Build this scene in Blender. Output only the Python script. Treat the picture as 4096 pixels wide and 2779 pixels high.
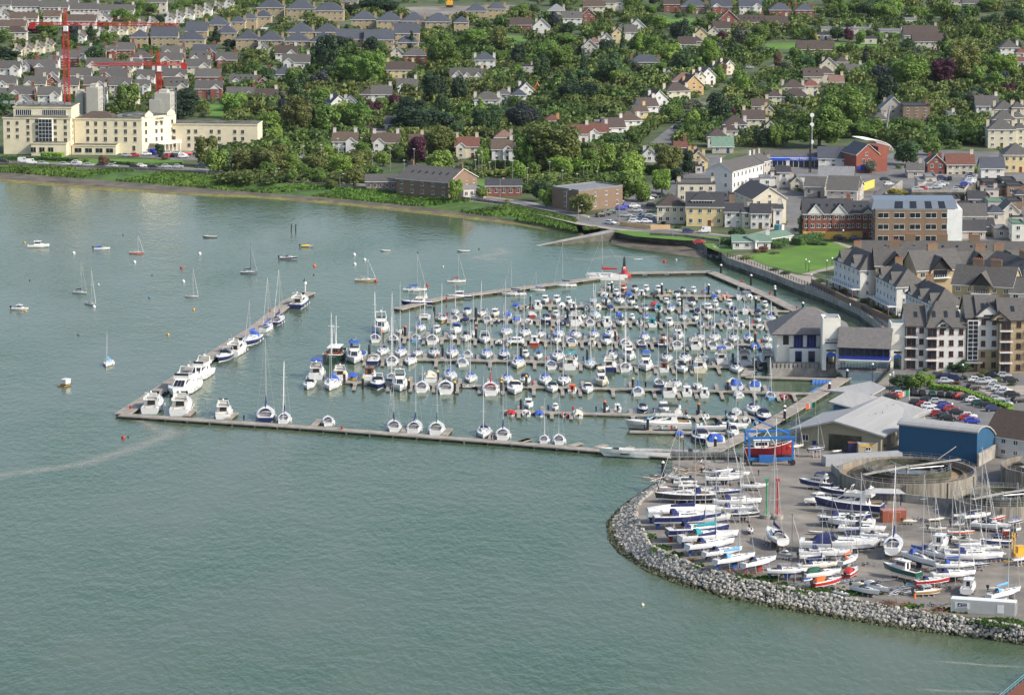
import bpy, math, random
from mathutils import Vector, Matrix, geometry
random.seed(7)
R=math.radians; PI=math.pi
for o in list(bpy.data.objects): bpy.data.objects.remove(o)
SC=bpy.context.scene; COL=SC.collection
# ---------------------------------------------------------------- camera, world, sun
FX=14650.0; TH=math.atan(.1744); CH=185.0; ZL=3.0
cam=bpy.data.cameras.new('camera'); co=bpy.data.objects.new('camera',cam); COL.objects.link(co)
cam.sensor_width=36; cam.lens=FX/4096*36; cam.clip_start=5; cam.clip_end=20000
co.location=(0,0,CH); co.rotation_euler=(PI/2-TH,0,0); SC.camera=co
SC.render.resolution_x=1024; SC.render.resolution_y=694
SUN=Vector((.76,-.36,.62)).normalized()
el=math.asin(SUN.z); az=math.atan2(SUN.x,SUN.y)
W=bpy.data.worlds.new('World'); SC.world=W; W.use_nodes=True
wn=W.node_tree.nodes; wl=W.node_tree.links
sky=wn.new('ShaderNodeTexSky'); sky.sky_type='NISHITA'; sky.sun_disc=False
sky.sun_elevation=el; sky.sun_rotation=az; sky.dust_density=2.5; sky.air_density=1.0; sky.ozone_density=1.0
wn['Background'].inputs[1].default_value=.15
wl.new(sky.outputs[0],wn['Background'].inputs[0])
sl=bpy.data.lights.new('sun','SUN'); sl.energy=3.3; sl.angle=R(.6); sl.color=(1,.95,.87)
so=bpy.data.objects.new('sun',sl); COL.objects.link(so); so.rotation_euler=SUN.to_track_quat('Z','Y').to_euler()
so.location=(0,0,900)
SC.view_settings.view_transform='Standard'; SC.view_settings.look='None'
SC.view_settings.exposure=0.38; SC.view_settings.gamma=1
SC.render.engine='CYCLES'
# ---------------------------------------------------------------- pixel <-> world (calibration of the survey photo)
cT,sT=math.cos(TH),math.sin(TH)
def P(u,v,z=0.0):
    dx=(u-2048)/FX; dy=(1389.5-v)/FX
    d=Vector((dx,cT+dy*sT,-sT+dy*cT)); t=(z-CH)/d.z
    return Vector((d.x*t,d.y*t,z))
def px(p):
    q=Vector((p[0],p[1],p[2]-CH)); dep=q.y*cT-q.z*sT; up=q.y*sT+q.z*cT
    return (2048+FX*q.x/dep,1389.5-FX*up/dep,FX/dep)
def sc(v,z=0.0): return px(P(2048,v,z))[2]
def ztop(p,v):
    d=math.hypot(p[0],0)*0+p[1]; return CH-d*math.tan(TH+math.atan((v-1389.5)/FX))
# ---------------------------------------------------------------- materials
MATS={}
def nodes(name):
    m=bpy.data.materials.new(name); m.use_nodes=True; MATS[name]=m
    return m,m.node_tree.nodes,m.node_tree.links,m.node_tree.nodes['Principled BSDF']
def mat(name,col,rough=.6,metal=0,var=.25,scale=1.0,objcol=False,col2=None,bump=0,coat=0,spec=.5,island=0,det=4,leaf=0,vary=0,stretch=None):
    m,n,l,b=nodes(name)
    b.inputs['Roughness'].default_value=rough; b.inputs['Metallic'].default_value=metal
    b.inputs['Specular IOR Level'].default_value=spec
    if coat: b.inputs['Coat Weight'].default_value=coat
    if objcol:
        oi=n.new('ShaderNodeObjectInfo'); base=oi.outputs['Color']
    else:
        rgb=n.new('ShaderNodeRGB'); rgb.outputs[0].default_value=(*col,1); base=rgb.outputs[0]
    tc=n.new('ShaderNodeTexCoord'); src=tc.outputs['Object']
    if stretch:
        mp=n.new('ShaderNodeMapping'); mp.inputs['Scale'].default_value=stretch; l.new(src,mp.inputs[0]); src=mp.outputs[0]
    nt=n.new('ShaderNodeTexNoise'); nt.inputs['Scale'].default_value=scale; nt.inputs['Detail'].default_value=det; nt.inputs['Roughness'].default_value=.65
    l.new(src,nt.inputs['Vector'])
    rm=n.new('ShaderNodeMapRange'); rm.inputs['From Min'].default_value=.3; rm.inputs['From Max'].default_value=.7
    rm.inputs['To Min'].default_value=1-var; rm.inputs['To Max'].default_value=1+var
    l.new(nt.outputs['Fac'],rm.inputs['Value'])
    if col2:
        mx=n.new('ShaderNodeMix'); mx.data_type='RGBA'; l.new(base,mx.inputs['A']); mx.inputs['B'].default_value=(*col2,1)
        r2=n.new('ShaderNodeMapRange'); r2.inputs['From Min'].default_value=.42; r2.inputs['From Max'].default_value=.62
        n2=n.new('ShaderNodeTexNoise'); n2.inputs['Scale'].default_value=scale*.37; n2.inputs['Detail'].default_value=5; l.new(src,n2.inputs['Vector'])
        l.new(n2.outputs['Fac'],r2.inputs['Value']); l.new(r2.outputs[0],mx.inputs['Factor']); base=mx.outputs['Result']
    mul=n.new('ShaderNodeMix'); mul.data_type='RGBA'; mul.blend_type='MULTIPLY'; mul.inputs['Factor'].default_value=1
    l.new(base,mul.inputs['A']); l.new(rm.outputs[0],mul.inputs['B']); out=mul.outputs['Result']
    if island or vary:
        g=n.new('ShaderNodeNewGeometry'); r3=n.new('ShaderNodeMapRange'); k=island or vary
        r3.inputs['To Min'].default_value=1-k; r3.inputs['To Max'].default_value=1+k
        if island: l.new(g.outputs['Random Per Island'],r3.inputs['Value'])
        else:
            o2=n.new('ShaderNodeObjectInfo'); l.new(o2.outputs['Random'],r3.inputs['Value'])
        m2=n.new('ShaderNodeMix'); m2.data_type='RGBA'; m2.blend_type='MULTIPLY'; m2.inputs['Factor'].default_value=1
        l.new(out,m2.inputs['A']); l.new(r3.outputs[0],m2.inputs['B']); out=m2.outputs['Result']
    l.new(out,b.inputs['Base Color'])
    if leaf:
        b.inputs['Subsurface Weight'].default_value=0
        tr=n.new('ShaderNodeBsdfTranslucent'); l.new(out,tr.inputs['Color']); ms=n.new('ShaderNodeMixShader'); ms.inputs[0].default_value=leaf
        l.new(b.outputs[0],ms.inputs[1]); l.new(tr.outputs[0],ms.inputs[2]); l.new(ms.outputs[0],n['Material Output'].inputs[0])
    if bump:
        bp=n.new('ShaderNodeBump'); bp.inputs['Strength'].default_value=bump; bp.inputs['Distance'].default_value=.05
        l.new(nt.outputs['Fac'],bp.inputs['Height']); l.new(bp.outputs[0],b.inputs['Normal'])
    return m
mat('paint',(1,1,1),.35,var=.06,scale=.8,objcol=True,coat=.2)
mat('gel',(.74,.73,.69),.35,var=.1,scale=1.3,coat=.15)
mat('cloth',(1,1,1),.9,var=.15,scale=3,objcol=True)
mat('deckgrey',(.50,.47,.41),.7,var=.15,scale=2)
mat('teak',(.30,.18,.09),.7,var=.2,scale=3)
mat('dark',(.015,.017,.02),.5,var=.1)
mat('glass',(.015,.02,.028),.12,var=.2,scale=.5,spec=.7)
mat('metal',(.52,.53,.54),.35,metal=.7,var=.1)
mat('spar',(.50,.51,.51),.45,metal=.3,var=.08)
mat('rubber',(.02,.02,.02),.8)
mat('navy',(.015,.025,.11),.4); mat('white',(.78,.78,.76),.5,var=.05)
mat('af_blue',(.03,.10,.34),.7,var=.2,scale=2); mat('af_red',(.30,.04,.03),.7,var=.2,scale=2); mat('af_dark',(.03,.035,.05),.7,var=.2,scale=2)
mat('af_white',(.6,.6,.58),.6)
mat('render',(1,1,1),.85,var=.10,scale=.35,objcol=True,det=8)
mat('brick',(.20,.075,.05),.85,var=.3,scale=3)
mat('roof',(1,1,1),.72,var=.28,scale=.9,objcol=True,det=9,vary=.12,stretch=(1,1,3),bump=.4)
mat('sheetroof',(.35,.345,.33),.65,var=.10,scale=.3,stretch=(3,.15,1))
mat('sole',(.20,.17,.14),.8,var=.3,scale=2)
mat('conc',(.36,.34,.30),.85,var=.3,scale=.6,det=8,col2=(.27,.25,.22))
mat('concd',(.13,.12,.10),.9,var=.4,scale=.5,det=8,col2=(.05,.055,.03))
mat('plank',(.34,.30,.25),.85,var=.25,scale=.8,det=8,col2=(.26,.23,.19))
mat('float',(.035,.036,.03),.8,var=.5,scale=1)
mat('asphalt',(.17,.165,.16),.9,var=.16,scale=.25,det=8,col2=(.13,.127,.122))
mat('paving',(.33,.29,.24),.9,var=.2,scale=.4,det=7)
mat('yard',(.235,.21,.175),.92,var=.38,scale=.11,det=10,col2=(.145,.132,.115))
mat('grass',(.065,.13,.02),.95,var=.5,scale=.2,det=9,col2=(.045,.10,.016))
mat('lawn',(.105,.215,.022),.95,var=.2,scale=.12,det=9,col2=(.075,.165,.018))
mat('ground',(.055,.085,.026),.95,var=.5,scale=.10,det=9,col2=(.09,.11,.045))
mat('mud',(.145,.12,.085),.7,var=.45,scale=.25,det=9,col2=(.09,.08,.06))
mat('algae',(.20,.19,.045),.8,var=.4,scale=.5,det=8,col2=(.15,.12,.055))
mat('stone',(.21,.195,.17),.9,var=.4,scale=1.2,det=8,col2=(.13,.125,.11))
mat('rock',(.33,.31,.27),.9,var=.4,scale=2.2,det=6,island=.5)
mat('rockwet',(.085,.085,.04),.75,var=.5,scale=2,det=6,island=.6)
mat('bark',(.06,.045,.03),.9)
mat('leaf',(1,1,1),.6,var=.30,scale=.35,objcol=True,leaf=.25,island=.22,spec=.3)
mat('leafmix',(.075,.135,.030),.65,var=.6,scale=.05,leaf=.25,island=.35,spec=.3,col2=(.15,.18,.05))
mat('bankleaf',(.075,.15,.022),.7,var=.5,scale=.06,leaf=.2,island=.35,spec=.3,col2=(.10,.17,.03))
mat('tile',(.34,.12,.07),.8,var=.25,scale=2)
mat('rust',(.17,.06,.03),.9,var=.4,scale=3)
mat('solar',(.02,.04,.16),.2)
mat('media',(.30,.20,.11),.95,var=.25,scale=.8,det=8)
mat('tankwall',(.27,.245,.20),.9,var=.4,scale=1.0,det=8,col2=(.18,.16,.13),stretch=(2.2,2.2,.12))
mat('tankwater',(.10,.10,.08),.15,var=.1)
mat('line',(.75,.75,.72),.8)
def water():
    m,n,l,b=nodes('water')
    b.inputs['IOR'].default_value=1.33; b.inputs['Specular IOR Level'].default_value=.26
    g=n.new('ShaderNodeNewGeometry')
    def noise(s,d=4,stretch=None,rg=.6):
        t=n.new('ShaderNodeTexNoise'); t.inputs['Scale'].default_value=s; t.inputs['Detail'].default_value=d; t.inputs['Roughness'].default_value=rg
        mp=n.new('ShaderNodeMapping'); mp.inputs['Scale'].default_value=stretch or (1,1,1); mp.inputs['Rotation'].default_value=(0,0,.25)
        l.new(g.outputs['Position'],mp.inputs[0]); l.new(mp.outputs[0],t.inputs['Vector']); return t.outputs['Fac']
    big=noise(.006,5,(1,.45,1)); mid=noise(.03,5,(1,.35,1))
    mx=n.new('ShaderNodeMix'); mx.data_type='RGBA'
    mx.inputs['A'].default_value=(.052,.097,.052,1); mx.inputs['B'].default_value=(.098,.122,.074,1)
    ad=n.new('ShaderNodeMath'); ad.operation='ADD'; l.new(big,ad.inputs[0]); l.new(mid,ad.inputs[1])
    r=n.new('ShaderNodeMapRange'); r.inputs['From Min'].default_value=.82; r.inputs['From Max'].default_value=1.2; l.new(ad.outputs[0],r.inputs['Value'])
    l.new(r.outputs[0],mx.inputs['Factor']); l.new(mx.outputs['Result'],b.inputs['Base Color'])
    w1=noise(.60,3,(1,.40,1),.6); w2=noise(.13,2,(.8,.6,1))
    a2=n.new('ShaderNodeMath'); a2.operation='MULTIPLY_ADD'; l.new(w2,a2.inputs[0]); a2.inputs[1].default_value=.9; l.new(w1,a2.inputs[2])
    bp=n.new('ShaderNodeBump'); bp.inputs['Distance'].default_value=.5
    rs=n.new('ShaderNodeMapRange'); rs.inputs['From Min'].default_value=.8; rs.inputs['From Max'].default_value=1.25; rs.inputs['To Min'].default_value=.85; rs.inputs['To Max'].default_value=.25
    l.new(ad.outputs[0],rs.inputs['Value'])
    # the basin behind the breakwaters is calmer than the open estuary
    sx=n.new('ShaderNodeSeparateXYZ'); l.new(g.outputs['Position'],sx.inputs[0])
    c1=n.new('ShaderNodeMapRange'); c1.inputs['From Min'].default_value=935; c1.inputs['From Max'].default_value=975; l.new(sx.outputs['Y'],c1.inputs['Value'])
    c2=n.new('ShaderNodeMapRange'); c2.inputs['From Min'].default_value=-70; c2.inputs['From Max'].default_value=-20; l.new(sx.outputs['X'],c2.inputs['Value'])
    cm=n.new('ShaderNodeMath'); cm.operation='MULTIPLY'; l.new(c1.outputs[0],cm.inputs[0]); l.new(c2.outputs[0],cm.inputs[1])
    c4=n.new('ShaderNodeMapRange'); c4.inputs['From Min'].default_value=1360; c4.inputs['From Max'].default_value=1450; l.new(sx.outputs['Y'],c4.inputs['Value'])
    cx=n.new('ShaderNodeMath'); cx.operation='MAXIMUM'; l.new(cm.outputs[0],cx.inputs[0]); l.new(c4.outputs[0],cx.inputs[1])
    c3=n.new('ShaderNodeMapRange'); c3.inputs['To Min'].default_value=1; c3.inputs['To Max'].default_value=.35; l.new(cx.outputs[0],c3.inputs['Value'])
    st=n.new('ShaderNodeMath'); st.operation='MULTIPLY'; l.new(rs.outputs[0],st.inputs[0]); l.new(c3.outputs[0],st.inputs[1])
    l.new(st.outputs[0],bp.inputs['Strength'])
    l.new(a2.outputs[0],bp.inputs['Height']); l.new(bp.outputs[0],b.inputs['Normal'])
    b.inputs['Roughness'].default_value=.10
water()
CC=dict(W=(.76,.76,.74),C=(.68,.62,.47),N=(.018,.026,.11),B=(.035,.10,.42),b=(.14,.36,.62),R=(.42,.025,.025),O=(.72,.14,.03),Y=(.68,.40,.05),
 G=(.02,.10,.07),T=(.03,.28,.33),K=(.035,.038,.045),S=(.42,.43,.44),D=(.20,.08,.03),t=(.48,.35,.20),P=(.05,.02,.06),V=(.52,.52,.50),E=(.38,.25,.10))
CN=dict(W='white',C='cream',N='navy',B='blue',b='pale blue',R='red',O='orange',Y='yellow',G='green',T='teal',K='charcoal',S='grey',D='wooden',t='tan',P='purple',V='pale grey',E='mustard')
# ---------------------------------------------------------------- mesh building
class MB:
    def __init__(s): s.v=[]; s.f=[]; s.m=[]
    def poly(s,pts,mi=0):
        i=len(s.v); s.v+= [tuple(p) for p in pts]; s.f.append(tuple(range(i,i+len(pts)))); s.m.append(mi)
    def box(s,x,y,z,sx,sy,sz,mi=0,rz=0):
        c,n=math.cos(rz),math.sin(rz); i=len(s.v)
        for dz in (0,sz):
            for a,b in ((-1,-1),(1,-1),(1,1),(-1,1)):
                dx,dy=a*sx/2,b*sy/2; s.v.append((x+dx*c-dy*n,y+dx*n+dy*c,z+dz))
        for q in ((0,3,2,1),(4,5,6,7),(0,1,5,4),(1,2,6,5),(2,3,7,6),(3,0,4,7)): s.f.append(tuple(i+k for k in q)); s.m.append(mi)
    def hexa(s,lo,hi,mi=0,mt=None,bot=True):   # lo, hi: 4 points each, counter-clockwise
        i=len(s.v); s.v+=[tuple(p) for p in lo]+[tuple(p) for p in hi]
        qs=[(4,5,6,7),(0,1,5,4),(1,2,6,5),(2,3,7,6),(3,0,4,7)]
        if bot: qs.append((0,3,2,1))
        for k,q in enumerate(qs): s.f.append(tuple(i+a for a in q)); s.m.append(mt if (k==0 and mt is not None) else mi)
    def prism(s,pts,z0,z1,mi=0,mt=None,bot=False):
        n=len(pts); i=len(s.v)
        s.v+=[(p[0],p[1],z0) for p in pts]+[(p[0],p[1],z1) for p in pts]
        for k in range(n): s.f.append((i+k,i+(k+1)%n,i+n+(k+1)%n,i+n+k)); s.m.append(mi)
        s.f.append(tuple(i+n+k for k in range(n))); s.m.append(mi if mt is None else mt)
        if bot: s.f.append(tuple(i+n-1-k for k in range(n))); s.m.append(mi)
    def tube(s,a,b,r,r2=None,n=6,mi=0):
        a,b=Vector(a),Vector(b); r2=r if r2 is None else r2; d=(b-a)
        if d.length<1e-6: return
        d.normalize(); e=Vector((0,0,1)) if abs(d.z)<.9 else Vector((1,0,0)); u=d.cross(e).normalized(); w=d.cross(u)
        i=len(s.v)
        for c,rr in ((a,r),(b,r2)):
            for k in range(n):
                t=2*PI*k/n; s.v.append(tuple(c+u*(rr*math.cos(t))+w*(rr*math.sin(t))))
        for k in range(n): s.f.append((i+k,i+n+k,i+n+(k+1)%n,i+(k+1)%n)); s.m.append(mi)
        s.f.append(tuple(i+k for k in range(n))); s.m.append(mi); s.f.append(tuple(i+2*n-1-k for k in range(n))); s.m.append(mi)
    def lathe(s,prof,n=24,mi=0,cx=0,cy=0):
        i=len(s.v); k=len(prof)
        for a in range(n):
            t=2*PI*a/n
            for r,z in prof: s.v.append((cx+r*math.cos(t),cy+r*math.sin(t),z))
        for a in range(n):
            for j in range(k-1):
                b=(a+1)%n; s.f.append((i+a*k+j,i+b*k+j,i+b*k+j+1,i+a*k+j+1)); s.m.append(mi)
    def loft(s,rings,mis,closed=False):
        i=len(s.v); k=len(rings[0])
        for r in rings: s.v+=[tuple(p) for p in r]
        for a in range(len(rings)-1):
            for j in range(k if closed else k-1):
                j2=(j+1)%k; s.f.append((i+a*k+j,i+a*k+j2,i+(a+1)*k+j2,i+(a+1)*k+j)); s.m.append(mis[j] if isinstance(mis,(list,tuple)) else mis)
    def blob(s,c,r,mi=0,rnd=.25,n=8,seed=None):
        rg=random if seed is None else random.Random(seed); i=len(s.v); rows=5
        for a in range(1,rows):
            t=PI*a/rows
            for b in range(n):
                q=2*PI*b/n; k=1+rg.uniform(-rnd,rnd)
                s.v.append((c[0]+r[0]*k*math.sin(t)*math.cos(q),c[1]+r[1]*k*math.sin(t)*math.sin(q),c[2]+r[2]*k*math.cos(t)))
        s.v.append((c[0],c[1],c[2]+r[2])); s.v.append((c[0],c[1],c[2]-r[2])); T=len(s.v)-2
        for a in range(rows-2):
            for b in range(n):
                b2=(b+1)%n; s.f.append((i+a*n+b,i+(a+1)*n+b,i+(a+1)*n+b2,i+a*n+b2)); s.m.append(mi)
        for b in range(n):
            b2=(b+1)%n; s.f.append((T,i+b,i+b2)); s.m.append(mi); s.f.append((T+1,i+(rows-2)*n+b2,i+(rows-2)*n+b)); s.m.append(mi)
    def mesh(s,name,mats,smooth=False):
        me=bpy.data.meshes.new(name); me.from_pydata(s.v,[],s.f)
        for m in ([mats] if isinstance(mats,str) else mats): me.materials.append(MATS[m])
        me.polygons.foreach_set('material_index',s.m)
        if smooth: me.polygons.foreach_set('use_smooth',[True]*len(s.f))
        me.update(); return me
def quadpanel(mb,q,u0,u1,v0,v1,mi=0,off=.03):   # a thin slab lying on quad q (4 pts: bottom-left, bottom-right, top-right, top-left)
    q=[Vector(p) for p in q]
    nrm=(q[1]-q[0]).cross(q[3]-q[0]).normalized()*off
    def at(u,v): return q[0]*(1-u)*(1-v)+q[1]*u*(1-v)+q[2]*u*v+q[3]*(1-u)*v
    b=[at(u0,v0),at(u1,v0),at(u1,v1),at(u0,v1)]
    mb.hexa(b,[p+nrm for p in b],mi,bot=False)
def C4(k): return (*(CC[k] if isinstance(k,str) else k),1)
def part(name,me,parent,col=None,loc=None,rz=0,mats=None,label=None,rot=None):
    if isinstance(me,MB): me=me.mesh(name,mats or 'paint')
    o=bpy.data.objects.new(name,me); COL.objects.link(o); o.parent=parent
    if col is not None: o.color=C4(col)
    if loc: o.location=loc
    if rz: o.rotation_euler=(0,0,rz)
    if rot: o.rotation_euler=rot
    if label: o['label']=label
    return o
THINGS=[]
def thing(name,cat,loc,rz=0,desc='',where='',group=None,s=1.0,mesh=None,mats=None,col=None,key=None,fixed=False):
    if isinstance(mesh,MB): mesh=mesh.mesh(name,mats or 'paint')
    o=bpy.data.objects.new(name,mesh); COL.objects.link(o); o.location=loc; o.rotation_euler=(0,0,rz)
    if s!=1.0: o.scale=(s,s,s)
    if col is not None: o.color=C4(col)
    o['category']=cat
    if group: o['group']=group
    THINGS.append((o,desc,where,fixed)); return o
def struct(name,mb,mats,kind='structure',col=None,smooth=False):
    me=mb if not isinstance(mb,MB) else mb.mesh(name,mats,smooth)
    o=bpy.data.objects.new(name,me); COL.objects.link(o); o['kind']=kind
    if col is not None: o.color=C4(col)
    return o
ORD=['first','second','third','fourth','fifth','sixth','seventh','eighth','ninth','tenth','eleventh','twelfth','thirteenth','fourteenth','fifteenth','sixteenth','seventeenth','eighteenth','nineteenth','twentieth']
def ordinal(i,n):
    if n==2: return ('left one','right one')[i]
    if n==3: return ('leftmost','middle one','rightmost')[i]
    if i==0: return 'leftmost'
    if i==n-1: return 'rightmost'
    if i<=n//2 or n>40: 
        return (ORD[i] if i<20 else str(i+1)+'th')+' from left'
    j=n-1-i; return (ORD[j] if j<20 else str(j+1)+'th')+' from right'
def finish_labels():
    bpy.context.view_layer.update(); gr={}
    for o,d,w,fx in THINGS:
        if fx: o['label']=d+(' '+w if w else ''); continue
        gr.setdefault((d,w),[]).append(o)
    for (d,w),os in gr.items():
        os.sort(key=lambda o:px(o.matrix_world.translation)[0])
        for i,o in enumerate(os):
            o['label']=(d+' '+w).strip()+('' if len(os)==1 else ', '+ordinal(i,len(os)))
CACHE={}
def cached(key,fn):
    if key not in CACHE: CACHE[key]=fn()
    return CACHE[key]
# ---------------------------------------------------------------- land and water
mb=MB(); mb.poly([(-6000,-3000,0),(6000,-3000,0),(6000,3000,0),(-6000,3000,0)]); struct('water',mb,'water')
COAST=[(-700,652),(-300,655),(0,662),(430,678),(755,695),(1024,722),(1335,750),(1690,780),(2048,826),(2200,858),(2305,882),(2400,905),(2447,922),
 (2536,933),(2740,953),(2802,968),(2828,990),(2887,1012),(2910,1031),(3072,1086),(3183,1130),(3294,1170),(3427,1228),(3494,1277),(3548,1326),(3572,1390),(3568,1466),(3551,1492),
 (3494,1551),(3440,1600),(3330,1650),(3190,1720),(3085,1790),(3005,1838),(2690,1840),(2690,1905),(2640,1950),(2581,1990),(2550,2022),(2545,2066),(2572,2128),(2599,2182),(2696,2230),
 (2794,2270),(2927,2310),(3105,2346),(3326,2386),(3516,2421),(3716,2457),(3915,2484),(4096,2512),(4300,2545),(4800,2650)]
cw=[P(u,v,ZL) for u,v in COAST]
far=[Vector((3500,500,ZL)),Vector((6000,9000,ZL)),Vector((-6000,9000,ZL)),Vector((-3500,1650,ZL))]
def sheet(name,pts,m,z,kind='structure',world=False):
    pts=[Vector((p[0],p[1],0)) for p in (pts if world else [P(u,v,z) for u,v in pts])]
    tris=geometry.tessellate_polygon([pts]); mb=MB()
    for t in tris:
        q=[pts[i] for i in t]
        if (q[1]-q[0]).cross(q[2]-q[0]).z<0: q.reverse()
        mb.poly([(p.x,p.y,z) for p in q])
    return struct(name,mb,m,kind)
sheet('ground',cw+far,'ground',ZL,world=True)
# quay and promenade walls: vertical faces down to the bed
def skirt(name,idx,m,z1=ZL,z0=-2,label=None):
    mb=MB(); pts=[cw[i] for i in idx]
    for a,b in zip(pts,pts[1:]): mb.poly([(a.x,a.y,z0),(b.x,b.y,z0),(b.x,b.y,z1),(a.x,a.y,z1)])
    return struct(name,mb,m)
def wall_thing(name,pts,h,t,m,desc,cat='wall',z0=ZL,where='',col=None,cap=None):
    n=len(pts); L=[];Rr=[]
    for i,p in enumerate(pts):
        d=(pts[min(i+1,n-1)]-pts[max(i-1,0)]); d.z=0; d.normalize(); nn=Vector((-d.y,d.x,0))*t/2
        L.append(p+nn); Rr.append(p-nn)
    mb=MB(); o0=pts[0]
    for i in range(n-1):
        lo=[Rr[i],Rr[i+1],L[i+1],L[i]]; lo=[Vector((p.x-o0.x,p.y-o0.y,0)) for p in lo]
        mb.hexa(lo,[p+Vector((0,0,h)) for p in lo],0,bot=False)
    o=thing(name,cat,(o0.x,o0.y,z0),0,desc,where,mesh=mb,mats=m,col=col)
    return o
def line(pts,z=ZL): return [P(u,v,z) for u,v in pts]
# grass bank, shore and algae along the old coast road
top=[(-700,652),(-300,655),(0,662),(430,678),(755,695),(1024,722),(1335,750),(1690,780),(2048,826),(2200,858),(2305,882)]
mid=[(-700,672),(-300,677),(0,688),(430,722),(755,748),(1024,770),(1335,792),(1690,828),(2048,878),(2200,905),(2305,925)]
low=[(-700,698),(-300,705),(0,716),(430,750),(755,772),(1024,783),(1335,806),(1690,843),(2048,886),(2200,912),(2330,932)]
wat=[(-700,722),(-300,726),(0,735),(430,770),(755,785),(1024,797),(1335,822),(1690,862),(2048,902),(2200,925),(2340,945)]
def strip(name,A,za,B,zb,m,sub=6,jit=.0,kind='structure'):
    mb=MB(); rg=random.Random(3); pa=[];pb=[]
    for k in range(len(A)-1):
        for s in range(sub):
            t=s/sub; pa.append(P(*[A[k][i]*(1-t)+A[k+1][i]*t for i in (0,1)],za)); pb.append(P(*[B[k][i]*(1-t)+B[k+1][i]*t for i in (0,1)],zb))
    pa.append(P(*A[-1],za)); pb.append(P(*B[-1],zb)); rows=5; R_=[]
    for a,b in zip(pa,pb):
        R_.append([a.lerp(b,j/(rows-1))+(Vector((0,0,rg.uniform(-jit,jit))) if 0<j<rows-1 else Vector()) for j in range(rows)])
    mb.loft(R_,0); return struct(name,mb,m,kind,smooth=True)
strip('grass_bank',top,ZL,mid,1.1,'grass',jit=.35)
strip('shore',mid,1.1,low,.5,'mud',jit=.12)
strip('beach',low,.5,wat,-.25,'algae',jit=.1)
# inner shore of the little harbour beside the slipway
strip('mudflat',[(2447,945),(2536,958),(2740,985),(2802,1003)],.9,[(2440,985),(2520,1005),(2700,1030),(2830,1045)],-.3,'mud')
for nm,a,b,m in (('harbour_wall',11,16,'stone'),('promenade_wall',17,28,'conc'),('quay_wall',28,36,'concd')):
    skirt(nm,range(a,b+1),m)
mb=MB()
for a,b in zip(cw[17:28],cw[18:29]):
    mb.poly([(a.x-.03,a.y-.05,-2),(b.x-.03,b.y-.05,-2),(b.x-.03,b.y-.05,.9),(a.x-.03,a.y-.05,.9)])
struct('tide_mark',mb,'concd')
# roads, pavements, lawns
def road(name,pts,w,m='asphalt',z=ZL+.03,kind='structure'):
    p=line(pts,z); n=len(p); mb=MB(); L=[]
    for i in range(n):
        d=(p[min(i+1,n-1)]-p[max(i-1,0)]); d.normalize(); nn=Vector((-d.y,d.x,0))*w/2; L.append((p[i]+nn,p[i]-nn))
    for a,b in zip(L,L[1:]): mb.poly([a[1],b[1],b[0],a[0]])
    return struct(name,mb,m,kind)
CR=[(-600,650),(0,655),(430,664),(760,681),(1024,706),(1335,737),(1690,765),(2048,810),(2250,858),(2380,890),(2500,908),(2700,930),(2900,952),(3000,958),(3120,930),(3190,905)]
road('pavement',[(u,v+1.5) for u,v in CR],15,'paving',ZL+.012); road('coast_road',CR,9)
road('avenue',[(2380,885),(2440,862),(2560,800),(2655,745),(2770,680),(2850,620)],12,z=ZL+.045)
road('hill_road',[(2560,640),(2630,585),(2709,519),(2800,450),(2930,370),(3072,288),(3180,230),(3300,205)],9,z=ZL+.045)
road('side_road',[(2100,640),(2300,640),(2480,645),(2700,640)],7,z=ZL+.05)
road('village_road',[(3190,905),(3330,925),(3500,938),(3700,948),(4150,960)],10,z=ZL+.055)
road('lane',[(3190,905),(3235,800),(3330,735),(3470,650),(3620,610)],8,z=ZL+.06)
road('estate_road',[(-20,300),(160,310),(420,262),(640,240)],7,z=ZL+.045)
road('estate_road',[(900,150),(1100,90),(1400,95),(1700,60)],7,z=ZL+.05)
sheet('building_site',[(1560,30),(2080,20),(2060,70),(1560,66)],'yard',ZL+.02)
sheet('lawn',[(3060,1010),(3178,988),(3260,966),(3356,971),(3391,992),(3360,1000),(3336,1062),(3250,1085),(3205,1095),(3160,1083),(3072,1062),(3010,1040),(2970,1028)],'lawn',ZL+.02)
sheet('lawn',[(2448,925),(2536,945),(2740,962),(2905,962),(2918,948),(2714,936),(2500,922)],'lawn',ZL+.07)
sheet('lawn',[(2810,972),(2835,992),(2900,1008),(2950,1000),(2930,985),(2880,975)],'lawn',ZL+.02)
sheet('lawn',[(160,640),(480,636),(730,640),(740,656),(440,657),(100,645)],'lawn',ZL+.02)
sheet('lawn',[(2600,70),(2840,75),(2800,105),(2600,98)],'lawn',ZL+.02)
sheet('lawn',[(3070,172),(3500,172),(3560,205),(3300,210),(3040,190)],'lawn',ZL+.02)
sheet('lawn',[(2030,140),(2120,150),(2100,175),(2010,180)],'lawn',ZL+.02)
sheet('lawn',[(830,420),(950,415),(960,460),(840,475)],'lawn',ZL+.02)
sheet('playing_court',[(1850,718),(2060,712),(2100,738),(1900,745)],'lawn',ZL+.02)
sheet('promenade',[(2910,1031),(3072,1086),(3183,1130),(3294,1170),(3427,1228),(3494,1277),(3548,1326),(3600,1350),(3560,1290),(3470,1220),(3380,1170),(3250,1105),(3190,1100),(3060,1062),(2960,1020)],'paving',ZL+.03)
sheet('path',[(3336,1062),(3250,1085),(3205,1096),(3240,1100),(3345,1072)],'paving',ZL+.045)
sheet('footpath',[(3330,968),(3345,965),(3410,985),(3400,995)],'paving',ZL+.045)
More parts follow.
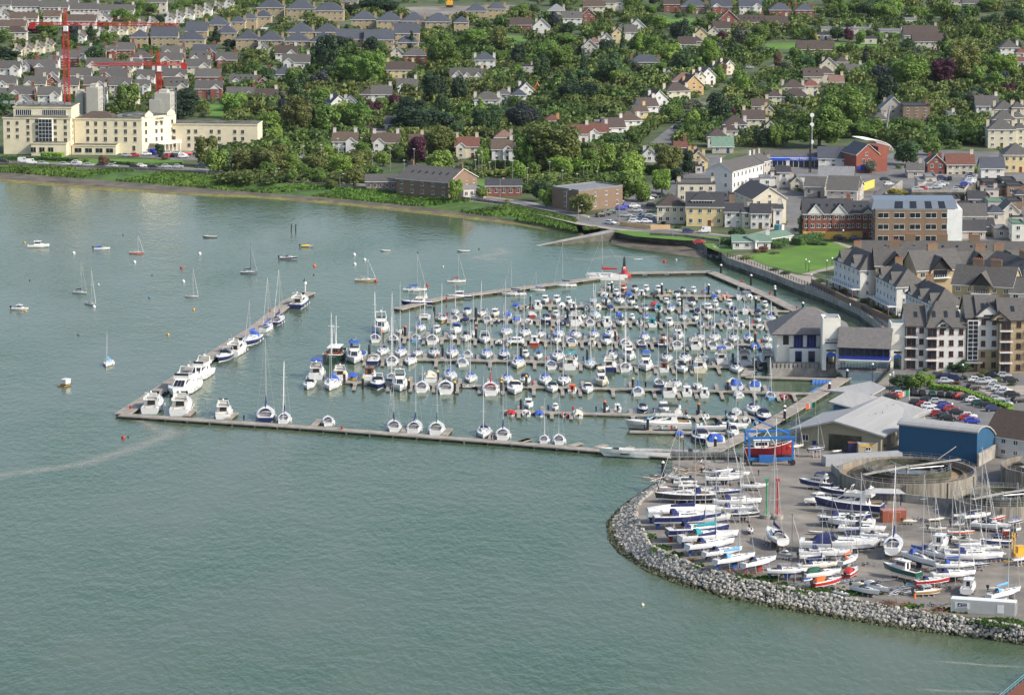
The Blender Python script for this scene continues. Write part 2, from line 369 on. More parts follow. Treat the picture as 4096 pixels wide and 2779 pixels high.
sheet('boatyard_ground',[(3572,1480),(3494,1551),(3440,1600),(3330,1650),(3190,1720),(3085,1790),(3005,1838),(2690,1840),(2690,1905),(2640,1950),(2581,1990),(2550,2022),(2548,2066),(2580,2128),(2620,2182),(2706,2225),
 (2794,2260),(2927,2300),(3105,2336),(3326,2376),(3516,2411),(3716,2445),(3915,2470),(4096,2498),(4300,2535),(4600,2560),(4600,1480)],'yard',ZL+.012)
sheet('car_park',[(3600,1590),(4400,1560),(4400,1720),(3900,1720),(3700,1700),(3580,1620)],'asphalt',ZL+.03)
sheet('car_park',[(3560,1470),(4400,1470),(4400,1550),(3640,1580),(3560,1540)],'asphalt',ZL+.035)
sheet('car_park',[(3880,1545),(4400,1535),(4400,1570),(3960,1580)],'paving',ZL+.05)
sheet('car_park',[(2450,870),(2560,815),(2640,830),(2630,900),(2500,905)],'asphalt',ZL+.035)
sheet('car_park',[(500,625),(560,600),(780,598),(900,610),(880,640),(700,640)],'asphalt',ZL+.035)
sheet('town_ground',[(2640,900),(3190,880),(3600,930),(4400,960),(4400,620),(3700,600),(3200,650),(2900,640),(2700,700)],'asphalt',ZL+.008)
# slipway running down into the water
sl_=[P(2448,918,ZL),P(2462,928,ZL)]; e_=[P(2112,987,-.3),P(2128,990,-.3)]
mb=MB(); mb.hexa([(sl_[0].x,sl_[0].y,-1.5),(e_[0].x,e_[0].y,-1.5),(e_[1].x,e_[1].y,-1.5),(sl_[1].x,sl_[1].y,-1.5)],[sl_[0]+Vector((0,0,.1)),e_[0],e_[1],sl_[1]+Vector((0,0,.1))],0,1)
struct('slipway',mb,['concd','conc'])
# ---------------------------------------------------------------- rock revetment round the boatyard
RT=[(2690,1895),(2640,1950),(2581,1990),(2550,2022),(2545,2066),(2572,2128),(2599,2182),(2696,2230),(2794,2270),(2927,2310),(3105,2346),(3326,2386),(3516,2421),(3716,2457),(3915,2484),(4096,2512),(4300,2545)]
RB=[(2672,1915),(2610,1945),(2530,2002),(2470,2045),(2430,2095),(2437,2160),(2480,2215),(2590,2288),(2705,2337),(2883,2392),(3105,2438),(3374,2482),(3560,2512),(3760,2540),(3950,2562),(4120,2588),(4340,2625)]
strip('revetment_slope',RT,ZL,RB,-.9,'concd',sub=4)
rk=[]
for i in range(10):
    m_=MB(); m_.blob((0,0,0),(.52,.42,.36),rnd=.22,n=7,seed=i); rk.append(m_)
rg=random.Random(11); rocks=[]; acc=0
for k in range(len(RT)-1):
    a0,a1,b0,b1=P(*RT[k],ZL),P(*RT[k+1],ZL),P(*RB[k],-.3),P(*RB[k+1],-.3)
    Lk=((a1-a0).length+(b1-b0).length)/2; Wk=(a0-b0).length
    nr=max(4,int(Wk/.66)); nc=max(2,int(Lk/.70))
    for i in range(nc):
        for j in range(nr+1):
            t=(i+rg.uniform(.1,.9))/nc; s_=(j+rg.uniform(-.3,.3))/nr; s_=max(-.03,min(1.02,s_))
            p=a0.lerp(a1,t).lerp(b0.lerp(b1,t),s_); p.z+=rg.uniform(.05,.38); rocks.append((p,rg.uniform(.6,1.25)**1.1,rg.random()*6.3,s_))
rocks.sort(key=lambda r:-px(r[0])[2]*r[1]*(1 if 0<px(r[0])[0]<4096 else 0)+(.0 if r[3]<.95 else 99))
rme=[r.mesh('rock','rock') for r in rk]; rmw=[r.mesh('rock','rockwet') for r in rk]
for n_,(p,s,a,t) in enumerate(rocks[:300]):
    o=thing('rock','rock',p,a,'grey armour rock lying in the loose sea defence slope','',group='armour rocks round the boatyard',s=s,mesh=(rmw if p.z<.65 else rme)[n_%10],fixed=True)
mb=MB()
for n_,(p,s,a,t) in enumerate(rocks[300:]):
    r=rk[n_%10]; c,q=math.cos(a)*s,math.sin(a)*s; i=len(mb.v)
    mb.v+=[(p.x+x*c-y*q,p.y+x*q+y*c,p.z+z*s) for x,y,z in r.v]; mb.f+=[tuple(i+k for k in f) for f in r.f]; mb.m+=[1 if p.z<.65 else 0]*len(r.f)
struct('rocks',mb,['rock','rockwet'],'stuff')['label']='grey boulders of the sea defence round the boatyard'
# small rock heap by the inner harbour
mb=MB(); rg=random.Random(5)
for n_ in range(170):
    u=2800+rg.random()*170; v=1000+ (u-2800)*.10+rg.uniform(-8,22); p=P(u,v,.0); h=max(0,(18-(v-1000-(u-2800)*.1))/30)*2.2
    r=rk[n_%10]; s=rg.uniform(.8,1.8); i=len(mb.v); mb.v+=[(p.x+x*s,p.y+y*s,h+z*s) for x,y,z in r.v]; mb.f+=[tuple(i+k for k in f) for f in r.f]; mb.m+=[0]*len(r.f)
struct('boulder_bank',mb,['rock'],'stuff')['label']='small boulder bank below the lawn of the inner harbour'

# pale silt line drifting on the water, fading out at its edges
m=bpy.data.materials.new('silt'); m.use_nodes=True; MATS['silt']=m; n=m.node_tree.nodes; l=m.node_tree.links; b=n['Principled BSDF']; b.inputs['Base Color'].default_value=(.55,.53,.46,1); b.inputs['Roughness'].default_value=.6
at_=n.new('ShaderNodeAttribute'); at_.attribute_name='fade'; tr=n.new('ShaderNodeBsdfTransparent'); ms=n.new('ShaderNodeMixShader'); nz=n.new('ShaderNodeTexNoise'); nz.inputs['Scale'].default_value=.35; nz.inputs['Detail'].default_value=6; g_=n.new('ShaderNodeNewGeometry'); l.new(g_.outputs['Position'],nz.inputs['Vector'])
mu=n.new('ShaderNodeMath'); mu.operation='MULTIPLY'; l.new(at_.outputs['Fac'],mu.inputs[0]); l.new(nz.outputs['Fac'],mu.inputs[1]); l.new(mu.outputs[0],ms.inputs[0]); l.new(tr.outputs[0],ms.inputs[1]); l.new(b.outputs[0],ms.inputs[2]); l.new(ms.outputs[0],n['Material Output'].inputs[0])
def slick(name,pts,w,label):
    q=[P(u,v,.012) for u,v in pts]; mb=MB(); fd=[]; k=[]
    for i in range(len(q)-1):
        for s in range(5): k.append(q[i].lerp(q[i+1],s/5))
    k.append(q[-1]); rows=[]
    for i,p in enumerate(k):
        d=(k[min(i+1,len(k)-1)]-k[max(i-1,0)]).normalized(); nn=Vector((-d.y,d.x,0)); e=min(1,i/3,(len(k)-1-i)/3)
        rows.append([p+nn*(w*t) for t in (-1,-.4,0,.4,1)]); fd+=[0,.3*e,.6*e,.3*e,0]
    mb.loft(rows,0); me=mb.mesh(name,'silt'); a=me.attributes.new('fade','FLOAT','POINT'); a.data.foreach_set('value',fd)
    o=struct(name,me,None); o['kind']='structure'
slick('silt_line',[(-60,1912),(0,1900),(150,1880),(330,1855),(430,1825),(560,1785),(660,1745),(690,1728),(640,1715)],4.5,'')
slick('silt_line',[(640,1740),(600,1700),(560,1680),(610,1672)],3,'')
slick('silt_line',[(2240,1028),(2360,1040),(2440,1025),(2560,1030),(2650,1022)],2.5,'')
slick('silt_line',[(2440,1125),(2540,1132),(2620,1128)],3,'')
slick('silt_line',[(1980,985),(2020,1010),(1900,1030),(2060,1045)],4,'')
slick('silt_line',[(3700,2640),(3850,2650),(3960,2660),(4150,2668)],1.2,'')
slick('silt_line',[(3650,2752),(3800,2762),(3950,2765),(4080,2775)],1.2,'')
# ---------------------------------------------------------------- boat builders (bow towards +x, waterline at z=0, unit length 10 m, scaled)
def hullprof(kind,t):   # half beam fraction, sheer height, keel depth at station t (0 stern .. 1 bow)
    if kind=='Y': b=.70+.62*t-.05*t*t if t<.42 else None
    if kind=='Y':
        b=math.sin(PI*min(1,(t*.72+.30)))**.75 if t<.28 else (1-((t-.38)/.62)**2.3 if t>.38 else 1.0)
        if t<.38: b=.72+.28*math.sin(PI/2*t/.38)
        return max(b,0),.78+.32*t*t+.05*(1-t),.40
    b=1.0 if t<.45 else max(0,1-((t-.45)/.55)**2.6)
    b*=(.93+.07*min(1,t/.3))
    sh={'F':.115,'C':.095,'W':.10,'O':.075}.get(kind,.1)*10
    return b,sh*(1+.45*t*t),.35
def hull_rings(kind,L,B,fine=9):
    rings=[];deck=[]
    for i in range(fine+1):
        t=i/fine; t=t if t<1 else 1
        b,zs,d=hullprof(kind,t); b=b*B/2; x=-L/2+L*t
        if kind!='Y': zs*=L/10*(.92 if L>12 else 1.05)
        else: zs*=L/10
        over=L*.05*(1 if kind!='Y' else .5)*t**3
        wl=b*(.90 if t<.7 else .90*(1-(t-.7)/.3*.65)); kz=-d*L/10*(1-t**4*.7); rk=(-L*.025 if (kind=='Y' and i==0) else 0)
        b=max(b,.02)
        half=[(x+over,b,zs),(x+over*.6,b*.985,zs*.62),(x+rk*.4-over*.2,wl,zs*.12),(x+rk*.4-over*.4,wl*.95,-.06*L/10),(x-over*1.2,wl*.55,kz*.75),(x-over*1.6,0,kz)]
        ring=half+[(p[0],-p[1],p[2]) for p in half[-2::-1]]
        rings.append(ring); deck.append((x+over,b,zs))
    return rings,deck
def make_hull(kind,L,B,af='navy',stripe='navy',rub=True):
    def f():
        rings,deck=hull_rings(kind,L,B); mb=MB(); m=[0,0,1,2,2,2,2,1,0,0]
        mb.loft([r[::-1] for r in rings],m[::-1]); mb.poly(rings[0],0)
        me=mb.mesh('hull',['paint',stripe,af],False); return me,deck
    return cached(('hull',kind,round(L,1),round(B,1),af,stripe),f)
def make_deck(kind,L,B,c0,c1,mat_='gel',floor='deckgrey',dep=.45):
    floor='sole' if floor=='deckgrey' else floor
    """deck with a sunken cockpit between stations c0..c1 (fractions)"""
    def f():
        _,deck=hull_rings(kind,L,B); mb=MB(); n=len(deck)-1; secs=[]
        def at(t):
            q=t*n; i=min(int(q),n-1); a,b=deck[i],deck[i+1]; w=q-i; return tuple(a[k]*(1-w)+b[k]*w for k in range(3))
        ts=sorted(set([i/n for i in range(n+1)]+[c0,c0+.001,c1,c1-.001]))
        for t in ts:
            x,b,z=at(t); inn=c0<t<c1; cam=.03*b
            bi=b*.66; zi=(z-dep*L/10) if inn else z+.04
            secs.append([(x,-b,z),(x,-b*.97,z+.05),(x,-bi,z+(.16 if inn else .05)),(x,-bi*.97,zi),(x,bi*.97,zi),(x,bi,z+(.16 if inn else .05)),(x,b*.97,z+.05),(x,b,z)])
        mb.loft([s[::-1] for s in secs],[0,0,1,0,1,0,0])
        # cockpit sole in its own colour
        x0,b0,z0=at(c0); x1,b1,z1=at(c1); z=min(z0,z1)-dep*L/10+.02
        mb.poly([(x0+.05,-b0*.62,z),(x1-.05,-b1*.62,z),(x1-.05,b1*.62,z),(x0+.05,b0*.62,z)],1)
        return mb.mesh('deck',[mat_,floor]),at
    return cached(('deck',kind,round(L,1),round(B,1),c0,c1,mat_,floor,dep),f)
def house_box(L,x0,x1,w0,w1,z,h,rf,rb,taper=.86,side=(.06,.94,.25,.8),front=(.08,.92,.15,.85),back=None,split=3):
    """tapered cabin: returns (body MB, window MB list)"""
    lo=[(x0,-w0/2,z),(x1,-w1/2,z),(x1,w1/2,z),(x0,w0/2,z)]
    hi=[(x0+rb,-w0/2*taper,z+h),(x1-rf,-w1/2*taper,z+h),(x1-rf,w1/2*taper,z+h),(x0+rb,w0/2*taper,z+h)]
    b=MB(); b.hexa(lo,hi,0); wins=[]
    if side:
        for s in (0,1):
            q=[lo[0],lo[1],hi[1],hi[0]] if s==0 else [lo[2],lo[3],hi[3],hi[2]]
            w=MB(); n=split; u0,u1,v0,v1=side; st=(u1-u0)/n
            for k in range(n): quadpanel(w,q,u0+st*k+.012,u0+st*(k+1)-.012,v0,v1)
            wins.append(('side_window',w))
    if front:
        w=MB(); q=[lo[1],lo[2],hi[2],hi[1]]; u0,u1,v0,v1=front
        for k in range(3): quadpanel(w,q,u0+(u1-u0)/3*k+.01,u0+(u1-u0)/3*(k+1)-.01,v0,v1)
        wins.append(('windscreen',w))
    if back:
        w=MB(); quadpanel(w,[lo[3],lo[0],hi[0],hi[3]],*back); wins.append(('cabin_door',w))
    return b,wins
def fenders(root,L,B,z,n=3):
    def f():
        m=MB(); m.tube((0,0,-.35),(0,0,.3),.14,n=6); return m.mesh('fender','white')
    me=cached('fender',f)
    for s in (-1,1):
        for k in range(n): part('fender',me,root,loc=(L*(-.25+.22*k),s*(B/2*1.0+.1),z*.45))
def outboard(root,L,z,n=1,dark=True):
    def f():
        m=MB(); m.box(-.15,0,.15,.55,.42,.55); m.box(-.1,0,-.5,.25,.16,.7); return m.mesh('outboard',['dark'])
    me=cached('outboard',f)
    for k in range(n): part('outboard_motor',me,root,loc=(-L/2-.2,(k-(n-1)/2)*.7,z*.7))
def rig(root,L,mh,z0,cov,col,thin=False,boomang=0,spars='spar',furl=True,mx=.12):
    def f():
        m=MB(); r=.07 if L<9 else .092; m.tube((0,0,0),(0,0,mh-z0),r,r*.75,6)
        k=(1 if mh<13 else 2)
        for j in range(k):
            z=(mh-z0)*(j+1)/(k+1)*1.05; m.tube((0,-L*.085,z),(0,L*.085,z),.035,n=4)
        m.tube((-.3,0,mh-z0),(.1,0,mh-z0+.05),.04,n=4); return m.mesh('mast',spars)
    x=L*mx; part('mast',cached(('mast',round(L),round(mh),spars),f),root,loc=(x,0,z0))
    m=MB(); r=.018
    m.tube((x,0,mh*.98),(-L*.5,0,z0*.7),r,n=3); 
    for s in (-1,1): m.tube((x,0,mh*.97),(x-L*.02,s*L*.15,z0*.8),r,n=3)
    part('rigging',m,root,mats='metal')
    if furl:
        m=MB(); m.tube((x+.1,0,mh*.95),(L*.5,0,z0*.95),.03,.06,5); part('forestay',m,root,mats='white' if cov is None else 'spar')
    bl=L*.36; a=(0,0,0); b=(-bl*math.cos(boomang),bl*math.sin(boomang),-.1)
    part('boom',cached(('boom',round(L)),lambda:boom_mesh(bl)),root,loc=(x-.1,0,z0+L*.09),rz=boomang)
    if cov:
        def g():
            m=MB(); rs=[]
            for i in range(7):
                t=i/6; h=.38*(1-t*.55)*L/10; w=.17*(1-t*.4)*L/10+.05; xx=-t*bl*.97
                rs.append([(xx,w*math.cos(k*PI/3),.12+h*.5+h*math.sin(k*PI/3)) for k in range(6)])
            m.loft(rs,0,True); m.poly(rs[0]); m.poly(rs[-1][::-1])
            m.tube((.02,0,.1),(.02,0,1.3*L/10),.2,.1,6); return m.mesh('sail_cover','cloth')
        part('sail_cover',cached(('cov',round(L)),g),root,col=cov,loc=(x-.15,0,z0+L*.09),rz=boomang)
def boom_mesh(bl):
    m=MB(); m.tube((0,0,0),(-bl,0,0),.07,n=5); return m.mesh('boom','spar')
def stanchions(root,L,B,kind='Y'):
    def f():
        _,deck=hull_rings(kind,L,B); m=MB()
        for s in (-1,1):
            prev=None
            for i,(x,b,z) in enumerate(deck):
                if kind!='Y' and i<4: continue
                p=(x,s*b*.95,z+.04); q=(p[0],p[1],z+.62)
                m.tube(p,q,.022,n=3)
                if prev: m.tube(prev,q,.016,n=3)
                prev=q
        return m.mesh('guard_rail','metal')
    part('guard_rail',cached(('rail',kind,round(L),round(B)),f),root)
def keel_parts(root,L,af,col=None):
    m=MB(); d=L*.16; x=.02*L
    m.hexa([(x-L*.07,-.05,-d),(x+L*.04,-.05,-d),(x+L*.04,.05,-d),(x-L*.07,.05,-d)],[(x-L*.10,-.14,-.3),(x+L*.09,-.14,-.3),(x+L*.09,.14,-.3),(x-L*.10,.14,-.3)])
    part('keel',m,root,mats=af)
    m=MB(); m.hexa([(-L*.46,-.04,-d*.8),(-L*.42,-.04,-d*.8),(-L*.42,.04,-d*.8),(-L*.46,.04,-d*.8)],[(-L*.48,-.06,0),(-L*.40,-.06,0),(-L*.40,.06,0),(-L*.48,.06,0)])
    part('rudder',m,root,mats=af)
def yacht(root,L,B,h,cov,mh,land=None,spars='spar',hood=True,boomang=0,mastx=.12):
    s=L/10; af=land or 'navy'; st='navy' if h in 'WCSV' else 'white'
    me,deck=make_hull('Y',L,B,af,st); part('hull',me,root,col=h)
    dk,at=make_deck('Y',L,B,.10,.34,'gel','teak' if L>11 else 'deckgrey',.42); d=part('deck',dk,root)
    z=at(.5)[2]
    b,w=house_box(L,-L*.14,L*.24,B*.60,B*.30,z+.02,.42*s,.9*s,.12*s,.84,(.08,.86,.35,.78),None,None,4)
    c=part('cabin',cached(('yc',round(L,1),round(B,1)),lambda:b.mesh('cabin','gel')),root)
    for nm,m in w: part('side_window',m,c,mats='glass')
    m=MB(); m.box(L*.02,0,z+.42*s+.02,.5*s,.5*s,.04); m.box(L*.31,0,z+.12,.5*s,.5*s,.05); part('hatch',m,root,mats='glass')
    if hood:
        m=MB(); rs=[]
        for i in range(4):
            xx=-L*.15-.35*s*i+.15; hh=(.45*s,.95*s,1.02*s,.98*s)[i]
            rs.append([(xx,math.cos(PI*k/6)*B*.32,z+.05+math.sin(PI*k/6)*hh) for k in range(7)])
        m.loft(rs,0); 
        ho=part('sprayhood',m,root,col=(cov or 'N') if cov!='W' else 'N',mats='cloth')
    m=MB(); m.tube((-L*.38,0,z-.1),(-L*.38,0,z+.55*s),.05,n=5)
    for k in range(10):
        a=2*PI*k/10; a2=2*PI*(k+1)/10; r=.48*s; m.tube((-L*.385,r*math.cos(a),z+.45*s+r*math.sin(a)),(-L*.385,r*math.cos(a2),z+.45*s+r*math.sin(a2)),.03,n=3)
    part('steering_wheel',m,root,mats='metal')
    if mh>2: rig(root,L,mh,z+.1 if mastx>.24 else z+.40*s,cov,h,spars=spars,boomang=boomang,mx=mastx)
    stanchions(root,L,B); 
    if land: keel_parts(root,L,land)
    elif L>7: fenders(root,L,B,z,2)
def flybridge(root,L,B,h,cov,land=None):
    s=L/12; me,deck=make_hull('F',L,B,land or 'navy','navy' if h in 'WCSV' else 'white'); part('hull',me,root,col=h)
    dk,at=make_deck('F',L,B,.02,.20,'gel','teak',.35); part('deck',dk,root); z=at(.45)[2]
    b,w=house_box(L,-L*.28,L*.27,B*.80,B*.50,z,1.25*s,2.1*s,.15*s,.86,(.06,.8,.38,.85),(.06,.94,.12,.88),(.22,.78,.05,.92),4)
    c=part('saloon',b,root,mats='gel')
    for nm,m in w: part(nm,m,c,mats='glass')
    fz=z+1.25*s
    m=MB(); lo=[(-L*.36,-B*.38,fz),(L*.08,-B*.30,fz),(L*.08,B*.30,fz),(-L*.36,B*.38,fz)]; hi=[(p[0]+(.0 if i in(0,3) else -.2),p[1]*1.02,fz+.12) for i,p in enumerate(lo)]; m.hexa(lo,hi)
    for a,bb in ((0,1),(1,2),(2,3)):
        p,q=Vector(hi[a]),Vector(hi[bb]); n=(q-p).cross(Vector((0,0,1))).normalized()*-.08
        m.hexa([p,q,q+n,p+n],[p+Vector((0,0,.5*s)),q+Vector((0,0,.5*s)),q+n+Vector((0,0,.5*s)),p+n+Vector((0,0,.5*s))])
    fb=part('flybridge',m,root,mats='gel')
    m=MB(); m.box(-L*.06,0,fz+.12,.9*s,B*.42,.5*s); m.box(-L*.22,0,fz+.12,.6*s,B*.5,.4*s); part('seat',m,fb,mats='deckgrey')
    m=MB(); q=[hi[1],hi[2],Vector(hi[2])+Vector((-.3,0,.95*s)),Vector(hi[1])+Vector((-.3,0,.95*s))]; quadpanel(m,q,.04,.96,.4,1,off=.04); part('wind_deflector',m,fb,mats='glass')
    m=MB(); ax=-L*.26
    for sd in (-1,1): m.hexa([(ax-.4*s,sd*B*.36-.05,fz),(ax+.3*s,sd*B*.36-.05,fz),(ax+.3*s,sd*B*.36+.05,fz),(ax-.4*s,sd*B*.36+.05,fz)],[(ax-.9*s,sd*B*.30-.05,fz+1.5*s),(ax-.5*s,sd*B*.30-.05,fz+1.5*s),(ax-.5*s,sd*B*.30+.05,fz+1.5*s),(ax-.9*s,sd*B*.30+.05,fz+1.5*s)])
    m.box(ax-.7*s,0,fz+1.45*s,.5*s,B*.64,.12); m.tube((ax-.7*s,0,fz+1.5*s),(ax-.7*s,0,fz+1.9*s),.25*s,.2*s,8); m.tube((ax-.7*s,.5,fz+1.5*s),(ax-.9*s,.5,fz+2.8*s),.02,n=3)
    part('radar_arch',m,root,mats='gel')
    if cov:
        m=MB(); zt=fz+1.75*s; m.hexa([(-L*.30,-B*.36,zt),(L*.02,-B*.32,zt),(L*.02,B*.32,zt),(-L*.30,B*.36,zt)],[(-L*.28,-B*.26,zt+.22),(-.02*L,-B*.24,zt+.22),(-.02*L,B*.24,zt+.22),(-L*.28,B*.26,zt+.22)])
        for sx in(-L*.28,0):
            for sd in (-1,1): m.tube((sx,sd*B*.33,fz+.3),(sx,sd*B*.33,zt),.025,n=3)
        part('bimini',m,root,col=cov,mats='cloth')
    m=MB(); z2=hullprof('F',.7)
    for k in range(4):
        for sd in (-1,1):
            _,bb,zz=at(.40+.12*k); x,bb,zz=at(.40+.12*k); m.box(x,sd*bb*.985,zz*.58,.5*s,.05,.14*s)
    part('porthole',m,root,mats='dark')
    stanchions(root,L,B,'F'); 
    if not land: fenders(root,L,B,z,3)
def cruiser(root,L,B,h,cov,land=None,full=False):
    s=min(L/9,1.25); me,deck=make_hull('C',L,B,land or 'navy','navy' if h in 'WCSV' else 'white'); part('hull',me,root,col=h)
    dk,at=make_deck('C',L,B,.06,.44,'gel','deckgrey',.42); part('deck',dk,root); z=at(.55)[2]
    b,w=house_box(L,-L*.04,L*.36,B*.70,B*.26,z+.02,.42*s,1.6*s,0,.8,(.12,.75,.35,.75),None,None,3)
    c=part('cabin',b,root,mats='gel')
    for nm,m in w: part(nm,m,c,mats='glass')
    m=MB(); x0=-L*.05; zz=z+.35*s
    lo=[(x0-.9*s,-B*.38,z+.1),(x0+.7*s,-B*.32,zz),(x0+.7*s,B*.32,zz),(x0-.9*s,B*.38,z+.1)]; hi=[(x0-.9*s,-B*.36,z+.55*s),(x0-.1*s,-B*.27,zz+.62*s),(x0-.1*s,B*.27,zz+.62*s),(x0-.9*s,B*.36,z+.55*s)]
    quadpanel(m,[lo[0],lo[1],hi[1],hi[0]],0,1,0,1,off=.05); quadpanel(m,[lo[1],lo[2],hi[2],hi[1]],0,1,0,1,off=.05); quadpanel(m,[lo[2],lo[3],hi[3],hi[2]],0,1,0,1,off=.05)
    part('windscreen',m,root,mats='glass')
    if cov:
        m=MB(); rs=[]
        for i,(xx,hh) in enumerate(((x0+.1*s,.80*s),(x0-.6*s,1.02*s),(x0-1.7*s,1.0*s),(max(-L*.42,x0-3.0*s),.7*s),(max(-L*.46,x0-3.6*s),.12*s))):
            wd=B*(.30 if i==0 else .38); rs.append([(xx,wd*math.cos(PI*k/6)*(1 if 0<k<6 else 1.02),z+.08+hh*min(1,1.25*math.sin(PI*k/6))) for k in range(7)])
        m.loft(rs,0); m.poly(rs[-1]); part('canopy',m,root,col=cov,mats='cloth')
    else:
        m=MB(); m.box(-L*.12,B*.2,z-.35*s,.5*s,.5*s,.6*s); m.box(-L*.12,-B*.2,z-.35*s,.5*s,.5*s,.6*s); m.box(-L*.40,0,z-.35*s,.5*s,B*.6,.45*s); part('seat',m,root,mats='gel')
        if L>8:
            m=MB(); m.tube((-L*.30,-B*.40,z),(-L*.36,-B*.34,z+1.3*s),.07,n=5); m.tube((-L*.30,B*.40,z),(-L*.36,B*.34,z+1.3*s),.07,n=5); m.box(-L*.36,0,z+1.25*s,.35*s,B*.70,.1); part('radar_arch',m,root,mats='gel')
    m=MB(); m.box(L*.30,0,z+.14,.4*s,.4*s,.03); part('hatch',m,root,mats='glass')
    stanchions(root,L,B,'C')
    if L<8.5: outboard(root,L,z)
def wheelboat(root,L,B,h,cov,land=None):
    s=L/8; me,deck=make_hull('W',L,B,land or 'navy','navy' if h in 'WCSV' else 'white'); part('hull',me,root,col=h)
    dk,at=make_deck('W',L,B,.05,.34,'gel','deckgrey',.4); part('deck',dk,root); z=at(.5)[2]
    cc=cov if cov in ('D','C','O','T','R') else None
    b,w=house_box(L,L*.12,L*.34,B*.62,B*.30,z+.02,.4*s,.9*s,0,.8,None,None); part('cabin',b,root,mats='gel')
    hb,w=house_box(L,-L*.17,L*.15,B*.66,B*.56,z-.05,1.35*s,.35*s,.02,.92,(.05,.95,.42,.84),(.05,.95,.40,.86),(.3,.72,.06,.82),3)
    c=part('wheelhouse',hb,root,col=cc or 'W',mats='paint' if cc else 'gel')
    for nm,m in w: part(nm,m,c,mats='glass')
    m=MB(); m.box(-L*.02,0,z+1.3*s,L*.36,B*.70,.1); m.tube((-.3,0,z+1.4*s),(-.3,0,z+2.3*s),.03,n=4); m.box(0,0,z+1.4*s,.4,.5,.2); part('roof',m,c,col=cov or 'W',mats='paint')
    stanchions(root,L,B,'W'); 
    if L<7: outboard(root,L,z)
def openboat(root,L,B,h,cov,land=None,motor=True):
    s=L/6; me,deck=make_hull('O',L,B,land or 'navy','white' if h not in 'WC' else 'navy'); part('hull',me,root,col=h)
    dk,at=make_deck('O',L,B,.06,.66,'gel','deckgrey',.42); part('deck',dk,root); z=at(.4)[2]
    if cov:
        m=MB(); rs=[]
        for t,hh in ((.02,.1),(.10,.38),(.35,.55),(.58,.62),(.72,.16)):
            x,b,zz=at(t); rs.append([(x,b*1.0*math.cos(PI*k/6),zz+.02+hh*s*min(1,1.3*math.sin(PI*k/6))) for k in range(7)])
        m.loft(rs,0); m.poly(rs[0][::-1]); part('cover',m,root,col=cov,mats='cloth')
    else:
        m=MB()
        for t in (.18,.42): 
            x,b,zz=at(t); m.box(x,0,zz-.12*s,.3*s,b*1.5,.05)
        part('thwart',m,root,mats='teak')
        if motor:
            m=MB(); x,b,zz=at(.5); m.box(x,0,zz-.3*s,.5*s,.6*s,.7*s); part('console',m,root,mats='gel')
    if motor: outboard(root,L,z)
def rib(root,L,B,h,cov,land=None):
    m=MB(); r=B*.13; pts=[]
    for i in range(6): pts.append((-L/2+L*.6*i/5,B/2-r,.32*B/2+.1))
    for i in range(1,6): a=PI/2*i/5; pts.append((L*.1+L*.38*math.sin(a),(B/2-r)*math.cos(a),.32*B/2+.1+.25*i/5))
    pts=pts+[(p[0],-p[1],p[2]) for p in pts[-2::-1]]
    for a,b in zip(pts,pts[1:]): m.tube(a,b,r,n=8)
    part('tube',m,root,col=h,mats='paint')
    m=MB(); m.hexa([(-L*.45,-B*.2,-.1),(L*.25,-B*.1,-.1),(L*.25,B*.1,-.1),(-L*.45,B*.2,-.1)],[(-L*.45,-B*.38,.3),(L*.3,-B*.3,.3),(L*.3,B*.3,.3),(-L*.45,B*.38,.3)]); part('hull',m,root,mats='paint',col='W')
    m=MB(); m.box(-L*.05,0,.3,L*.12,B*.25,.7); m.box(-L*.2,0,.3,L*.1,B*.25,.4); part('console',m,root,mats='gel')
    outboard(root,L,.7)
def catamaran(root,L,B,h,cov,mh=0,land=None):
    for s in (-1,1):
        me,deck=make_hull('Y',L,B*.26,'navy','navy'); part('hull',me,root,col=h,loc=(0,s*B*.36,0))
    z=1.0*L/10; m=MB(); m.box(-L*.08,0,z*.75,L*.75,B*.95,.35); part('deck',m,root,mats='gel')
    b,w=house_box(L,-L*.28,L*.16,B*.82,B*.62,z+.2,.8*L/10,1.0,.1,.9,(.06,.9,.3,.8),(.05,.95,.25,.85),(.08,.92,.2,.85),4); c=part('cabin',b,root,mats='gel')
    for nm,q in w: part(nm,q,c,mats='glass')
    if mh>3: rig(root,L,mh,z+.9,cov or 'B',h,mx=.10)
def rowboat(root,L,B,h,cov,land=None): openboat(root,L,B,h,cov,land,False)
TN=dict(Y='sailing yacht',F='flybridge motor yacht',C='cabin cruiser',W='wheelhouse motorboat',O='small motorboat',R='inflatable boat',K='catamaran',U='open rowing boat')
TO=dict(Y='sailing_yacht',F='motor_yacht',C='cabin_cruiser',W='wheelhouse_boat',O='motorboat',R='inflatable_boat',K='catamaran',U='rowing_boat')
RAT=dict(Y=3.05,F=3.1,C=2.9,W=2.75,O=2.7,R=2.2,K=1.6,U=2.6)
rb=random.Random(21)
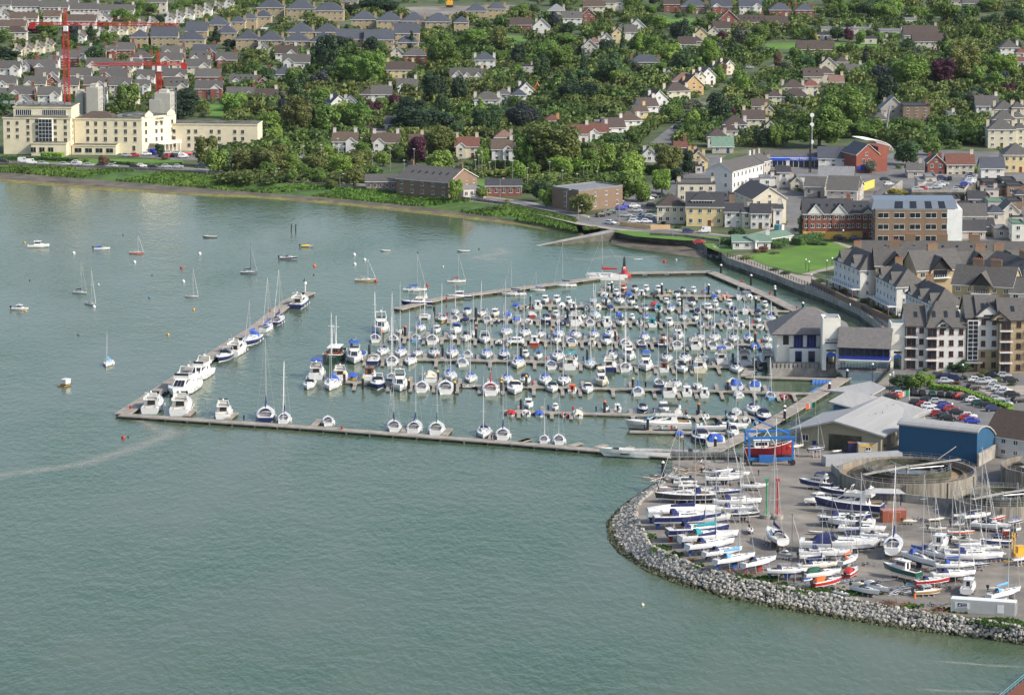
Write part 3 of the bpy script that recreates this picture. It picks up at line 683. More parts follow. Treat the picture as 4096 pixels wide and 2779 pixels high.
def boat(T,u,v,w,d,opts,group,where,z=0.0):
    """u,v photo px of the near end of the hull on the water; w = visible width px; d = n/f (bow near/far), l/r (bow left/right) or heading"""
    h='W';cov=None;m=None;land=None;spars='spar';bm=0;extra='';rz=None;wrap=False;dz=0.;LL=None
    for o in opts.split():
        if o[0]=='h': h=o[1]
        elif o[0]=='c': cov=o[1]
        elif o[0]=='m': m=float(o[1:])
        elif o[0]=='k': land={'b':'af_blue','r':'af_red','d':'af_dark','w':'af_white'}[o[1]]
        elif o[0]=='s': spars={'d':'dark','w':'white','t':'teak'}[o[1]]
        elif o[0]=='a': rz=float(o[1:])
        elif o[0]=='z': dz=float(o[1:])
        elif o[0]=='L': LL=float(o[1:])
        elif o[0]=='x': wrap=True
    g=P(u,v,z+dz); s=px(g)[2]
    if d in 'nf': B=w/s*.93; L=LL or min(B*RAT[T],22)
    else:
        L=w/s; B=L/RAT[T]*(1.0 if L<14 else .9)
        if rz is not None: L=min(L/max(.5,abs(math.cos(R(rz)))),26)
    base={'n':-90,'f':90,'l':180,'r':0}[d]; ang=R(base+(rz if rz is not None else rb.uniform(-4,4)))
    c=Vector((g.x,g.y+(L/2*abs(math.sin(ang)) if d in 'nf' else B*.35+L*.45*abs(math.sin(ang))),z+dz))
    desc=(CN[h]+' '+TN[T]) if h!='W' else 'white '+TN[T]
    if cov: desc+=' with '+CN[cov]+' '+('sail cover' if T=='Y' else 'bimini' if T=='F' else 'roof' if T=='W' else 'canopy' if T=='C' else 'cover')
    if wrap: desc='long hull wrapped in white sheeting'
    root=thing(TO[T],'sailboat' if T=='Y' else 'boat',c,ang,desc,where,group)
    mh=0
    if T in 'YK': 
        # mast foot sits forward of amidships; the pixel of its truck gives the height
        f=c+Vector((math.cos(ang),math.sin(ang),0))*L*.12
        mh=ztop(f,m)-c.z if m is not None else L*1.28
        if m is not None and m>9000: mh=0
        mh=min(mh,L*2.1)
    if wrap:
        me,deck=make_hull('Y',L,B,land or 'navy','white'); part('hull',me,root,col='W'); keel_parts(root,L,land or 'af_blue')
        dd=MB(); rs=[]
        for i in range(8):
            t=i/7; x,b,zz=deck[int(t*9)]; hh=1.2*math.sin(PI*(.15+.75*t)); rs.append([(x,b*1.04*math.cos(PI*k/6),zz-.2+hh*math.sin(PI*k/6)) for k in range(7)])
        dd.loft(rs,0); part('wrapping',dd,root,col='W',mats='cloth')
    elif T=='Y': yacht(root,L,B,h,cov,mh,land,spars,hood=(L>7.5))
    elif T=='F': flybridge(root,L,B,h,cov,land)
    elif T=='C': cruiser(root,L,B,h,cov,land)
    elif T=='W': wheelboat(root,L,B,h,cov,land)
    elif T=='O': openboat(root,L,B,h,cov,land)
    elif T=='U': rowboat(root,L,B,h,cov,land)
    elif T=='R': rib(root,L,B,h,cov,land)
    elif T=='K': catamaran(root,L,B,h,cov,mh)
    return root,L,B,c,ang
def stands(root,L,B,c,ang,h,where,kind='Y'):
    """cradle props under a boat ashore: a thing of its own"""
    t=thing('boat_cradle','boat cradle',(c.x,c.y,ZL),ang,'metal cradle propping up the '+('yacht' if kind=='Y' else 'motorboat'),where,'boat cradles in the yard')
    m=MB(); m.box(0,0,.03,L*.5,.16,.14); m.box(-L*.2,0,.03,.16,B*.8,.14); m.box(L*.18,0,.03,.16,B*.8,.14); part('base_frame',m,t,mats='rust')
    me=cached(('prop',round(h,1)),lambda:prop_mesh(h))
    for sx in (-.22,.0,.2):
        for sy in (-1,1): part('prop',me,t,loc=(L*sx,sy*B*.52,0),rot=(sy*.22,0,0))
def prop_mesh(h):
    m=MB(); m.tube((0,0,0),(0,0,h+.1),.06,n=5); m.box(0,0,h+.05,.3,.3,.06); m.box(0,0,0,.5,.5,.05); return m.mesh('prop','metal')
# ---------------------------------------------------------------- the boats in the marina
WIN={'1':(1440,1120,3.8733),'2':(2000,1100,3.8733),'3':(2560,1100,3.8733),'4':(2000,1300,3.8733),'5':(2560,1300,3.8733),'A':(1200,1200,2.2529),'L':(400,1200,2.2529),'B':(2048,1200,2.2529),'S':(0,660,2.2529),'T':(1024,660,2.2529),'U':(2048,660,2.2529),
 'Y':(2350,1800,2.2529),'Z':(3072,1800,2.2529),'D':(3072,1200,2.2529),'E':(2900,1680,1.8871),'H':(0,0,2.2529),'I':(1024,0,2.2529),'J':(2048,0,2.2529),'K':(3072,0,2.2529),'V':(3072,660,2.2529),'M':(2600,560,3.32),'N':(3300,560,2.9196)}
def wp(W_,x,y): a,b,k=WIN[W_]; return a+x/k,b+y/k
BT='''r1 f|2 C 1705 240 120 n cW;2 W 1915 255 120 n hR cO;2 C 2095 265 120 n cN;2 W 2270 260 110 n;3 W 290 280 120 n;3 R 470 275 100 r hY;3 C 670 280 110 n;3 W 835 285 105 n;3 O 1045 290 110 n cB;3 Y 1215 290 90 n cB m170
r1 n|2 O 1620 345 120 f;2 W 1810 330 115 n;2 O 2000 345 120 f cB;2 W 2200 345 120 f;3 O 215 350 120 f cK;3 O 420 350 90 n hK;3 C 570 360 130 n;3 O 1160 370 105 f cB;3 R 1325 380 120 f hO;3 Y 1535 380 105 f cB m120;3 C 1700 380 110 f cW
r2 f|2 W 700 440 130 n;2 W 880 440 130 n;2 W 1065 450 115 n;2 Y 1450 450 120 n cN m120;2 Y 1640 455 130 n cN m60;2 Y 1855 460 160 n m0;2 C 2040 470 130 n;3 O 225 500 120 f hb cR;3 W 415 460 105 n;3 W 620 480 115 n;3 C 810 490 130 n cN;3 Y 1010 500 100 n m100;3 W 1175 500 110 n;3 W 1390 495 120 n;3 W 1945 510 110 n
r2 n|2 O 245 510 110 f cB;2 O 405 520 90 f;2 W 585 530 140 f;2 C 960 520 120 f cW;2 W 1140 540 120 f hN;2 R 1345 550 120 f hN;2 C 1510 540 120 f cC;2 O 1710 540 110 f cN;2 U 1890 525 105 r hD;2 C 2095 540 110 n ct;2 C 2255 560 110 n cN;3 W 290 575 130 f cT;3 Y 485 580 140 n cB m300;3 Y 725 580 90 f hb m330;3 C 890 600 115 f cN;3 W 1065 575 140 n hN;3 O 1240 580 110 f;3 C 1450 585 130 f cN;3 Y 1635 605 120 f m190;3 O 1835 600 110 f cN;3 O 1970 600 100 f
r3 f|1 K 1000 610 200 f m60;1 Y 1470 545 125 n cB m50;1 C 1655 555 150 n cB;1 Y 1885 575 145 n hC m10;1 W 2090 580 140 n hC;2 C 110 680 150 f cB;2 Y 490 655 130 f hR cR m300;2 W 870 665 120 n;2 O 1050 690 110 f hN;2 O 1290 680 110 n;2 Y 1480 690 160 n cb m130;2 C 1850 690 140 f cB;2 W 2050 700 100 n;2 O 2255 690 110 n cB;3 O 290 700 90 f cK;3 Y 675 705 120 n cB m370;3 C 865 715 130 n;3 Y 1060 700 130 n hC m380;3 C 1470 735 140 n cB;3 C 1835 740 120 n cN;3 Y 2040 740 160 n cB m390
r3 n|1 Y 1270 665 150 n hE m30;1 Y 1470 655 150 f m350;1 O 1640 660 120 f cN;1 Y 1965 660 150 f m430;1 O 2110 665 110 f hN;2 C 260 755 150 f cB;2 O 445 765 130 f;2 C 715 760 170 n hN cN;2 O 930 780 120 f hN;2 F 1165 790 210 f;2 Y 1400 790 150 f m400;2 W 1660 800 160 f;2 W 1875 800 150 n cK;2 W 2160 790 120 f cG;3 W 190 810 150 f cT;3 W 455 805 150 n;3 C 940 815 120 f cN;3 C 1120 820 130 f cN;3 Y 1385 835 140 f m600;3 W 1575 835 125 f;3 O 1870 850 130 f;3 Y 2055 850 110 f hb m560
r4 f|1 F 310 850 265 n;1 Y 620 855 140 n hC cG m20;1 Y 925 805 160 n cB m20;1 W 1185 830 130 n;1 C 1480 850 200 n cB;1 Y 1755 870 120 n cB m180;1 Y 2230 860 130 n m330;2 Y 90 950 180 n cB m60;2 Y 380 965 180 n cN m140;2 Y 625 975 150 n m400;2 Y 910 985 180 n cB m430;2 Y 1170 1000 180 n m340;2 Y 1460 990 160 n cB m250;2 Y 1720 990 200 n m500;2 Y 2240 1030 160 n cB m340;3 W 365 1020 120 n cD;3 F 600 1010 170 n;3 Y 940 1030 160 n cN m420;3 Y 1165 1040 180 n cN m340;3 Y 1460 1045 170 n cN m400;3 Y 1695 1050 150 n cB m620;3 Y 1985 1050 140 n m600
r4 n|1 Y 225 970 185 f cB m180;1 Y 510 975 170 f hN m430;1 Y 860 960 160 f hb m650;1 Y 1110 1000 210 f cN m480;1 C 1425 945 150 n;1 C 1640 965 185 n cK;1 C 1930 990 185 n;1 O 2150 1010 120 f hN;2 K 245 1095 290 n m560;2 W 540 1095 160 f hR;2 C 870 1080 170 n cB;2 Y 1105 1100 180 f hC cB m560;2 W 1430 1110 130 f hC cC;2 C 1650 1100 180 n cB;2 Y 1950 1130 190 f m350;2 Y 2195 1125 160 f hN cN m620;3 W 345 1125 150 f hN cD;3 Y 590 1155 190 f m650;3 F 870 1160 180 f;3 Y 1130 1150 170 f m590;3 Y 1370 1145 150 f m600;3 R 1800 1160 160 f hB;3 Y 2000 1150 130 f m830
r5 f|1 C 50 1190 120 f cB;1 Y 340 1180 190 n m450;1 Y 620 1200 190 n cB m430;1 Y 880 1190 150 n cN m650;1 Y 1135 1205 180 n cN m480;1 Y 1420 1215 200 n cB m540;1 Y 1665 1200 150 f m680;1 Y 1960 1225 180 n cB m430;1 Y 2230 1230 170 n hN cB m700;2 W 395 1290 130 n;2 W 595 1310 140 n cB;2 Y 900 1340 200 n m420;2 C 1150 1350 130 n cN;2 Y 1740 1330 200 n m820;2 F 2000 1340 210 n;3 Y 425 1360 180 n cN m600;3 Y 700 1370 195 n cN m380;3 Y 1000 1360 160 n m740;3 F 1265 1390 210 f cB;3 F 1620 1420 250 f cK;A F 480 580 150 n cB
r5 n|1 C 210 1310 200 f hN;1 Y 490 1330 210 f m180;1 Y 770 1330 195 n m460;1 Y 1580 1345 190 f cb m680;2 Y 280 1460 220 n hC cB m530;2 Y 795 1465 190 f cB m700;2 F 1095 1475 220 f cT;2 Y 1405 1465 190 n cb m760;2 F 1700 1500 230 f hN;2 Y 1955 1505 200 f m560;3 F 100 1500 220 n cB;3 W 380 1510 170 f cD;3 C 665 1530 200 n;3 F 940 1520 220 f hC;3 Y 1520 1535 210 n m560
r6 f|A F 140 720 150 f cB;A F 350 735 140 f;A O 475 720 90 f hY cB;A W 620 725 130 f cD;A Y 820 730 95 f hN m20;A C 1170 745 130 f cC;A Y 1350 730 120 n cB m100;A Y 1535 750 110 n cB m200;A Y 1865 762 110 n cB m0;4 C 390 930 190 n cN;4 Y 700 940 210 n cB m-150;4 Y 990 940 200 n cN m50;4 F 1575 960 210 n hC cC;5 Y 300 965 175 f hN m320;5 Y 570 980 160 n m-50;5 Y 895 1005 140 n m400;5 C 1490 1010 220 f cB;5 C 1800 1020 200 f cB
r6 n|A C 75 812 115 n;A Y 280 822 165 n cB m105;A C 690 812 145 n hN;A F 893 830 150 n;A Y 1095 835 135 f m590;A Y 1310 850 165 f m500;A R 1520 795 110 r hV;A Y 1715 862 165 f cR m190;4 C 230 1085 270 n cC;4 C 815 1055 190 n cG;4 W 1120 1065 150 f cO;4 C 1360 1070 190 n cC;4 Y 2145 1100 190 f cB m350;5 F 475 1125 220 f;5 W 735 1110 170 f;5 W 1010 1130 160 f;5 Y 1535 1135 150 f cB m650;5 Y 2035 1155 160 f hb cB m480;5 R 2250 1160 130 f hR
r7 f|4 W 445 1300 160 n;4 W 860 1325 110 n;4 C 1640 1340 110 n;4 W 1825 1350 130 f;4 C 2225 1365 160 n hN cN;5 W 375 1370 180 n;5 Y 1500 1400 150 f m830;5 Y 1780 1410 230 n cN m470
r7 n|4 O 170 1415 140 f cR;4 O 405 1420 150 f;4 O 605 1425 140 f cB;4 R 995 1430 110 f hR;4 C 1210 1450 165 f cC;5 R 740 1470 120 n hV;5 O 1020 1480 150 n;5 C 1440 1510 170 n;5 O 1660 1515 130 f;5 C 1945 1520 240 n hN cN
r8 f|B F 1330 1172 570 l hV cK a3;B C 1890 1177 450 r;B C 1720 1300 190 n hN cN L11;B C 1840 1322 190 f cB L11;B C 2000 1245 120 n cN
r8 n|B O 1510 1235 75 f cB
bw|A Y 245 1135 115 f m9999;A Y 840 1190 140 f m640 cN;A Y 1030 1205 150 f m590 cN;A Y 1228 1220 160 f m640 cG;A Y 1655 1252 140 n m690 cN;A Y 1828 1265 145 f m680 cN;A Y 2202 1295 100 f m895;B Y 425 1305 120 f m840;L F 460 1027 180 f;L F 715 1045 195 f;L F 1095 1075 160 f;L Y 1478 1103 185 f hN m350 cN;L Y 1650 1115 130 f m540 cN
bo|B U 730 1380 230 l
dl|L F 720 885 250 n a-11 L18;L F 875 750 180 n a-11;L C 1105 560 140 n hN a-11;L F 1225 512 150 f a-11;L Y 1350 418 160 n hN m0 cB a-11;T Y 90 1508 110 f m1010 cB a-11;T Y 190 1445 120 f hN m935 cN a-11;T F 390 1298 135 f hN a-11
bt|2 Y 220 320 370 l m-235 cN a5;2 Y 585 250 230 l cB m-30 a5;2 Y 1010 185 350 l cN m-500 a5;T F 1450 1270 265 l hN a7;T W 1830 1205 215 l hN a5;3 C 1720 292 240 r cK a-20
mo|S W 340 745 190 r;S C 915 765 140 r cB;S Y 1228 800 130 r hR m630;S U 1893 655 125 l hK;S Y 715 1162 130 r cN m800 a-25;S Y 810 1272 105 r m930 a-50;S Y 1725 1195 120 r m860 a-20;S Y 2240 978 150 r hN cN m710 sd;S W 175 1310 150 r a-12;T O 457 740 110 r hG cY;T U 1167 778 88 l hC;T U 1870 782 110 l hS;T C 290 850 155 r hN;T Y 985 1050 190 r hE m845;T Y 1805 1060 165 r cR m810;T Y 1430 1138 210 r cB m800;U U 1137 858 80 r hb;L Y 60 605 90 n m265 cb'''
ROWN={'r1':'first','r2':'second','r3':'third','r4':'fourth','r5':'fifth','r6':'sixth','r7':'seventh','r8':'short eighth'}
BOATX={}
for ln in BT.strip().split('\n'):
    hd,rest=ln.split('|')
    row=hd.split()
    if len(row)==2:
        where=('behind' if row[1]=='f' else 'in front of')+' the '+ROWN[row[0]]+' pontoon'; grp='boats berthed on the '+ROWN[row[0]]+' pontoon'
    else:
        where={'bw':'inside the long front breakwater','bo':'outside the long front breakwater','dl':'along the diagonal left breakwater','bt':'alongside the rear breakwater pontoon','mo':'moored in open water'}[row[0]]
        grp='boats '+where
    for e in rest.split(';'):
        w=e.split(); W_=w[0]; k=WIN[W_][2]; u,v=wp(W_,float(w[2]),float(w[3]))
        op=[]
        for q in w[6:]:
            if q[0]=='m': q='m%.1f'%(WIN[W_][1]+float(q[1:])/k if float(q[1:])<9000 else 9999)
            op.append(q)
        r=boat(w[1],u,v,float(w[4])/k,w[5],' '.join(op),grp,where)
        BOATX.setdefault(tuple(row),[]).append((r[3],r[2],r[1]))
# ---------------------------------------------------------------- boats ashore in the yard
YD='''Y O 700 350 100 r hR cW a-10 z.7
Y W 880 310 200 r a-6 z.9
Y C 820 270 190 l a-8 z.8
Y Y 1230 275 330 r cW kd m-160 a6 z1.4
Y C 1120 215 150 r a-20 z.8
Y C 1330 235 250 r cW a-6 z.8
Y W 1420 455 110 r a20 z.9
Y Y 1010 580 420 r kb hV m9999 a10 z1.4
Z C 960 790 240 r a-14 kd z.8
Z Y 1000 835 200 r a-20 m9999 kr z1.1
Z C 1650 930 230 r cC a-12 kd z.8
Z Y 1780 925 360 r kd m260 a-4 z1.3
Z Y 2050 960 200 r kr m9999 a10 z1.2
Z C 2200 740 170 r a20 kw z.8
Z O 360 1180 90 r cB a30 kd z.5
Z C 1960 665 190 r a-10 kw z.8
Z O 1310 1230 110 r cT a-30 kd z.5
Z O 1740 1370 110 r hB a15 kd z.5
Z C 1620 1120 200 r cN a10 kd z.7
Z Y 2280 1000 150 r kb m9999 a30 z1.2
Z C 1530 720 150 r hC a-10 kd z.7
Z O 2050 1260 100 r cC a-20 kd z.5
Y Y 850 600 620 r x kb a9 z1.9
Y Y 900 655 600 r hN kb m-243 cN a8 z1.9
Y Y 890 450 540 l hK kd m-240 a4 z1.0
Y F 960 415 380 r hV cK a3 z.9
Y Y 1230 400 330 r hK kd m-300 a4 z1.4
Y Y 1350 490 430 r kw cN a3 m-60 z1.4
Y C 1500 340 240 r kw a-4 z.8
Y Y 1340 555 390 r hS kd a3 m80 z1.4
Y Y 1400 600 300 r hK kd a3 m380 z1.5
Y Y 1000 770 560 r hN kr m-150 cN a15 z1.9
Y Y 1060 660 460 r hV kd m9999 a12 z1.5
Y Y 1100 830 530 r kb m200 cT a20 z1.7
Y Y 1115 900 430 r kb m320 cN a28 z1.8
Y Y 1225 960 350 r kd a30 m9999 z1.6
Y Y 1335 1030 370 r kb cb m-90 a34 z1.8
Y Y 1560 1060 310 r kr a42 m9999 z1.7
Y Y 1800 1110 360 r kb sd m575 a2 z1.7
Y Y 1712 845 175 f a12 m-60 kd cN z1.6
Y O 1470 745 65 n z.6
Y C 2120 1150 330 r hW cG a20 kd z.7
Y C 2165 1230 265 r hR cO a34 kr z.7
Y W 1790 960 110 r hS a-40 z.9
Z F 440 340 270 l hN cN a-30 kd z.9
Z C 655 410 320 l hN a-22 kd z.9
Z F 750 565 570 l hN a-22 kd z1.1
Z W 455 480 110 n hW a-60 z.7
Z Y 700 640 460 r hN kd a3 m9999 z1.4
Z C 720 690 480 l a-16 kw z.8
Z C 850 750 400 r a-12 kw z.8
Z U 430 745 130 l hD a0 z.5
Z Y 790 835 390 r kw m200 cN a-4 z1.3
Z C 640 900 680 r cN a-8 kd z1.0
Z Y 520 955 470 r kd m390 sd cN a-2 z1.4
Z Y 740 1030 115 f a-35 m440 cO kw z1.3
Z W 430 980 290 r cW a0 kd z.8
Z Y 450 1070 360 r hC cN m510 kd a14 z1.5
Z C 760 1145 105 f hR cR a-25 z.7
Z O 670 1315 120 r a-50 kd z.5
Z C 890 1310 220 r cC a-48 kd z.7
Z C 985 1285 200 r cW a-50 kd z.7
Z Y 1160 930 190 f m120 kd cN a-10 z1.6
Z Y 1385 1050 250 r m220 cB a-62 kd z1.4
Z W 1225 1150 280 l hG kd a-50 z1.2
Z Y 1490 985 215 r m400 a-58 kd z1.2
Z W 1570 900 150 f hW a-20 kd L9 z.9
Z Y 1860 985 520 r kb m180 a-2 cW z1.6
Z Y 1690 1060 350 r m570 cB kd a4 z1.3
Z Y 1900 1040 180 r hN m9999 kd a0 z1.2
Z Y 1680 1150 400 r kd m-100 a12 z1.4
Z Y 1490 1210 320 r hR m9999 kr a20 z1.2
Z W 1440 1300 240 r hE cS a12 kd z.5
Z W 1830 1290 135 f hW a-15 L8 kd z.7
Z Y 2150 1340 320 r cb m410 a40 kw z1.0
Z U 1515 635 150 r hC a14 z.4
Z O 1280 650 120 r hC cC a-5 z.6
Z Y 1900 620 280 r m-110 a25 kw z1.5
Z Y 2090 635 170 r hR m9999 cR a40 kr z1.2
Z Y 2235 665 150 r hN m190 cB a30 kd z1.1
Z C 2020 720 320 r a-25 kw z.8
Z C 1745 600 150 r kw a10 z.9
Z R 1715 685 110 r hV a-5 z.3
Z U 1740 755 230 r hO a-4 z.4
Z W 2060 850 290 l hN cN a-2 kd z.8
Z Y 1640 810 200 r hC m300 a-25 kd z1.1
Z C 1790 850 220 r hC a-30 kw z.8
Z Y 1930 905 330 r hW m180 a-6 kd z1.2
E Y 690 230 130 r hN cN m-20 kd a20 z1.9
E Y 520 215 150 r hC m-180 kd a24 z2.2
E U 845 240 70 r hW a20 z.6'''
PEND=[]
for e in YD.split('\n'):
    w=e.split(); W_=w[0]; k=WIN[W_][2]; u,v=wp(W_,float(w[2]),float(w[3])); op=[]
    for q in w[6:]:
        if q[0]=='m': q='m%.1f'%(WIN[W_][1]+float(q[1:])/k if float(q[1:])<9000 else 9999)
        op.append(q)
    dz=[float(q[1:]) for q in op if q[0]=='z']; dz=dz[0] if dz else .6
    where='ashore in the '+('left' if u<2980 else 'middle' if u<3560 else 'right')+' yard'
    r=boat(w[1],u,v,float(w[4])/k,w[5],' '.join(op),'boats laid up in the boatyard',where,z=ZL)
    if w[1] not in 'UR': stands(r[0],r[1],r[2],r[3],r[4],dz-.25 if w[1]!='Y' else dz-.1,where,w[1])
# trimaran on the rear breakwater
u,v=wp('2',1660,80); g=P(u,v); L=13.5; t=thing('trimaran','sailboat',(g.x,g.y+4,0),R(183),'white trimaran with red sail cover berthed on the rear breakwater','')
me,_=make_hull('Y',L,2.6,'navy','navy'); part('hull',me,t,col='W')
me,_=make_hull('Y',L*.85,1.3,'navy','white')
for s in (-1,1): part('outrigger',me,t,col='W',loc=(.3,s*4.4,.1))
m=MB(); m.box(-1.2,0,.95,.8,8.6,.25); m.box(2.2,0,.95,.8,8.6,.25); part('crossbeam',m,t,mats='gel')
b,w=house_box(L,-1.8,3,2,1.1,1.1,.6,1,.1,.85,(.1,.9,.3,.8),None); c_=part('cabin',b,t,mats='gel')
for nm,q in w: part(nm,q,c_,mats='glass')
f=Vector((g.x-1,g.y+4,0)); rig(t,L,min(ztop(f,942),24),1.7,'R','W')
# fishing trawler at the head of the fifth pontoon
def trawler(name,c,ang,L,hc,desc,where,z=0,wood=True,group=None):
    t=thing(name,'fishing boat',c,ang,desc,where,fixed=True); B=L*.30; rs=[]
    m=MB()
    for i in range(11):
        q=i/10; b=(.80+.2*math.sin(PI/2*min(1,q/.35)))*(1 if q<.55 else 1-((q-.55)/.45)**2.4); b=max(b*B/2,.03); zs=1.7+1.5*max(0,(q-.45)/.55)**1.6+.3*max(0,.3-q); x=-L/2+L*q+.5*q**3
        hf=[(x,b,zs),(x,b*.97,zs*.6),(x,b*.93,.25),(x,b*.85,-.2),(x,b*.4,-1.1),(x,0,-1.5)]; rs.append(hf+[(p[0],-p[1],p[2]) for p in hf[-2::-1]])
    m.loft([r[::-1] for r in rs],[0,0,0,1,1,1,1,0,0,0]); m.poly(rs[0],0); part('hull',m,t,col=hc,mats=['paint','af_dark'])
    m=MB(); m.loft([[(r[0][0],r[0][1]*.95,r[0][2]-.6),(r[0][0],-r[0][1]*.95,r[0][2]-.6)] for r in rs],0); part('deck',m,t,mats='deckgrey')
    m=MB()
    for a,b_ in zip(rs,rs[1:]):
        for k in (0,-1): m.tube(a[k],b_[k],.09,n=5)
    part('rubbing_strake',m,t,mats='white')
    b,w=house_box(L,-L*.30,L*.02,B*.6,B*.5,1.1,2.3,.2,.05,.94,(.08,.92,.45,.8),(.06,.94,.5,.85),None,4); c2=part('wheelhouse',b,t,col='D' if wood else 'W')
    for nm,q in w: part(nm,q,c2,mats='glass')
    m=MB(); m.box(-L*.14,0,3.4,L*.36,B*.66,.15); part('roof',m,c2,mats='white')
    for x,h in ((-L*.24,.58*L),(L*.18,.68*L)):
        m=MB(); m.tube((x,0,1),(x,0,h+1),.14,.08,6); m.tube((x,0,1.8),(x+2.6*(1 if x<0 else -1),0,h*.8),.08,n=5); m.tube((x,-1,h*.8),(x,1,h*.8),.06,n=4); part('mast',m,t,mats='white')
        for s in (-1,1):
            m=MB(); m.tube((x,0,h),(x,s*B*.45,1.8),.02,n=3); part('rigging',m,t,mats='metal')
    m=MB(); m.box(L*.05,0,1.2,1.2,1.6,.8); m.tube((L*.05,-1,1.9),(L*.05,1,1.9),.4,n=8); part('winch',m,t,mats='rust')
    m=MB()
    for k in range(5): m.blob((-L*.1+k*1.6,B*.38*(1 if k%2 else -1),1.9),(.3,.3,.3),rnd=0)
    part('buoy',m,t,col='O'); return t
u,v=wp('A',290,585); g=P(u,v); trawler('trawler',(g.x,g.y+9,0),R(-97),19,(.008,.028,.022),'dark green wooden fishing trawler with two masts at the fifth pontoon head','')
# work barge outside the front breakwater, low white hull heaped with dredged mud
u,v=wp('B',1260,1432); g=P(u,v); t=thing('work_barge','boat',(g.x,g.y+2,0),R(176),'long low white work barge with small crane by the quay','',fixed=True); L=24.5;B=4.2
me,_=make_hull('O',L,B,'dark','navy'); part('hull',me,t,col='W')
m=MB(); m.box(-1,0,.9,L*.72,B*.8,.35,0); 
for i in range(26): m.blob((random.uniform(-9,6),random.uniform(-1.2,1.2),1.2),(.9,.6,.35),1,n=6)
part('cargo',m,t,mats=['dark','rust'])
m=MB(); m.tube((-8,0,1),(-8,0,4.6),.12,n=5); m.tube((-8,0,4.6),(-5.5,.4,5.4),.1,n=5); m.tube((-5.5,.4,5.4),(-4.4,.4,3.6),.07,n=5); part('crane_arm',m,t,mats='rust')
m=MB(); m.box(9,0,1,1.6,1.6,1.3); m.box(-9.8,0,1,1.2,1.8,1.4); part('engine_box',m,t,mats='dark')
m=MB()
for s in (-1,1):
    for k in range(10): m.tube((-10+k*2.2,s*B*.45,1.2),(-10+k*2.2,s*B*.45,2.0),.03,n=3)
    m.tube((-10,s*B*.45,2),(9.8,s*B*.45,2),.03,n=3)
part('guard_rail',m,t,mats='metal')
# small yellow launch on a mooring, left
g=P(261,1545); t=thing('launch','boat',(g.x,g.y+1,0),R(60),'small round yellow workboat with white cabin moored at far left','',fixed=True)
me,_=make_hull('O',4.6,2.6,'dark','dark'); part('hull',me,t,col='E'); m=MB(); m.box(.1,0,.7,2.2,1.6,1.1); part('cabin',m,t,mats='gel'); m=MB(); m.box(.1,0,1.8,2.5,1.9,.12); part('roof',m,t,col='W'); m=MB(); m.tube((0,0,1.9),(0,0,2.7),.05,n=4); part('mast',m,t,mats='metal')
# dark houseboat behind the clubhouse terrace
u,v=wp('3',1985,1420); g=P(u,v); t=thing('houseboat','boat',(g.x,g.y+6,0),R(90),'dark motor yacht moored beside the clubhouse terrace','',fixed=True); flybridge(t,14,4.4,'K',None)
# ---------------------------------------------------------------- mooring buoys
BU='S 222 700 Y;S 665 795 W;S 1213 876 W;S 1635 928 R;S 1653 1050 W;S 1747 1303 Y;S 1345 1195 B;S 848 1278 W;S 232 1316 Y;S 1800 800 W;S 887 1077 V;S 1517 1530 Y;S 706 1530 G;S 1108 630 K;S 1370 992 K;T 527 910 O;T 886 808 W;T 980 855 W;T 890 895 W;T 1082 1048 R;T 1543 1085 R;T 1458 788 K;T 1685 918 V;T 520 990 K;L 845 85 Y;L 612 312 Y;L 210 1240 R;L 255 1228 K;Y 497 1392 C;U 1892 828 O;U 1375 872 R;U 1480 856 V;S 268 1037 K;T 2010 757 K;B 1592 1355 R'
BN=dict(W='white',Y='yellow',R='red',B='blue',K='small dark',V='pale grey',O='orange',G='green',C='pink and white')
def _b():
    m=MB(); m.lathe([(0,.45),(.2,.42),(.38,.25),(.44,.05),(.38,-.2),(.2,-.35)],10); m.tube((0,0,.4),(0,0,.62),.06,n=5); return m.mesh('buoy','paint',True)
for e in BU.split(';'):
    W_,x,y,c=e.split(); g=P(*wp(W_,float(x),float(y)),.1)
    thing('mooring_buoy','buoy',g,0,BN[c]+' mooring buoy floating in',('the upper bay' if g.y>1100 else 'the lower bay'),'mooring buoys',mesh=cached('buoy',_b),col=c,s=1.25 if c in 'RWO' else (.6 if c=='K' else .85))
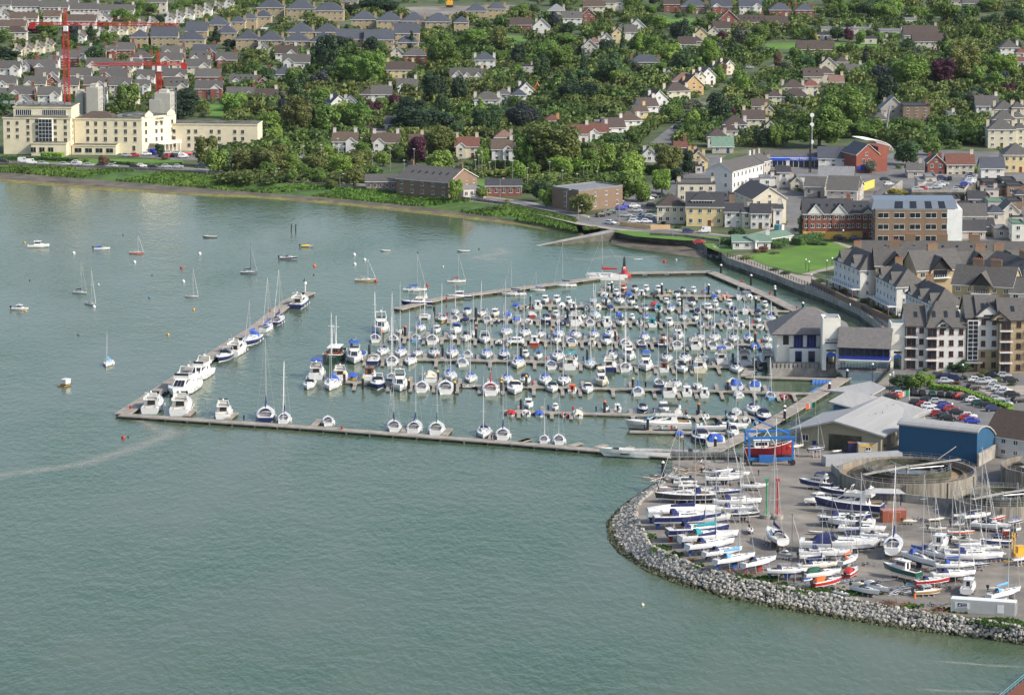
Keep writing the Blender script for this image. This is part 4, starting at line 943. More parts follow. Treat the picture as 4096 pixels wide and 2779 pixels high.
# ---------------------------------------------------------------- pontoons
def walk(name,pts,w,desc,zt=.62,fingers=None,fl=7.5,skip=0,whalf=None):
    p=line(pts,.6); n=len(p); o0=p[0]; t=thing(name,'pontoon',(o0.x,o0.y,0),0,desc,'',fixed=True)
    md=MB(); mf=MB(); me_=MB()
    for a,b in zip(p,p[1:]):
        a=a-o0; b=b-o0; a.z=b.z=0; d=(b-a).normalized(); nn=Vector((-d.y,d.x,0)); 
        for (m,hw,z0,z1) in ((md,w/2,zt-.12,zt),(me_,w/2+.07,zt-.30,zt-.125)):
            m.hexa([a-nn*hw+Vector((0,0,z0)),b-nn*hw+Vector((0,0,z0)),b+nn*hw+Vector((0,0,z0)),a+nn*hw+Vector((0,0,z0))],[a-nn*hw+Vector((0,0,z1)),b-nn*hw+Vector((0,0,z1)),b+nn*hw+Vector((0,0,z1)),a+nn*hw+Vector((0,0,z1))],0)
        L=(b-a).length; k=max(1,int(L/6)); an=math.atan2(d.y,d.x)
        for i in range(k):
            c=a+d*(L*(i+.5)/k); mf.box(c.x,c.y,-.4,L/k*.72,w*.92,.4+zt-.31,0,an)
    part('deck',md,t,mats='plank'); part('float',mf,t,mats='float'); part('edge_beam',me_,t,mats='conc')
    if fingers:
        d=(p[-1]-p[0]).normalized()
        def ymid(x):
            for a,b in zip(p,p[1:]):
                if min(a.x,b.x)<=x<=max(a.x,b.x): return a.y+(b.y-a.y)*(x-a.x)/(b.x-a.x)
            return None
        def fm(L):
            m=MB(); m.box(0,L/2,zt-.14,.95,L,.12,0); m.box(0,L/2,zt-.3,1.05,L,.155,2); m.box(0,L*.5,-.3,.8,L*.8,.3+zt-.31,1); m.hexa([(-1.3,0,zt-.14),(1.3,0,zt-.14),(.5,1.3,zt-.14),(-.5,1.3,zt-.14)],[(-1.3,0,zt-.005),(1.3,0,zt-.005),(.5,1.3,zt-.005),(-.5,1.3,zt-.005)],0)
            return m.mesh('finger',['plank','float','conc'])
        for side,xs in fingers:
            xs=sorted(xs); i=0; last=-1e9
            cand=[(xs[k]+xs[k+1])/2 for k in range(len(xs)-1)]+[xs[0]-2.6,xs[-1]+2.6]
            for x in sorted(cand):
                if x-last<4.2: continue
                y=ymid(x)
                if y is None: continue
                last=x; L=fl
                part('finger',cached(('fing',L),lambda:fm(L)),t,loc=(x-o0.x,y-o0.y+side*w/2,0),rz=0 if side>0 else PI)
    return t,p
def bx_(k): return [b[0].x for b in BOATX.get(k,[])]
ROWS=[('r1',[wp('2',1505,265),wp('2',2324,315),wp('3',1900,325)],7.0),('r2',[wp('2',215,462),wp('2',1500,485),wp('3',1500,540),wp('3',2324,560)],7.0),
('r3',[wp('1',1160,578),wp('2',300,690),wp('3',1100,748),wp('3',2324,778)],8.0),('r4',[wp('1',600,880),wp('2',700,1012),wp('3',700,1060),wp('3',1900,1085)],9.0),
('r5',[wp('1',10,1212),wp('1',2324,1250),wp('5',200,632),wp('5',1430,642),wp('5',1900,655)],9.5),('r6',[wp('A',375,735),wp('4',400,952),wp('5',1430,1022),wp('5',2324,1050),wp('D',420,840)],10.0),
('r7',[wp('4',60,1325),wp('5',0,1390),wp('5',2100,1432)],7.0),('r8',[wp('B',1062,1182),wp('B',2120,1200)],6.0)]
for r_,pts,fl in ROWS:
    fg=[(1,bx_((r_,'f'))),(-1,bx_((r_,'n')))]; fg=[f for f in fg if len(f[1])>2]
    walk('pontoon',pts,2.3,'timber decked floating pontoon, '+ROWN[r_]+' berth row from the back',fingers=fg,fl=fl)
walk('breakwater',[wp('L',185,1038),wp('A',0,1145),wp('B',0,1290),wp('B',1420,1412)],3.6,'long straight front breakwater pontoon edging the open water',zt=.85)
walk('breakwater',[wp('L',200,1030),wp('L',560,800),wp('L',1060,470),wp('T',0,1470),wp('T',300,1230),wp('T',480,1150)],4.2,'diagonal left breakwater pontoon running away from the corner',zt=.85)
walk('breakwater',[wp('T',1268,1302),(1760,1195),wp('U',120,1108),wp('U',740,1025),wp('U',1000,978),wp('U',1790,965)],3.6,'rear breakwater pontoon with large yachts alongside',zt=.85)
walk('breakwater',[wp('U',1790,967),wp('V',0,1185),wp('V',300,1340),wp('V',500,1440)],3.6,'slanting rear right walkway pontoon toward the clubhouse',zt=.85)
walk('pontoon',[wp('D',690,705),wp('D',330,930),wp('B',2300,1130),wp('B',1700,1420)],4.0,'main access walkway pontoon running down to the quay',zt=.95)
walk('pontoon',[wp('D',-200,688),wp('D',640,712)],2.6,'narrow pontoon below the clubhouse terrace')
walk('pontoon',[wp('5',1850,480),wp('5',1640,790)],3.2,'short ramp pontoon left of the clubhouse terrace')
# fingers on the front breakwater
def fingr(pts,w=1.6): 
    a,b=[P(*q,.6) for q in pts]; d=b-a; m=MB(); L=d.length; m.box(L/2,0,.45,L,w,.3,0); m.box(L/2,0,-.3,L*.85,w*.8,.74,1)
    thing('berth_finger','pontoon',(a.x,a.y,0),math.atan2(d.y,d.x),'short finger pontoon jutting inward from','the front breakwater','fingers on the front breakwater',mesh=m,mats=['plank','float'])
for q in ([('L',780,1045),('L',850,985)],[('L',1150,1075),('L',1225,1015)],[('L',1920,1135),('L',1985,1075)],[('A',930,1190),('A',970,1130)],[('A',1300,1220),('A',1350,1160)],[('A',1720,1250),('A',1740,1200)],[('A',1960,1285),('A',2070,1250)],
  [('B',60,1280),('B',165,1250)],[('B',520,1315),('B',620,1287)],[('B',750,1330),('B',845,1303)],[('B',990,1350),('B',1085,1322)],[('B',1230,1370),('B',1320,1338)]):
    fingr([wp(*a) for a in q])
# mooring piles
def pile(h,cap):
    m=MB(); m.tube((0,0,-2),(0,0,h),.38,n=10); m.lathe([(.42,h-.05),(.42,h+.15),(0,h+.55)],10,1); return m.mesh('mooring_pile',['dark','paint'],False)
PL='1 1797 600 440 K;1 700 880 715 O;1 1797 905 740 O;1 348 960 800 O;1 144 1180 1060 K;1 1280 1215 1075 K;1 1150 575 480 K;2 475 500 330 b;2 1730 260 140 W;2 1645 500 360 b;2 1045 690 555 K;2 797 1000 850 O;2 1785 1030 875 O;2 325 1300 1180 K;2 1350 1330 1215 K;3 335 290 155 W;3 1063 300 175 W;3 650 560 375 K;3 1720 150 35 W;3 2092 360 205 W;3 1792 510 395 W;3 289 740 590 K;3 1785 1060 925 O;3 1913 1300 1165 W;3 1438 1390 1295 K;3 1787 1480 1340 W;4 407 985 795 Y;4 23 1000 880 Y;4 2058 1000 830 Y;5 1358 1045 870 Y;4 325 1340 1180 K;4 1620 1390 1200 O;5 908 1400 1240 O;5 2240 1500 1320 W;B 1223 1190 1075 b;B 1945 1200 1095 b;B 1832 1350 1285 W;D 713 730 630 W;D 553 850 750 W;D 150 1060 990 W;D 540 225 165 W;D 314 130 30 W;A 465 470 365 K;A 625 520 438 K;A 743 370 290 O;A 567 800 700 Y;A 980 820 725 Y;A 1395 840 735 Y;A 1815 835 740 Y;A 400 760 670 Y;A 1242 740 660 Y;A 945 330 240 O;A 1585 210 80 K;Y 678 370 115 W;U 1883 985 905 W;V 62 1180 1110 W'
for e in PL.split(';'):
    W_,x,yb,yt,c=e.split(); g=P(*wp(W_,float(x),float(yb))); h=ztop(g,wp(W_,0,float(yt))[1]); h=max(3,min(h,9)); h=round(h*2)/2
    thing('mooring_pile','pile',g,0,'black steel mooring pile with '+{'K':'plain','O':'orange','W':'white domed','b':'pale blue','Y':'yellow'}[c]+' cap',('by the front rows' if g.y<1000 else 'by the middle rows' if g.y<1085 else 'by the back rows'),'mooring piles',mesh=cached(('pile',h),lambda:pile(h,c)),col=c)
for x,y in ((318,602),(357,600)):
    g=P(*wp('T',x,y)); m=MB(); m.tube((0,0,-1),(.1,0,2.6),.25,.2,6); thing('old_post','post',g,0,'broken dark timber post standing in the bay','',mesh=m,mats='dark')
# red safety cabinets and lifebuoy boxes on the pontoons
def _cab():
    m=MB(); m.box(0,0,0,.7,.55,1.15); m.tube((0,-.3,1.3),(0,.3,1.3),.33,n=8); return m.mesh('safety_cabinet','paint')
for e in 'L 272 985;L 1536 108;A 375 1170;T 130 1330;T 1715 1218;U 2072 1060;V 15 1168;V 258 1300;V 495 1440;1 660 835;1 1195 1195;1 1350 550;2 782 440;2 803 665;2 1838 1000;2 717 1315;3 960 285;3 1760 745;3 1880 1050;3 772 1380;3 432 1000;4 507 925;4 1128 1320;5 705 1375;B 2212 1190;D 540 830;B 1438 1165;3 1577 120;3 2014 305'.split(';'):
    W_,x,y=e.split(); g=P(*wp(W_,float(x),float(y)),.7)
    thing('safety_cabinet','cabinet',g,0,'small red lifebuoy cabinet standing on a pontoon',('near the open water' if g.y<990 else 'in the middle berths' if g.y<1110 else 'at the back'),'red cabinets on the pontoons',mesh=cached('cab',_cab),col='R',s=.7)
def _ped():
    m=MB(); m.box(0,0,0,.35,.35,1.1); m.box(0,0,1.1,.5,.5,.2); return m.mesh('service_pedestal','paint')
for e in '2 738 975;2 1286 965;1 1793 1220;1 1285 850;2 1290 1330;3 745 1030;3 1688 1050;3 816 1385;5 865 1005;5 1880 1030;5 85 960;4 1002 945;4 2255 960;4 745 1310;4 1488 1335;4 2132 1365;5 203 1355;5 877 1390;5 1327 1390;5 1322 1000;B 1193 1165;L 1297 1080;A 2240 990'.split(';'):
    W_,x,y=e.split(); g=P(*wp(W_,float(x),float(y)),.7)
    thing('service_pedestal','pedestal',g,0,'small dark blue power pedestal on a pontoon',('near the open water' if g.y<1000 else 'in the back berths'),'power pedestals',mesh=cached('ped',_ped),col='N')
# channel marks: red and white column, green lantern
g=P(*wp('U',1012,1005)); t=thing('channel_beacon','beacon',g,0,'red and white channel beacon with black top mark on round red float','',fixed=True)
m=MB(); m.lathe([(0,.9),(2.2,.9),(2.3,.6),(2.3,-.3)],20); part('float',m,t,col='R'); m=MB(); m.tube((0,0,.9),(0,0,3.4),1.15,.8,10); part('column',m,t,col='R')
m=MB(); m.box(0,-.55,1,.7,.6,2.4); part('white_panel',m,t,mats='white'); m=MB(); m.tube((0,0,3.4),(0,0,5.4),.55,.35,10); m.tube((0,0,5.4),(0,0,6.6),.45,.2,8); part('top_mark',m,t,mats='dark')
g=P(*wp('T',443,1165)); t=thing('light_beacon','beacon',g,0,'pale beacon with green conical lantern at the left breakwater tip','',fixed=True)
m=MB(); m.tube((0,0,.8),(0,0,3.4),.2,n=6); m.blob((0,0,3.6),(.6,.6,.7),rnd=0); part('post',m,t,mats='gel'); m=MB(); m.lathe([(.7,4.3),(0,5.4)],8); part('lantern',m,t,col='G')
# blue plastic drive-on docks
for a,b,c,d,nm in ((wp('D',395,745),wp('D',585,745),wp('D',600,718),wp('D',400,716),'blue floating drive-on dock beside the terrace pontoon'),(wp('D',370,832),wp('D',490,832),wp('D',540,785),wp('D',440,785),'blue floating drive-on dock beside the main walkway')):
    q=[P(*s,.5) for s in (a,b,c,d)]; o=q[0]; t=thing('floating_dock','dock',(o.x,o.y,0),0,nm,'',fixed=True)
    for i in range(6):
        m=MB(); e=lambda s,w_: q[0].lerp(q[1],s).lerp(q[3].lerp(q[2],s),w_)-o
        lo=[e(i/6+.012,0),e((i+1)/6-.012,0),e((i+1)/6-.012,1),e(i/6+.012,1)]; lo=[Vector((p.x,p.y,.05)) for p in lo]; m.hexa(lo,[p+Vector((0,0,.5)) for p in lo]); part('float_module',m,t,col=(.10,.24,.62))
# concrete hoist dock at the quay
a=P(*wp('B',1440,1430),ZL); b=P(*wp('B',2080,1440),ZL); t=thing('quay_jetty','jetty',(a.x,a.y,0),0,'concrete jetty with railings beside the travel hoist','',fixed=True)
m=MB(); L=(b-a).length; m.box(L/2,2.2,ZL-.7,L,1.8,.7); m.box(L/2,7.5,ZL-.7,L,1.4,.7)
for k in range(7): m.box(L*(k+.5)/7,2.2,-1,1.0,1.8,ZL+.1)
part('jetty_deck',m,t,mats='concd'); m=MB()
for y in (1.2,3.2,7.0):
    for k in range(14): m.tube((L*k/13,y,ZL),(L*k/13,y,ZL+1.1),.04,n=4)
    for z in (.55,1.1): m.tube((0,y,ZL+z),(L,y,ZL+z),.035,n=4)
part('railing',m,t,mats='metal')
m=MB()
for k in range(9): m.tube((L*(k+.5)/9,1.0,-1),(L*(k+.5)/9,1.0,ZL),.2,n=6)
part('fender_pile',m,t,mats='dark')
# ---------------------------------------------------------------- buildings
ROOFC={'g':(.090,.085,.078),'b':(.095,.068,.050),'s':(.060,.068,.085),'r':(.15,.062,.044),'n':(.068,.050,.042),'p':(.19,.115,.09),'l':(.20,.205,.21),'G':(.13,.21,.155),'k':(.045,.046,.050)}
ROOFN={'g':'grey','b':'brown','s':'slate','r':'red','n':'umber','p':'pinkish','l':'pale','G':'green','k':'dark'}
WALLC={'W':(.64,.63,.59),'C':(.60,.55,.42),'R':None,'Y':(.60,.49,.26),'B':(.38,.30,.18),'S':(.42,.39,.35),'T':(.55,.51,.44),'O':(.50,.33,.15),'K':(.22,.15,.10)}
WALLN={'W':'white','C':'cream','R':'red brick','Y':'yellow','B':'sandy','S':'grey','T':'stone','O':'orange','K':'brown brick'}
def win_mesh(w,h,kind=0):
    def f():
        m=MB(); m.box(0,-.02,0,w,.10,h,0); m.box(0,-.045,.09,w-.18,.10,h-.18,1)
        if kind: m.box(0,-.06,.05,.09,.10,h-.1,0)
        m.box(0,-.06,-.08,w+.2,.22,.08,0); return m.mesh('window',['paint','glass'])
    return cached(('win',round(w,1),round(h,1),kind),f)
def gable_roof(L,Wd,he,hr,hip=0,ov=.45,axis='x',th=.22):
    """roof over a rectangle L x Wd centred at the origin; ridge along axis; hip = hip fraction"""
    m=MB()
    if axis=='y': L,Wd=Wd,L
    a,b=L/2+ov,Wd/2+ov; hx=min(Wd/2*hip*1.0,L/2-.05) if hip else 0; zr=he+hr; ze=he-hr*ov/(Wd/2); r0,r1=(-a+hx+(ov if hip else 0),a-hx-(ov if hip else 0))
    V=[(-a,-b,ze),(a,-b,ze),(a,b,ze),(-a,b,ze),(r0,0,zr),(r1,0,zr)]
    if axis=='y': V=[(-p[1],p[0],p[2]) for p in V]
    up=[(p[0],p[1],p[2]+th) for p in V]
    m.poly([up[0],up[1],up[5],up[4]]); m.poly([up[2],up[3],up[4],up[5]]); m.poly([up[1],up[2],up[5]],0 if hip else 1); m.poly([up[3],up[0],up[4]],0 if hip else 1)
    m.poly([V[1],V[0],V[4],V[5]]); m.poly([V[3],V[2],V[5],V[4]])
    for i,j in ((0,1),(1,2),(2,3),(3,0)):
        if hip or (i,j) in ((0,1),(2,3)): m.poly([V[i],V[j],up[j],up[i]],1)
    if not hip:
        for i,j in ((0,4),(4,3),(1,5),(5,2)): m.poly([V[i],V[j],up[j],up[i]],1)
        m.f=[f for k,f in enumerate(m.f) if k not in (2,3)]; m.m=[q for k,q in enumerate(m.m) if k not in (2,3)]
    return m
def chim(pots=2,h=1.8,w=1.3):
    def f():
        m=MB(); m.box(0,0,-1.5,w,.8,h+1.5,0); m.box(0,0,h,w+.15,.95,.15,0)
        for k in range(pots): m.tube((-w/2+w*(k+.5)/pots,0,h+.15),(-w/2+w*(k+.5)/pots,0,h+.65),.15,n=6,mi=1)
        return m.mesh('chimney',['paint','tile'])
    return cached(('ch',pots,h,w),f)
FOOT=[]
def house(name,cat,c,rz,L,Wd,he,hr,typ,wc,rcol,desc,where,group=None,rows=2,ch=1,fg=0,chc=None,wcol='W',fixed=False,winw=1.25,door=True,z=ZL,cols=None,hipf=1.0,skyl=0):
    t=thing(name,cat,(c[0],c[1],z),rz,desc,where,group,fixed=fixed); FOOT.append((c[0],c[1],max(L,Wd)*.62,min(L,Wd)*.5))
    brick=wc in ('R','K'); colr=WALLC.get(wc) or ((.24,.085,.06) if wc=='R' else (.22,.15,.10))
    if wc=='R': colr=(.23,.085,.06)
    m=MB(); ax='y' if typ=='g' else 'x'
    m.prism([(-L/2,-Wd/2),(L/2,-Wd/2),(L/2,Wd/2),(-L/2,Wd/2)],-.5,he,0)
    if typ in 'exg' and hr>0:
        if ax=='x':
            for s in (-1,1): m.poly([(s*L/2,-Wd/2*s,he),(s*L/2,Wd/2*s,he),(s*L/2,0,he+hr)])
        else:
            for s in (-1,1): m.poly([(L/2*s,s*Wd/2,he),(-L/2*s,s*Wd/2,he),(0,s*Wd/2,he+hr)])
    part('wall',m,t,col=colr,mats='render')
    if typ=='f' or hr<=0:
        m=MB(); m.box(0,0,he+.02,L-.5,Wd-.5,.12,0)
        for s in (-1,1): m.box(0,s*(Wd/2-.12),he-.02,L+.1,.34,.62,1); m.box(s*(L/2-.12),0,he-.02,.34,Wd-.6,.62,1)
        ro=part('roof',m,t,col=ROOFC[rcol],mats=['roof','render'])
    else:
        ro=part('roof',gable_roof(L,Wd,he,hr,hipf if typ=='h' else 0,axis=ax),t,col=ROOFC[rcol],mats=['roof','white'])
    for i in range(ch):
        me=chim(2 if wc!='B' else 3)
        if typ=='g': x,y,zz=(L*.30*(1 if i%2 else -1),Wd*.1,he+hr*.45)
        elif typ=='h': x,y,zz=((L/2-.5)*(1 if i%2==0 else -1),Wd*.05,he+hr*.35)
        else: x,y,zz=((L/2-.7)*(1 if i%2==0 else -1),0,he+hr*.95)
        part('chimney',me,ro,col=chc or ((.23,.09,.06) if wc=='R' else WALLC.get(wc) or (.3,.2,.12)),loc=(x,y,zz))
    for i in range(skyl):
        m=MB(); q=[(-L/2,-Wd/2,he+.24),(L/2,-Wd/2,he+.24),(L/2,0,he+hr+.24),(-L/2,0,he+hr+.24)]; u=(i+.5)/skyl*.8+.1; quadpanel(m,q,u-.4/L,u+.4/L,.45,.62,off=.06); part('skylight',m,ro,mats='glass')
    fh=he/rows; fgx=None
    if fg:
        for gI in range(fg):
            gw=min(L*.42,5.0) if fg==1 else L/fg*.62; gx=(L/2-gw/2-.4)*(1 if (int(c[0])%2) else -1) if fg==1 else -L/2+L*(gI+.5)/fg; dp=1.1 if fg==1 else .25
            fgx=(gx,gw,dp); gh=gw*.42 if fg==1 else gw*.5
            if fg>1: gh=gw*.62
            m=MB(); m.prism([(gx-gw/2,-Wd/2-dp),(gx+gw/2,-Wd/2-dp),(gx+gw/2,-Wd/2+.2),(gx-gw/2,-Wd/2+.2)],-.5,he,0); m.poly([(gx-gw/2,-Wd/2-dp,he),(gx+gw/2,-Wd/2-dp,he),(gx,-Wd/2-dp,he+gh)])
            part('gable_bay',m,t,col=colr,mats='render'); m=MB(); m.hexa([(gx-gw/2+.1,-Wd/2-dp-.04,he-.1),(gx+gw/2-.1,-Wd/2-dp-.04,he-.1),(gx+gw/2-.1,-Wd/2-dp,he-.1),(gx-gw/2+.1,-Wd/2-dp,he-.1)],[(gx-.05,-Wd/2-dp-.04,he+gh-.05),(gx+.05,-Wd/2-dp-.04,he+gh-.05),(gx+.05,-Wd/2-dp,he+gh-.05),(gx-.05,-Wd/2-dp,he+gh-.05)]); part('gable_face',m,t,col=WALLC['W'] if wc!='K' else colr,mats='render')
            m=MB(); y0=-Wd/2-dp-.35; y1=-Wd/2+gh/ max(hr,.1)*Wd/2; o=.35; zl=he-.1
            for s in (-1,1):
                q=[(gx+s*(gw/2+o),y0,zl),(gx+s*(gw/2+o),y1*0-Wd/2+.3,zl),(gx,y1,he+gh+.12),(gx,y0,he+gh+.12)]
                if s<0: q=q[::-1]
                m.poly(q); m.poly([(p[0],p[1],p[2]-.2) for p in q[::-1]],1)
                e=[(gx+s*(gw/2+o),y0,zl),(gx,y0,he+gh+.12)]; m.poly([e[0],e[1],(e[1][0],e[1][1],e[1][2]-.28),(e[0][0],e[0][1],e[0][2]-.28)],1)
            part('gable_roof',m,ro,col=ROOFC[rcol],mats=['roof','white'])
    # windows on the front and both ends
    def putw(x,y,z_,w,h,rzz,k=1,nm='window'): part(nm,win_mesh(w,h,k),t,col=wcol,loc=(x,y,z_),rz=rzz)
    n=cols or max(1,int(L/3.2))
    for r_ in range(rows):
        zz=fh*r_+fh*.34
        for k in range(n):
            x=-L/2+L*(k+.5)/n; y=-Wd/2
            if fgx and fg==1 and abs(x-fgx[0])<fgx[1]/2: y-=fgx[2]
            elif fg>1: y-=.0
            if fg>1 and any(abs(x-(-L/2+L*(q+.5)/fg))<L/fg*.31 for q in range(fg)): y-=.25
            if door and r_==0 and k==n//2 and n>1:
                m=cached(('door',),lambda:door_mesh()); part('door',m,t,col=random.choice([(.2,.04,.03),(.03,.05,.15),(.1,.06,.03),(.5,.5,.48)]),loc=(x,y,0)); continue
            putw(x,y,zz,winw,fh*.46,0)
        if Wd>4:
            for s in (-1,1):
                ne=1 if Wd<9 else max(1,int(Wd/4.5))
                for k in range(ne): putw(s*L/2,-Wd/2+Wd*(k+.5)/ne,zz,winw*.8,fh*.44,s*PI/2)
    if typ=='g' and hr>1.6: putw(0,-Wd/2,he+.25,min(1.1,L*.2),min(1.2,hr*.4),0)
    return t
def door_mesh():
    m=MB(); m.box(0,-.03,0,1.1,.12,2.2,0); m.box(0,-.06,1.75,.7,.1,.35,1); return m.mesh('door',['paint','glass'])
# compact list: window x y_eave width type wall roof [options]; y is the eave line of the near wall
def parse(H,name,cat,he0,dep0,where,group,sh=1.0,rzj=0):
    for e in H.strip().split(';'):
        w=e.split(); 
        if not w: continue
        W_=w[0]; x,y,wd=map(float,w[1:4]); T,wc,rc=w[4][0],w[4][1],w[4][2]; k=WIN[W_][2]
        yel=False; he=he0; rows=2; ch=1; rz=rzj; dep=dep0; hr=None; fg=1 if T=='x' else 0; cols=None; sk=0
        for o in w[5:]:
            if o[0]=='b': he=2.9; rows=1
            elif o[0]=='h': he=float(o[1:]); rows=max(1,round(he/2.9))
            elif o[0]=='a': rz=float(o[1:])
            elif o[0]=='d': dep=float(o[1:])
            elif o[0]=='c': ch=int(o[1:])
            elif o[0]=='r': hr=float(o[1:])
            elif o[0]=='g': fg=int(o[1:])
            elif o[0]=='n': cols=int(o[1:])
            elif o[0]=='s': sk=int(o[1:])
            elif o[0]=='y': yel=True
        u,v=wp(W_,x,y); g=P(u,v,ZL+he); L=wd/k/px(g)[2]*sh; a=R(rz)
        if T=='g' and hr is None: hr=L*.46
        if hr is None: hr=min(dep,L)*(.36 if T=='h' else .40)
        if T=='f': hr=0
        # the front-wall centre sits at g; step back half the depth
        cx=g.x-math.sin(a)*dep/2; cy=g.y+math.cos(a)*dep/2
        desc=WALLN[wc]+' '+{'g':'gabled','e':'side-on','h':'hipped','x':'bay-fronted','f':'flat-topped'}[T]+' '+('house' if cat=='house' else 'building')+' with '+ROOFN[rc]+' roof'
        hh_=house(name,cat,(cx,cy),a,L,dep,he,hr,'e' if T=='x' else T,wc,rc,desc,where,group,rows=rows,ch=ch,fg=fg,cols=cols,skyl=sk)
        if yel: m=MB(); m.box(0,0,0,L+.08,dep+.7,he*.30); part('ground_floor',m,hh_,col=(.66,.42,.10),mats='render')
parse('''H 40 45 110 eWg;H 235 58 255 eWg d8 n6;H 490 68 245 eWg n6;H 760 84 255 eWg n6;H 1050 98 310 eWg n7;H 30 140 100 gWb;H 210 168 250 eWb n6;H 465 150 150 eWb;H 730 190 260 eWb n5;H 930 175 135 gWs;H 110 240 235 eTb n5;H 130 292 210 hTn;H 640 30 120 eWg;H 1400 20 200 eTg h7''','terraced_house','house',5,8,'in the upper left rows','terraces in the upper left')
parse('H 2060 30 80 gWb;H 1960 62 80 gCb;H 1865 82 80 gWb;H 1785 100 85 gCb;H 1700 128 85 gWb;H 1613 146 80 gWb;H 1530 165 85 gWb;H 1368 208 85 gWb;H 1270 228 80 gWb;H 1185 252 85 gYb;H 1095 272 85 gCb;H 1010 286 85 gWb;H 912 305 80 gWb;H 725 330 75 gWb;H 435 402 75 gCb;H 345 425 80 gCb;H 252 440 80 gCb;H 150 452 70 gCb','gabled_house','house',4.2,11,'in the long diagonal terrace','diagonal terrace of gabled houses')
SC_='H 1960 225 210 hBs;H 2140 200 130 hBs;H 2245 172 130 hBs;H 1480 332 240 eBs c1;H 1720 360 240 hBs;H 1250 335 160 hBs;H 1770 282 190 eBs;H 2040 298 180 hBs;H 2230 352 210 hBs;I 130 68 240 hBs h6.5;I 400 80 255 hBs h6.5;I 660 97 260 hBs h6.5;I 970 176 225 hBs;I 1200 188 225 hBs;I 1420 190 215 hBs;I 1640 196 230 hBs;I 1850 204 130 hBs;I 60 152 150 hBs h6.5;I 400 290 235 hBs;I 640 290 215 hBs;I 130 362 225 hBs;I 370 370 215 hBs;I 600 376 225 hBs;I 840 352 240 eBs c1;I 1110 358 260 eBs c1;I 1350 300 240 eBs c1;I 1370 382 180 hBs;I 1990 100 180 hBs;I 2170 82 160 hBs;I 840 10 150 hBs'
parse(SC_,'stone_villa','house',6.0,12,'in the upper sandy estate','sandy stone villas')
parse('''H 400 605 190 xRg c2;H 290 590 110 eRg;H 480 545 90 xWg;H 620 522 170 xRg;H 760 480 130 xWg;H 890 470 120 xRg;H 990 460 100 xRg;H 1120 450 170 eRg;H 80 620 190 xWg;H 215 600 110 gWg;H 420 682 200 xWg;H 720 682 190 eWg;H 890 592 220 xCg;H 1090 620 200 xCg;H 1270 520 190 hRg c2;H 1210 590 130 xWg;H 1560 482 200 xRg;H 1540 542 200 xCg;H 1840 470 200 xRs;H 1800 530 180 xRg s2;H 1780 602 220 xCg;H 2040 540 180 xRg;H 1020 690 240 xRg;H 1310 700 160 xWg;H 1570 690 200 xRg;H 1870 692 220 eRg;H 60 755 160 xWg;H 310 760 190 xCg;H 630 770 150 xCg;H 470 745 120 gRg;H 850 762 190 xRg;H 1080 768 190 xCg;H 1280 780 130 xWg;H 1590 782 190 xCg s3;H 1880 800 240 xRg;H 190 850 220 xRg;H 440 858 200 xWg;H 880 850 150 eWg;H 1140 862 210 xCg;H 2190 745 240 xWg b s4;H 2170 860 250 xRg b;H 215 935 150 gWg b;H 1440 640 120 eRg;H 50 850 110 eRg''','brick_house','house',4.9,8.5,'in the left estate','brick houses of the left estate')
parse('''I 270 482 190 xWn;I 360 560 240 xWg h4;I 60 440 110 gWn;I 60 760 110 gRg b;I 90 880 200 xWn b;I 250 670 190 hSs b;I 150 660 110 gRn b;I 1270 480 110 gCg;I 1430 500 220 hRg;I 1300 630 250 eYn c2 h4.5;I 1900 690 300 eCg b g3;I 1820 690 110 gCg b;I 2060 540 190 hWs c2;I 1360 785 180 xWg b;I 1130 850 180 eWg;I 1000 850 120 hSn b;I 750 930 150 gWs h6.5 a18;I 840 930 120 gWs h5;I 1240 1120 150 eCg;I 1110 1180 150 fSk b;I 2230 1240 160 hSp b;I 2080 900 230 hWg c2;I 2230 850 120 hWg''','country_house','house',4.8,9,'in the leafy middle suburb','houses among the middle trees')
parse('''I 800 1275 220 xWb c2;I 1170 1285 240 xWb c2;I 1900 1320 210 xCr c2;I 2220 1345 190 xWb;I 1450 1270 120 eCb b;J 20 1350 100 eWn;J 600 1205 180 xWr h4;J 780 1190 170 xWr h4;J 1240 1400 140 gWg b;J 1520 1330 110 eRr b''','seafront_house','house',4.9,8.5,'behind the tennis club','houses behind the tennis club')
parse('''J 80 225 190 eRn b;J 265 240 150 gWg h4;J 545 165 170 eWg s1;J 690 130 110 gRn;J 740 60 190 eCb c2;J 870 30 120 eCg;J 945 25 100 eWg;J 1440 40 140 eRn;J 1640 55 230 hKs;J 1890 62 180 xRs;J 2150 60 200 xWs;J 1955 175 170 gRs;J 2160 200 220 eRn b s4;J 1130 245 150 gWg;J 1050 290 150 eWg;J 960 310 120 gYn;J 850 355 110 gWn;J 740 385 110 hSp;J 700 425 140 gTg;J 1890 258 150 eWn;J 1820 300 120 gCn;J 1710 325 150 gYn;J 1650 372 130 hSn;J 1580 400 150 eWn;J 1200 560 260 hKs c2;J 400 95 150 hSl b;J 140 600 110 fSk;J 1410 690 110 gWg b''','suburban_house','house',4.8,9,'in the upper middle suburb','houses of the upper middle suburb')
parse('''J 1960 590 100 gCn a25;J 1890 615 100 gCn a25;J 1770 680 140 gWg a20;J 1700 690 90 gCn a20;J 1640 770 190 gOn a20;J 1560 730 230 hCp;J 1500 820 230 hCn a15 c2;J 1330 900 180 gWn a20;J 1240 960 170 eWn a20;J 1170 1010 120 eYb a15;J 1070 1085 220 hWb a15;J 930 1150 190 eWn a15;J 360 1090 130 hOr b;J 130 810 140 gWn a10;J 60 860 130 hWs;J 790 1110 90 fWl b''','avenue_house','house',4.8,9.5,'along the avenue in the centre','houses along the avenue')
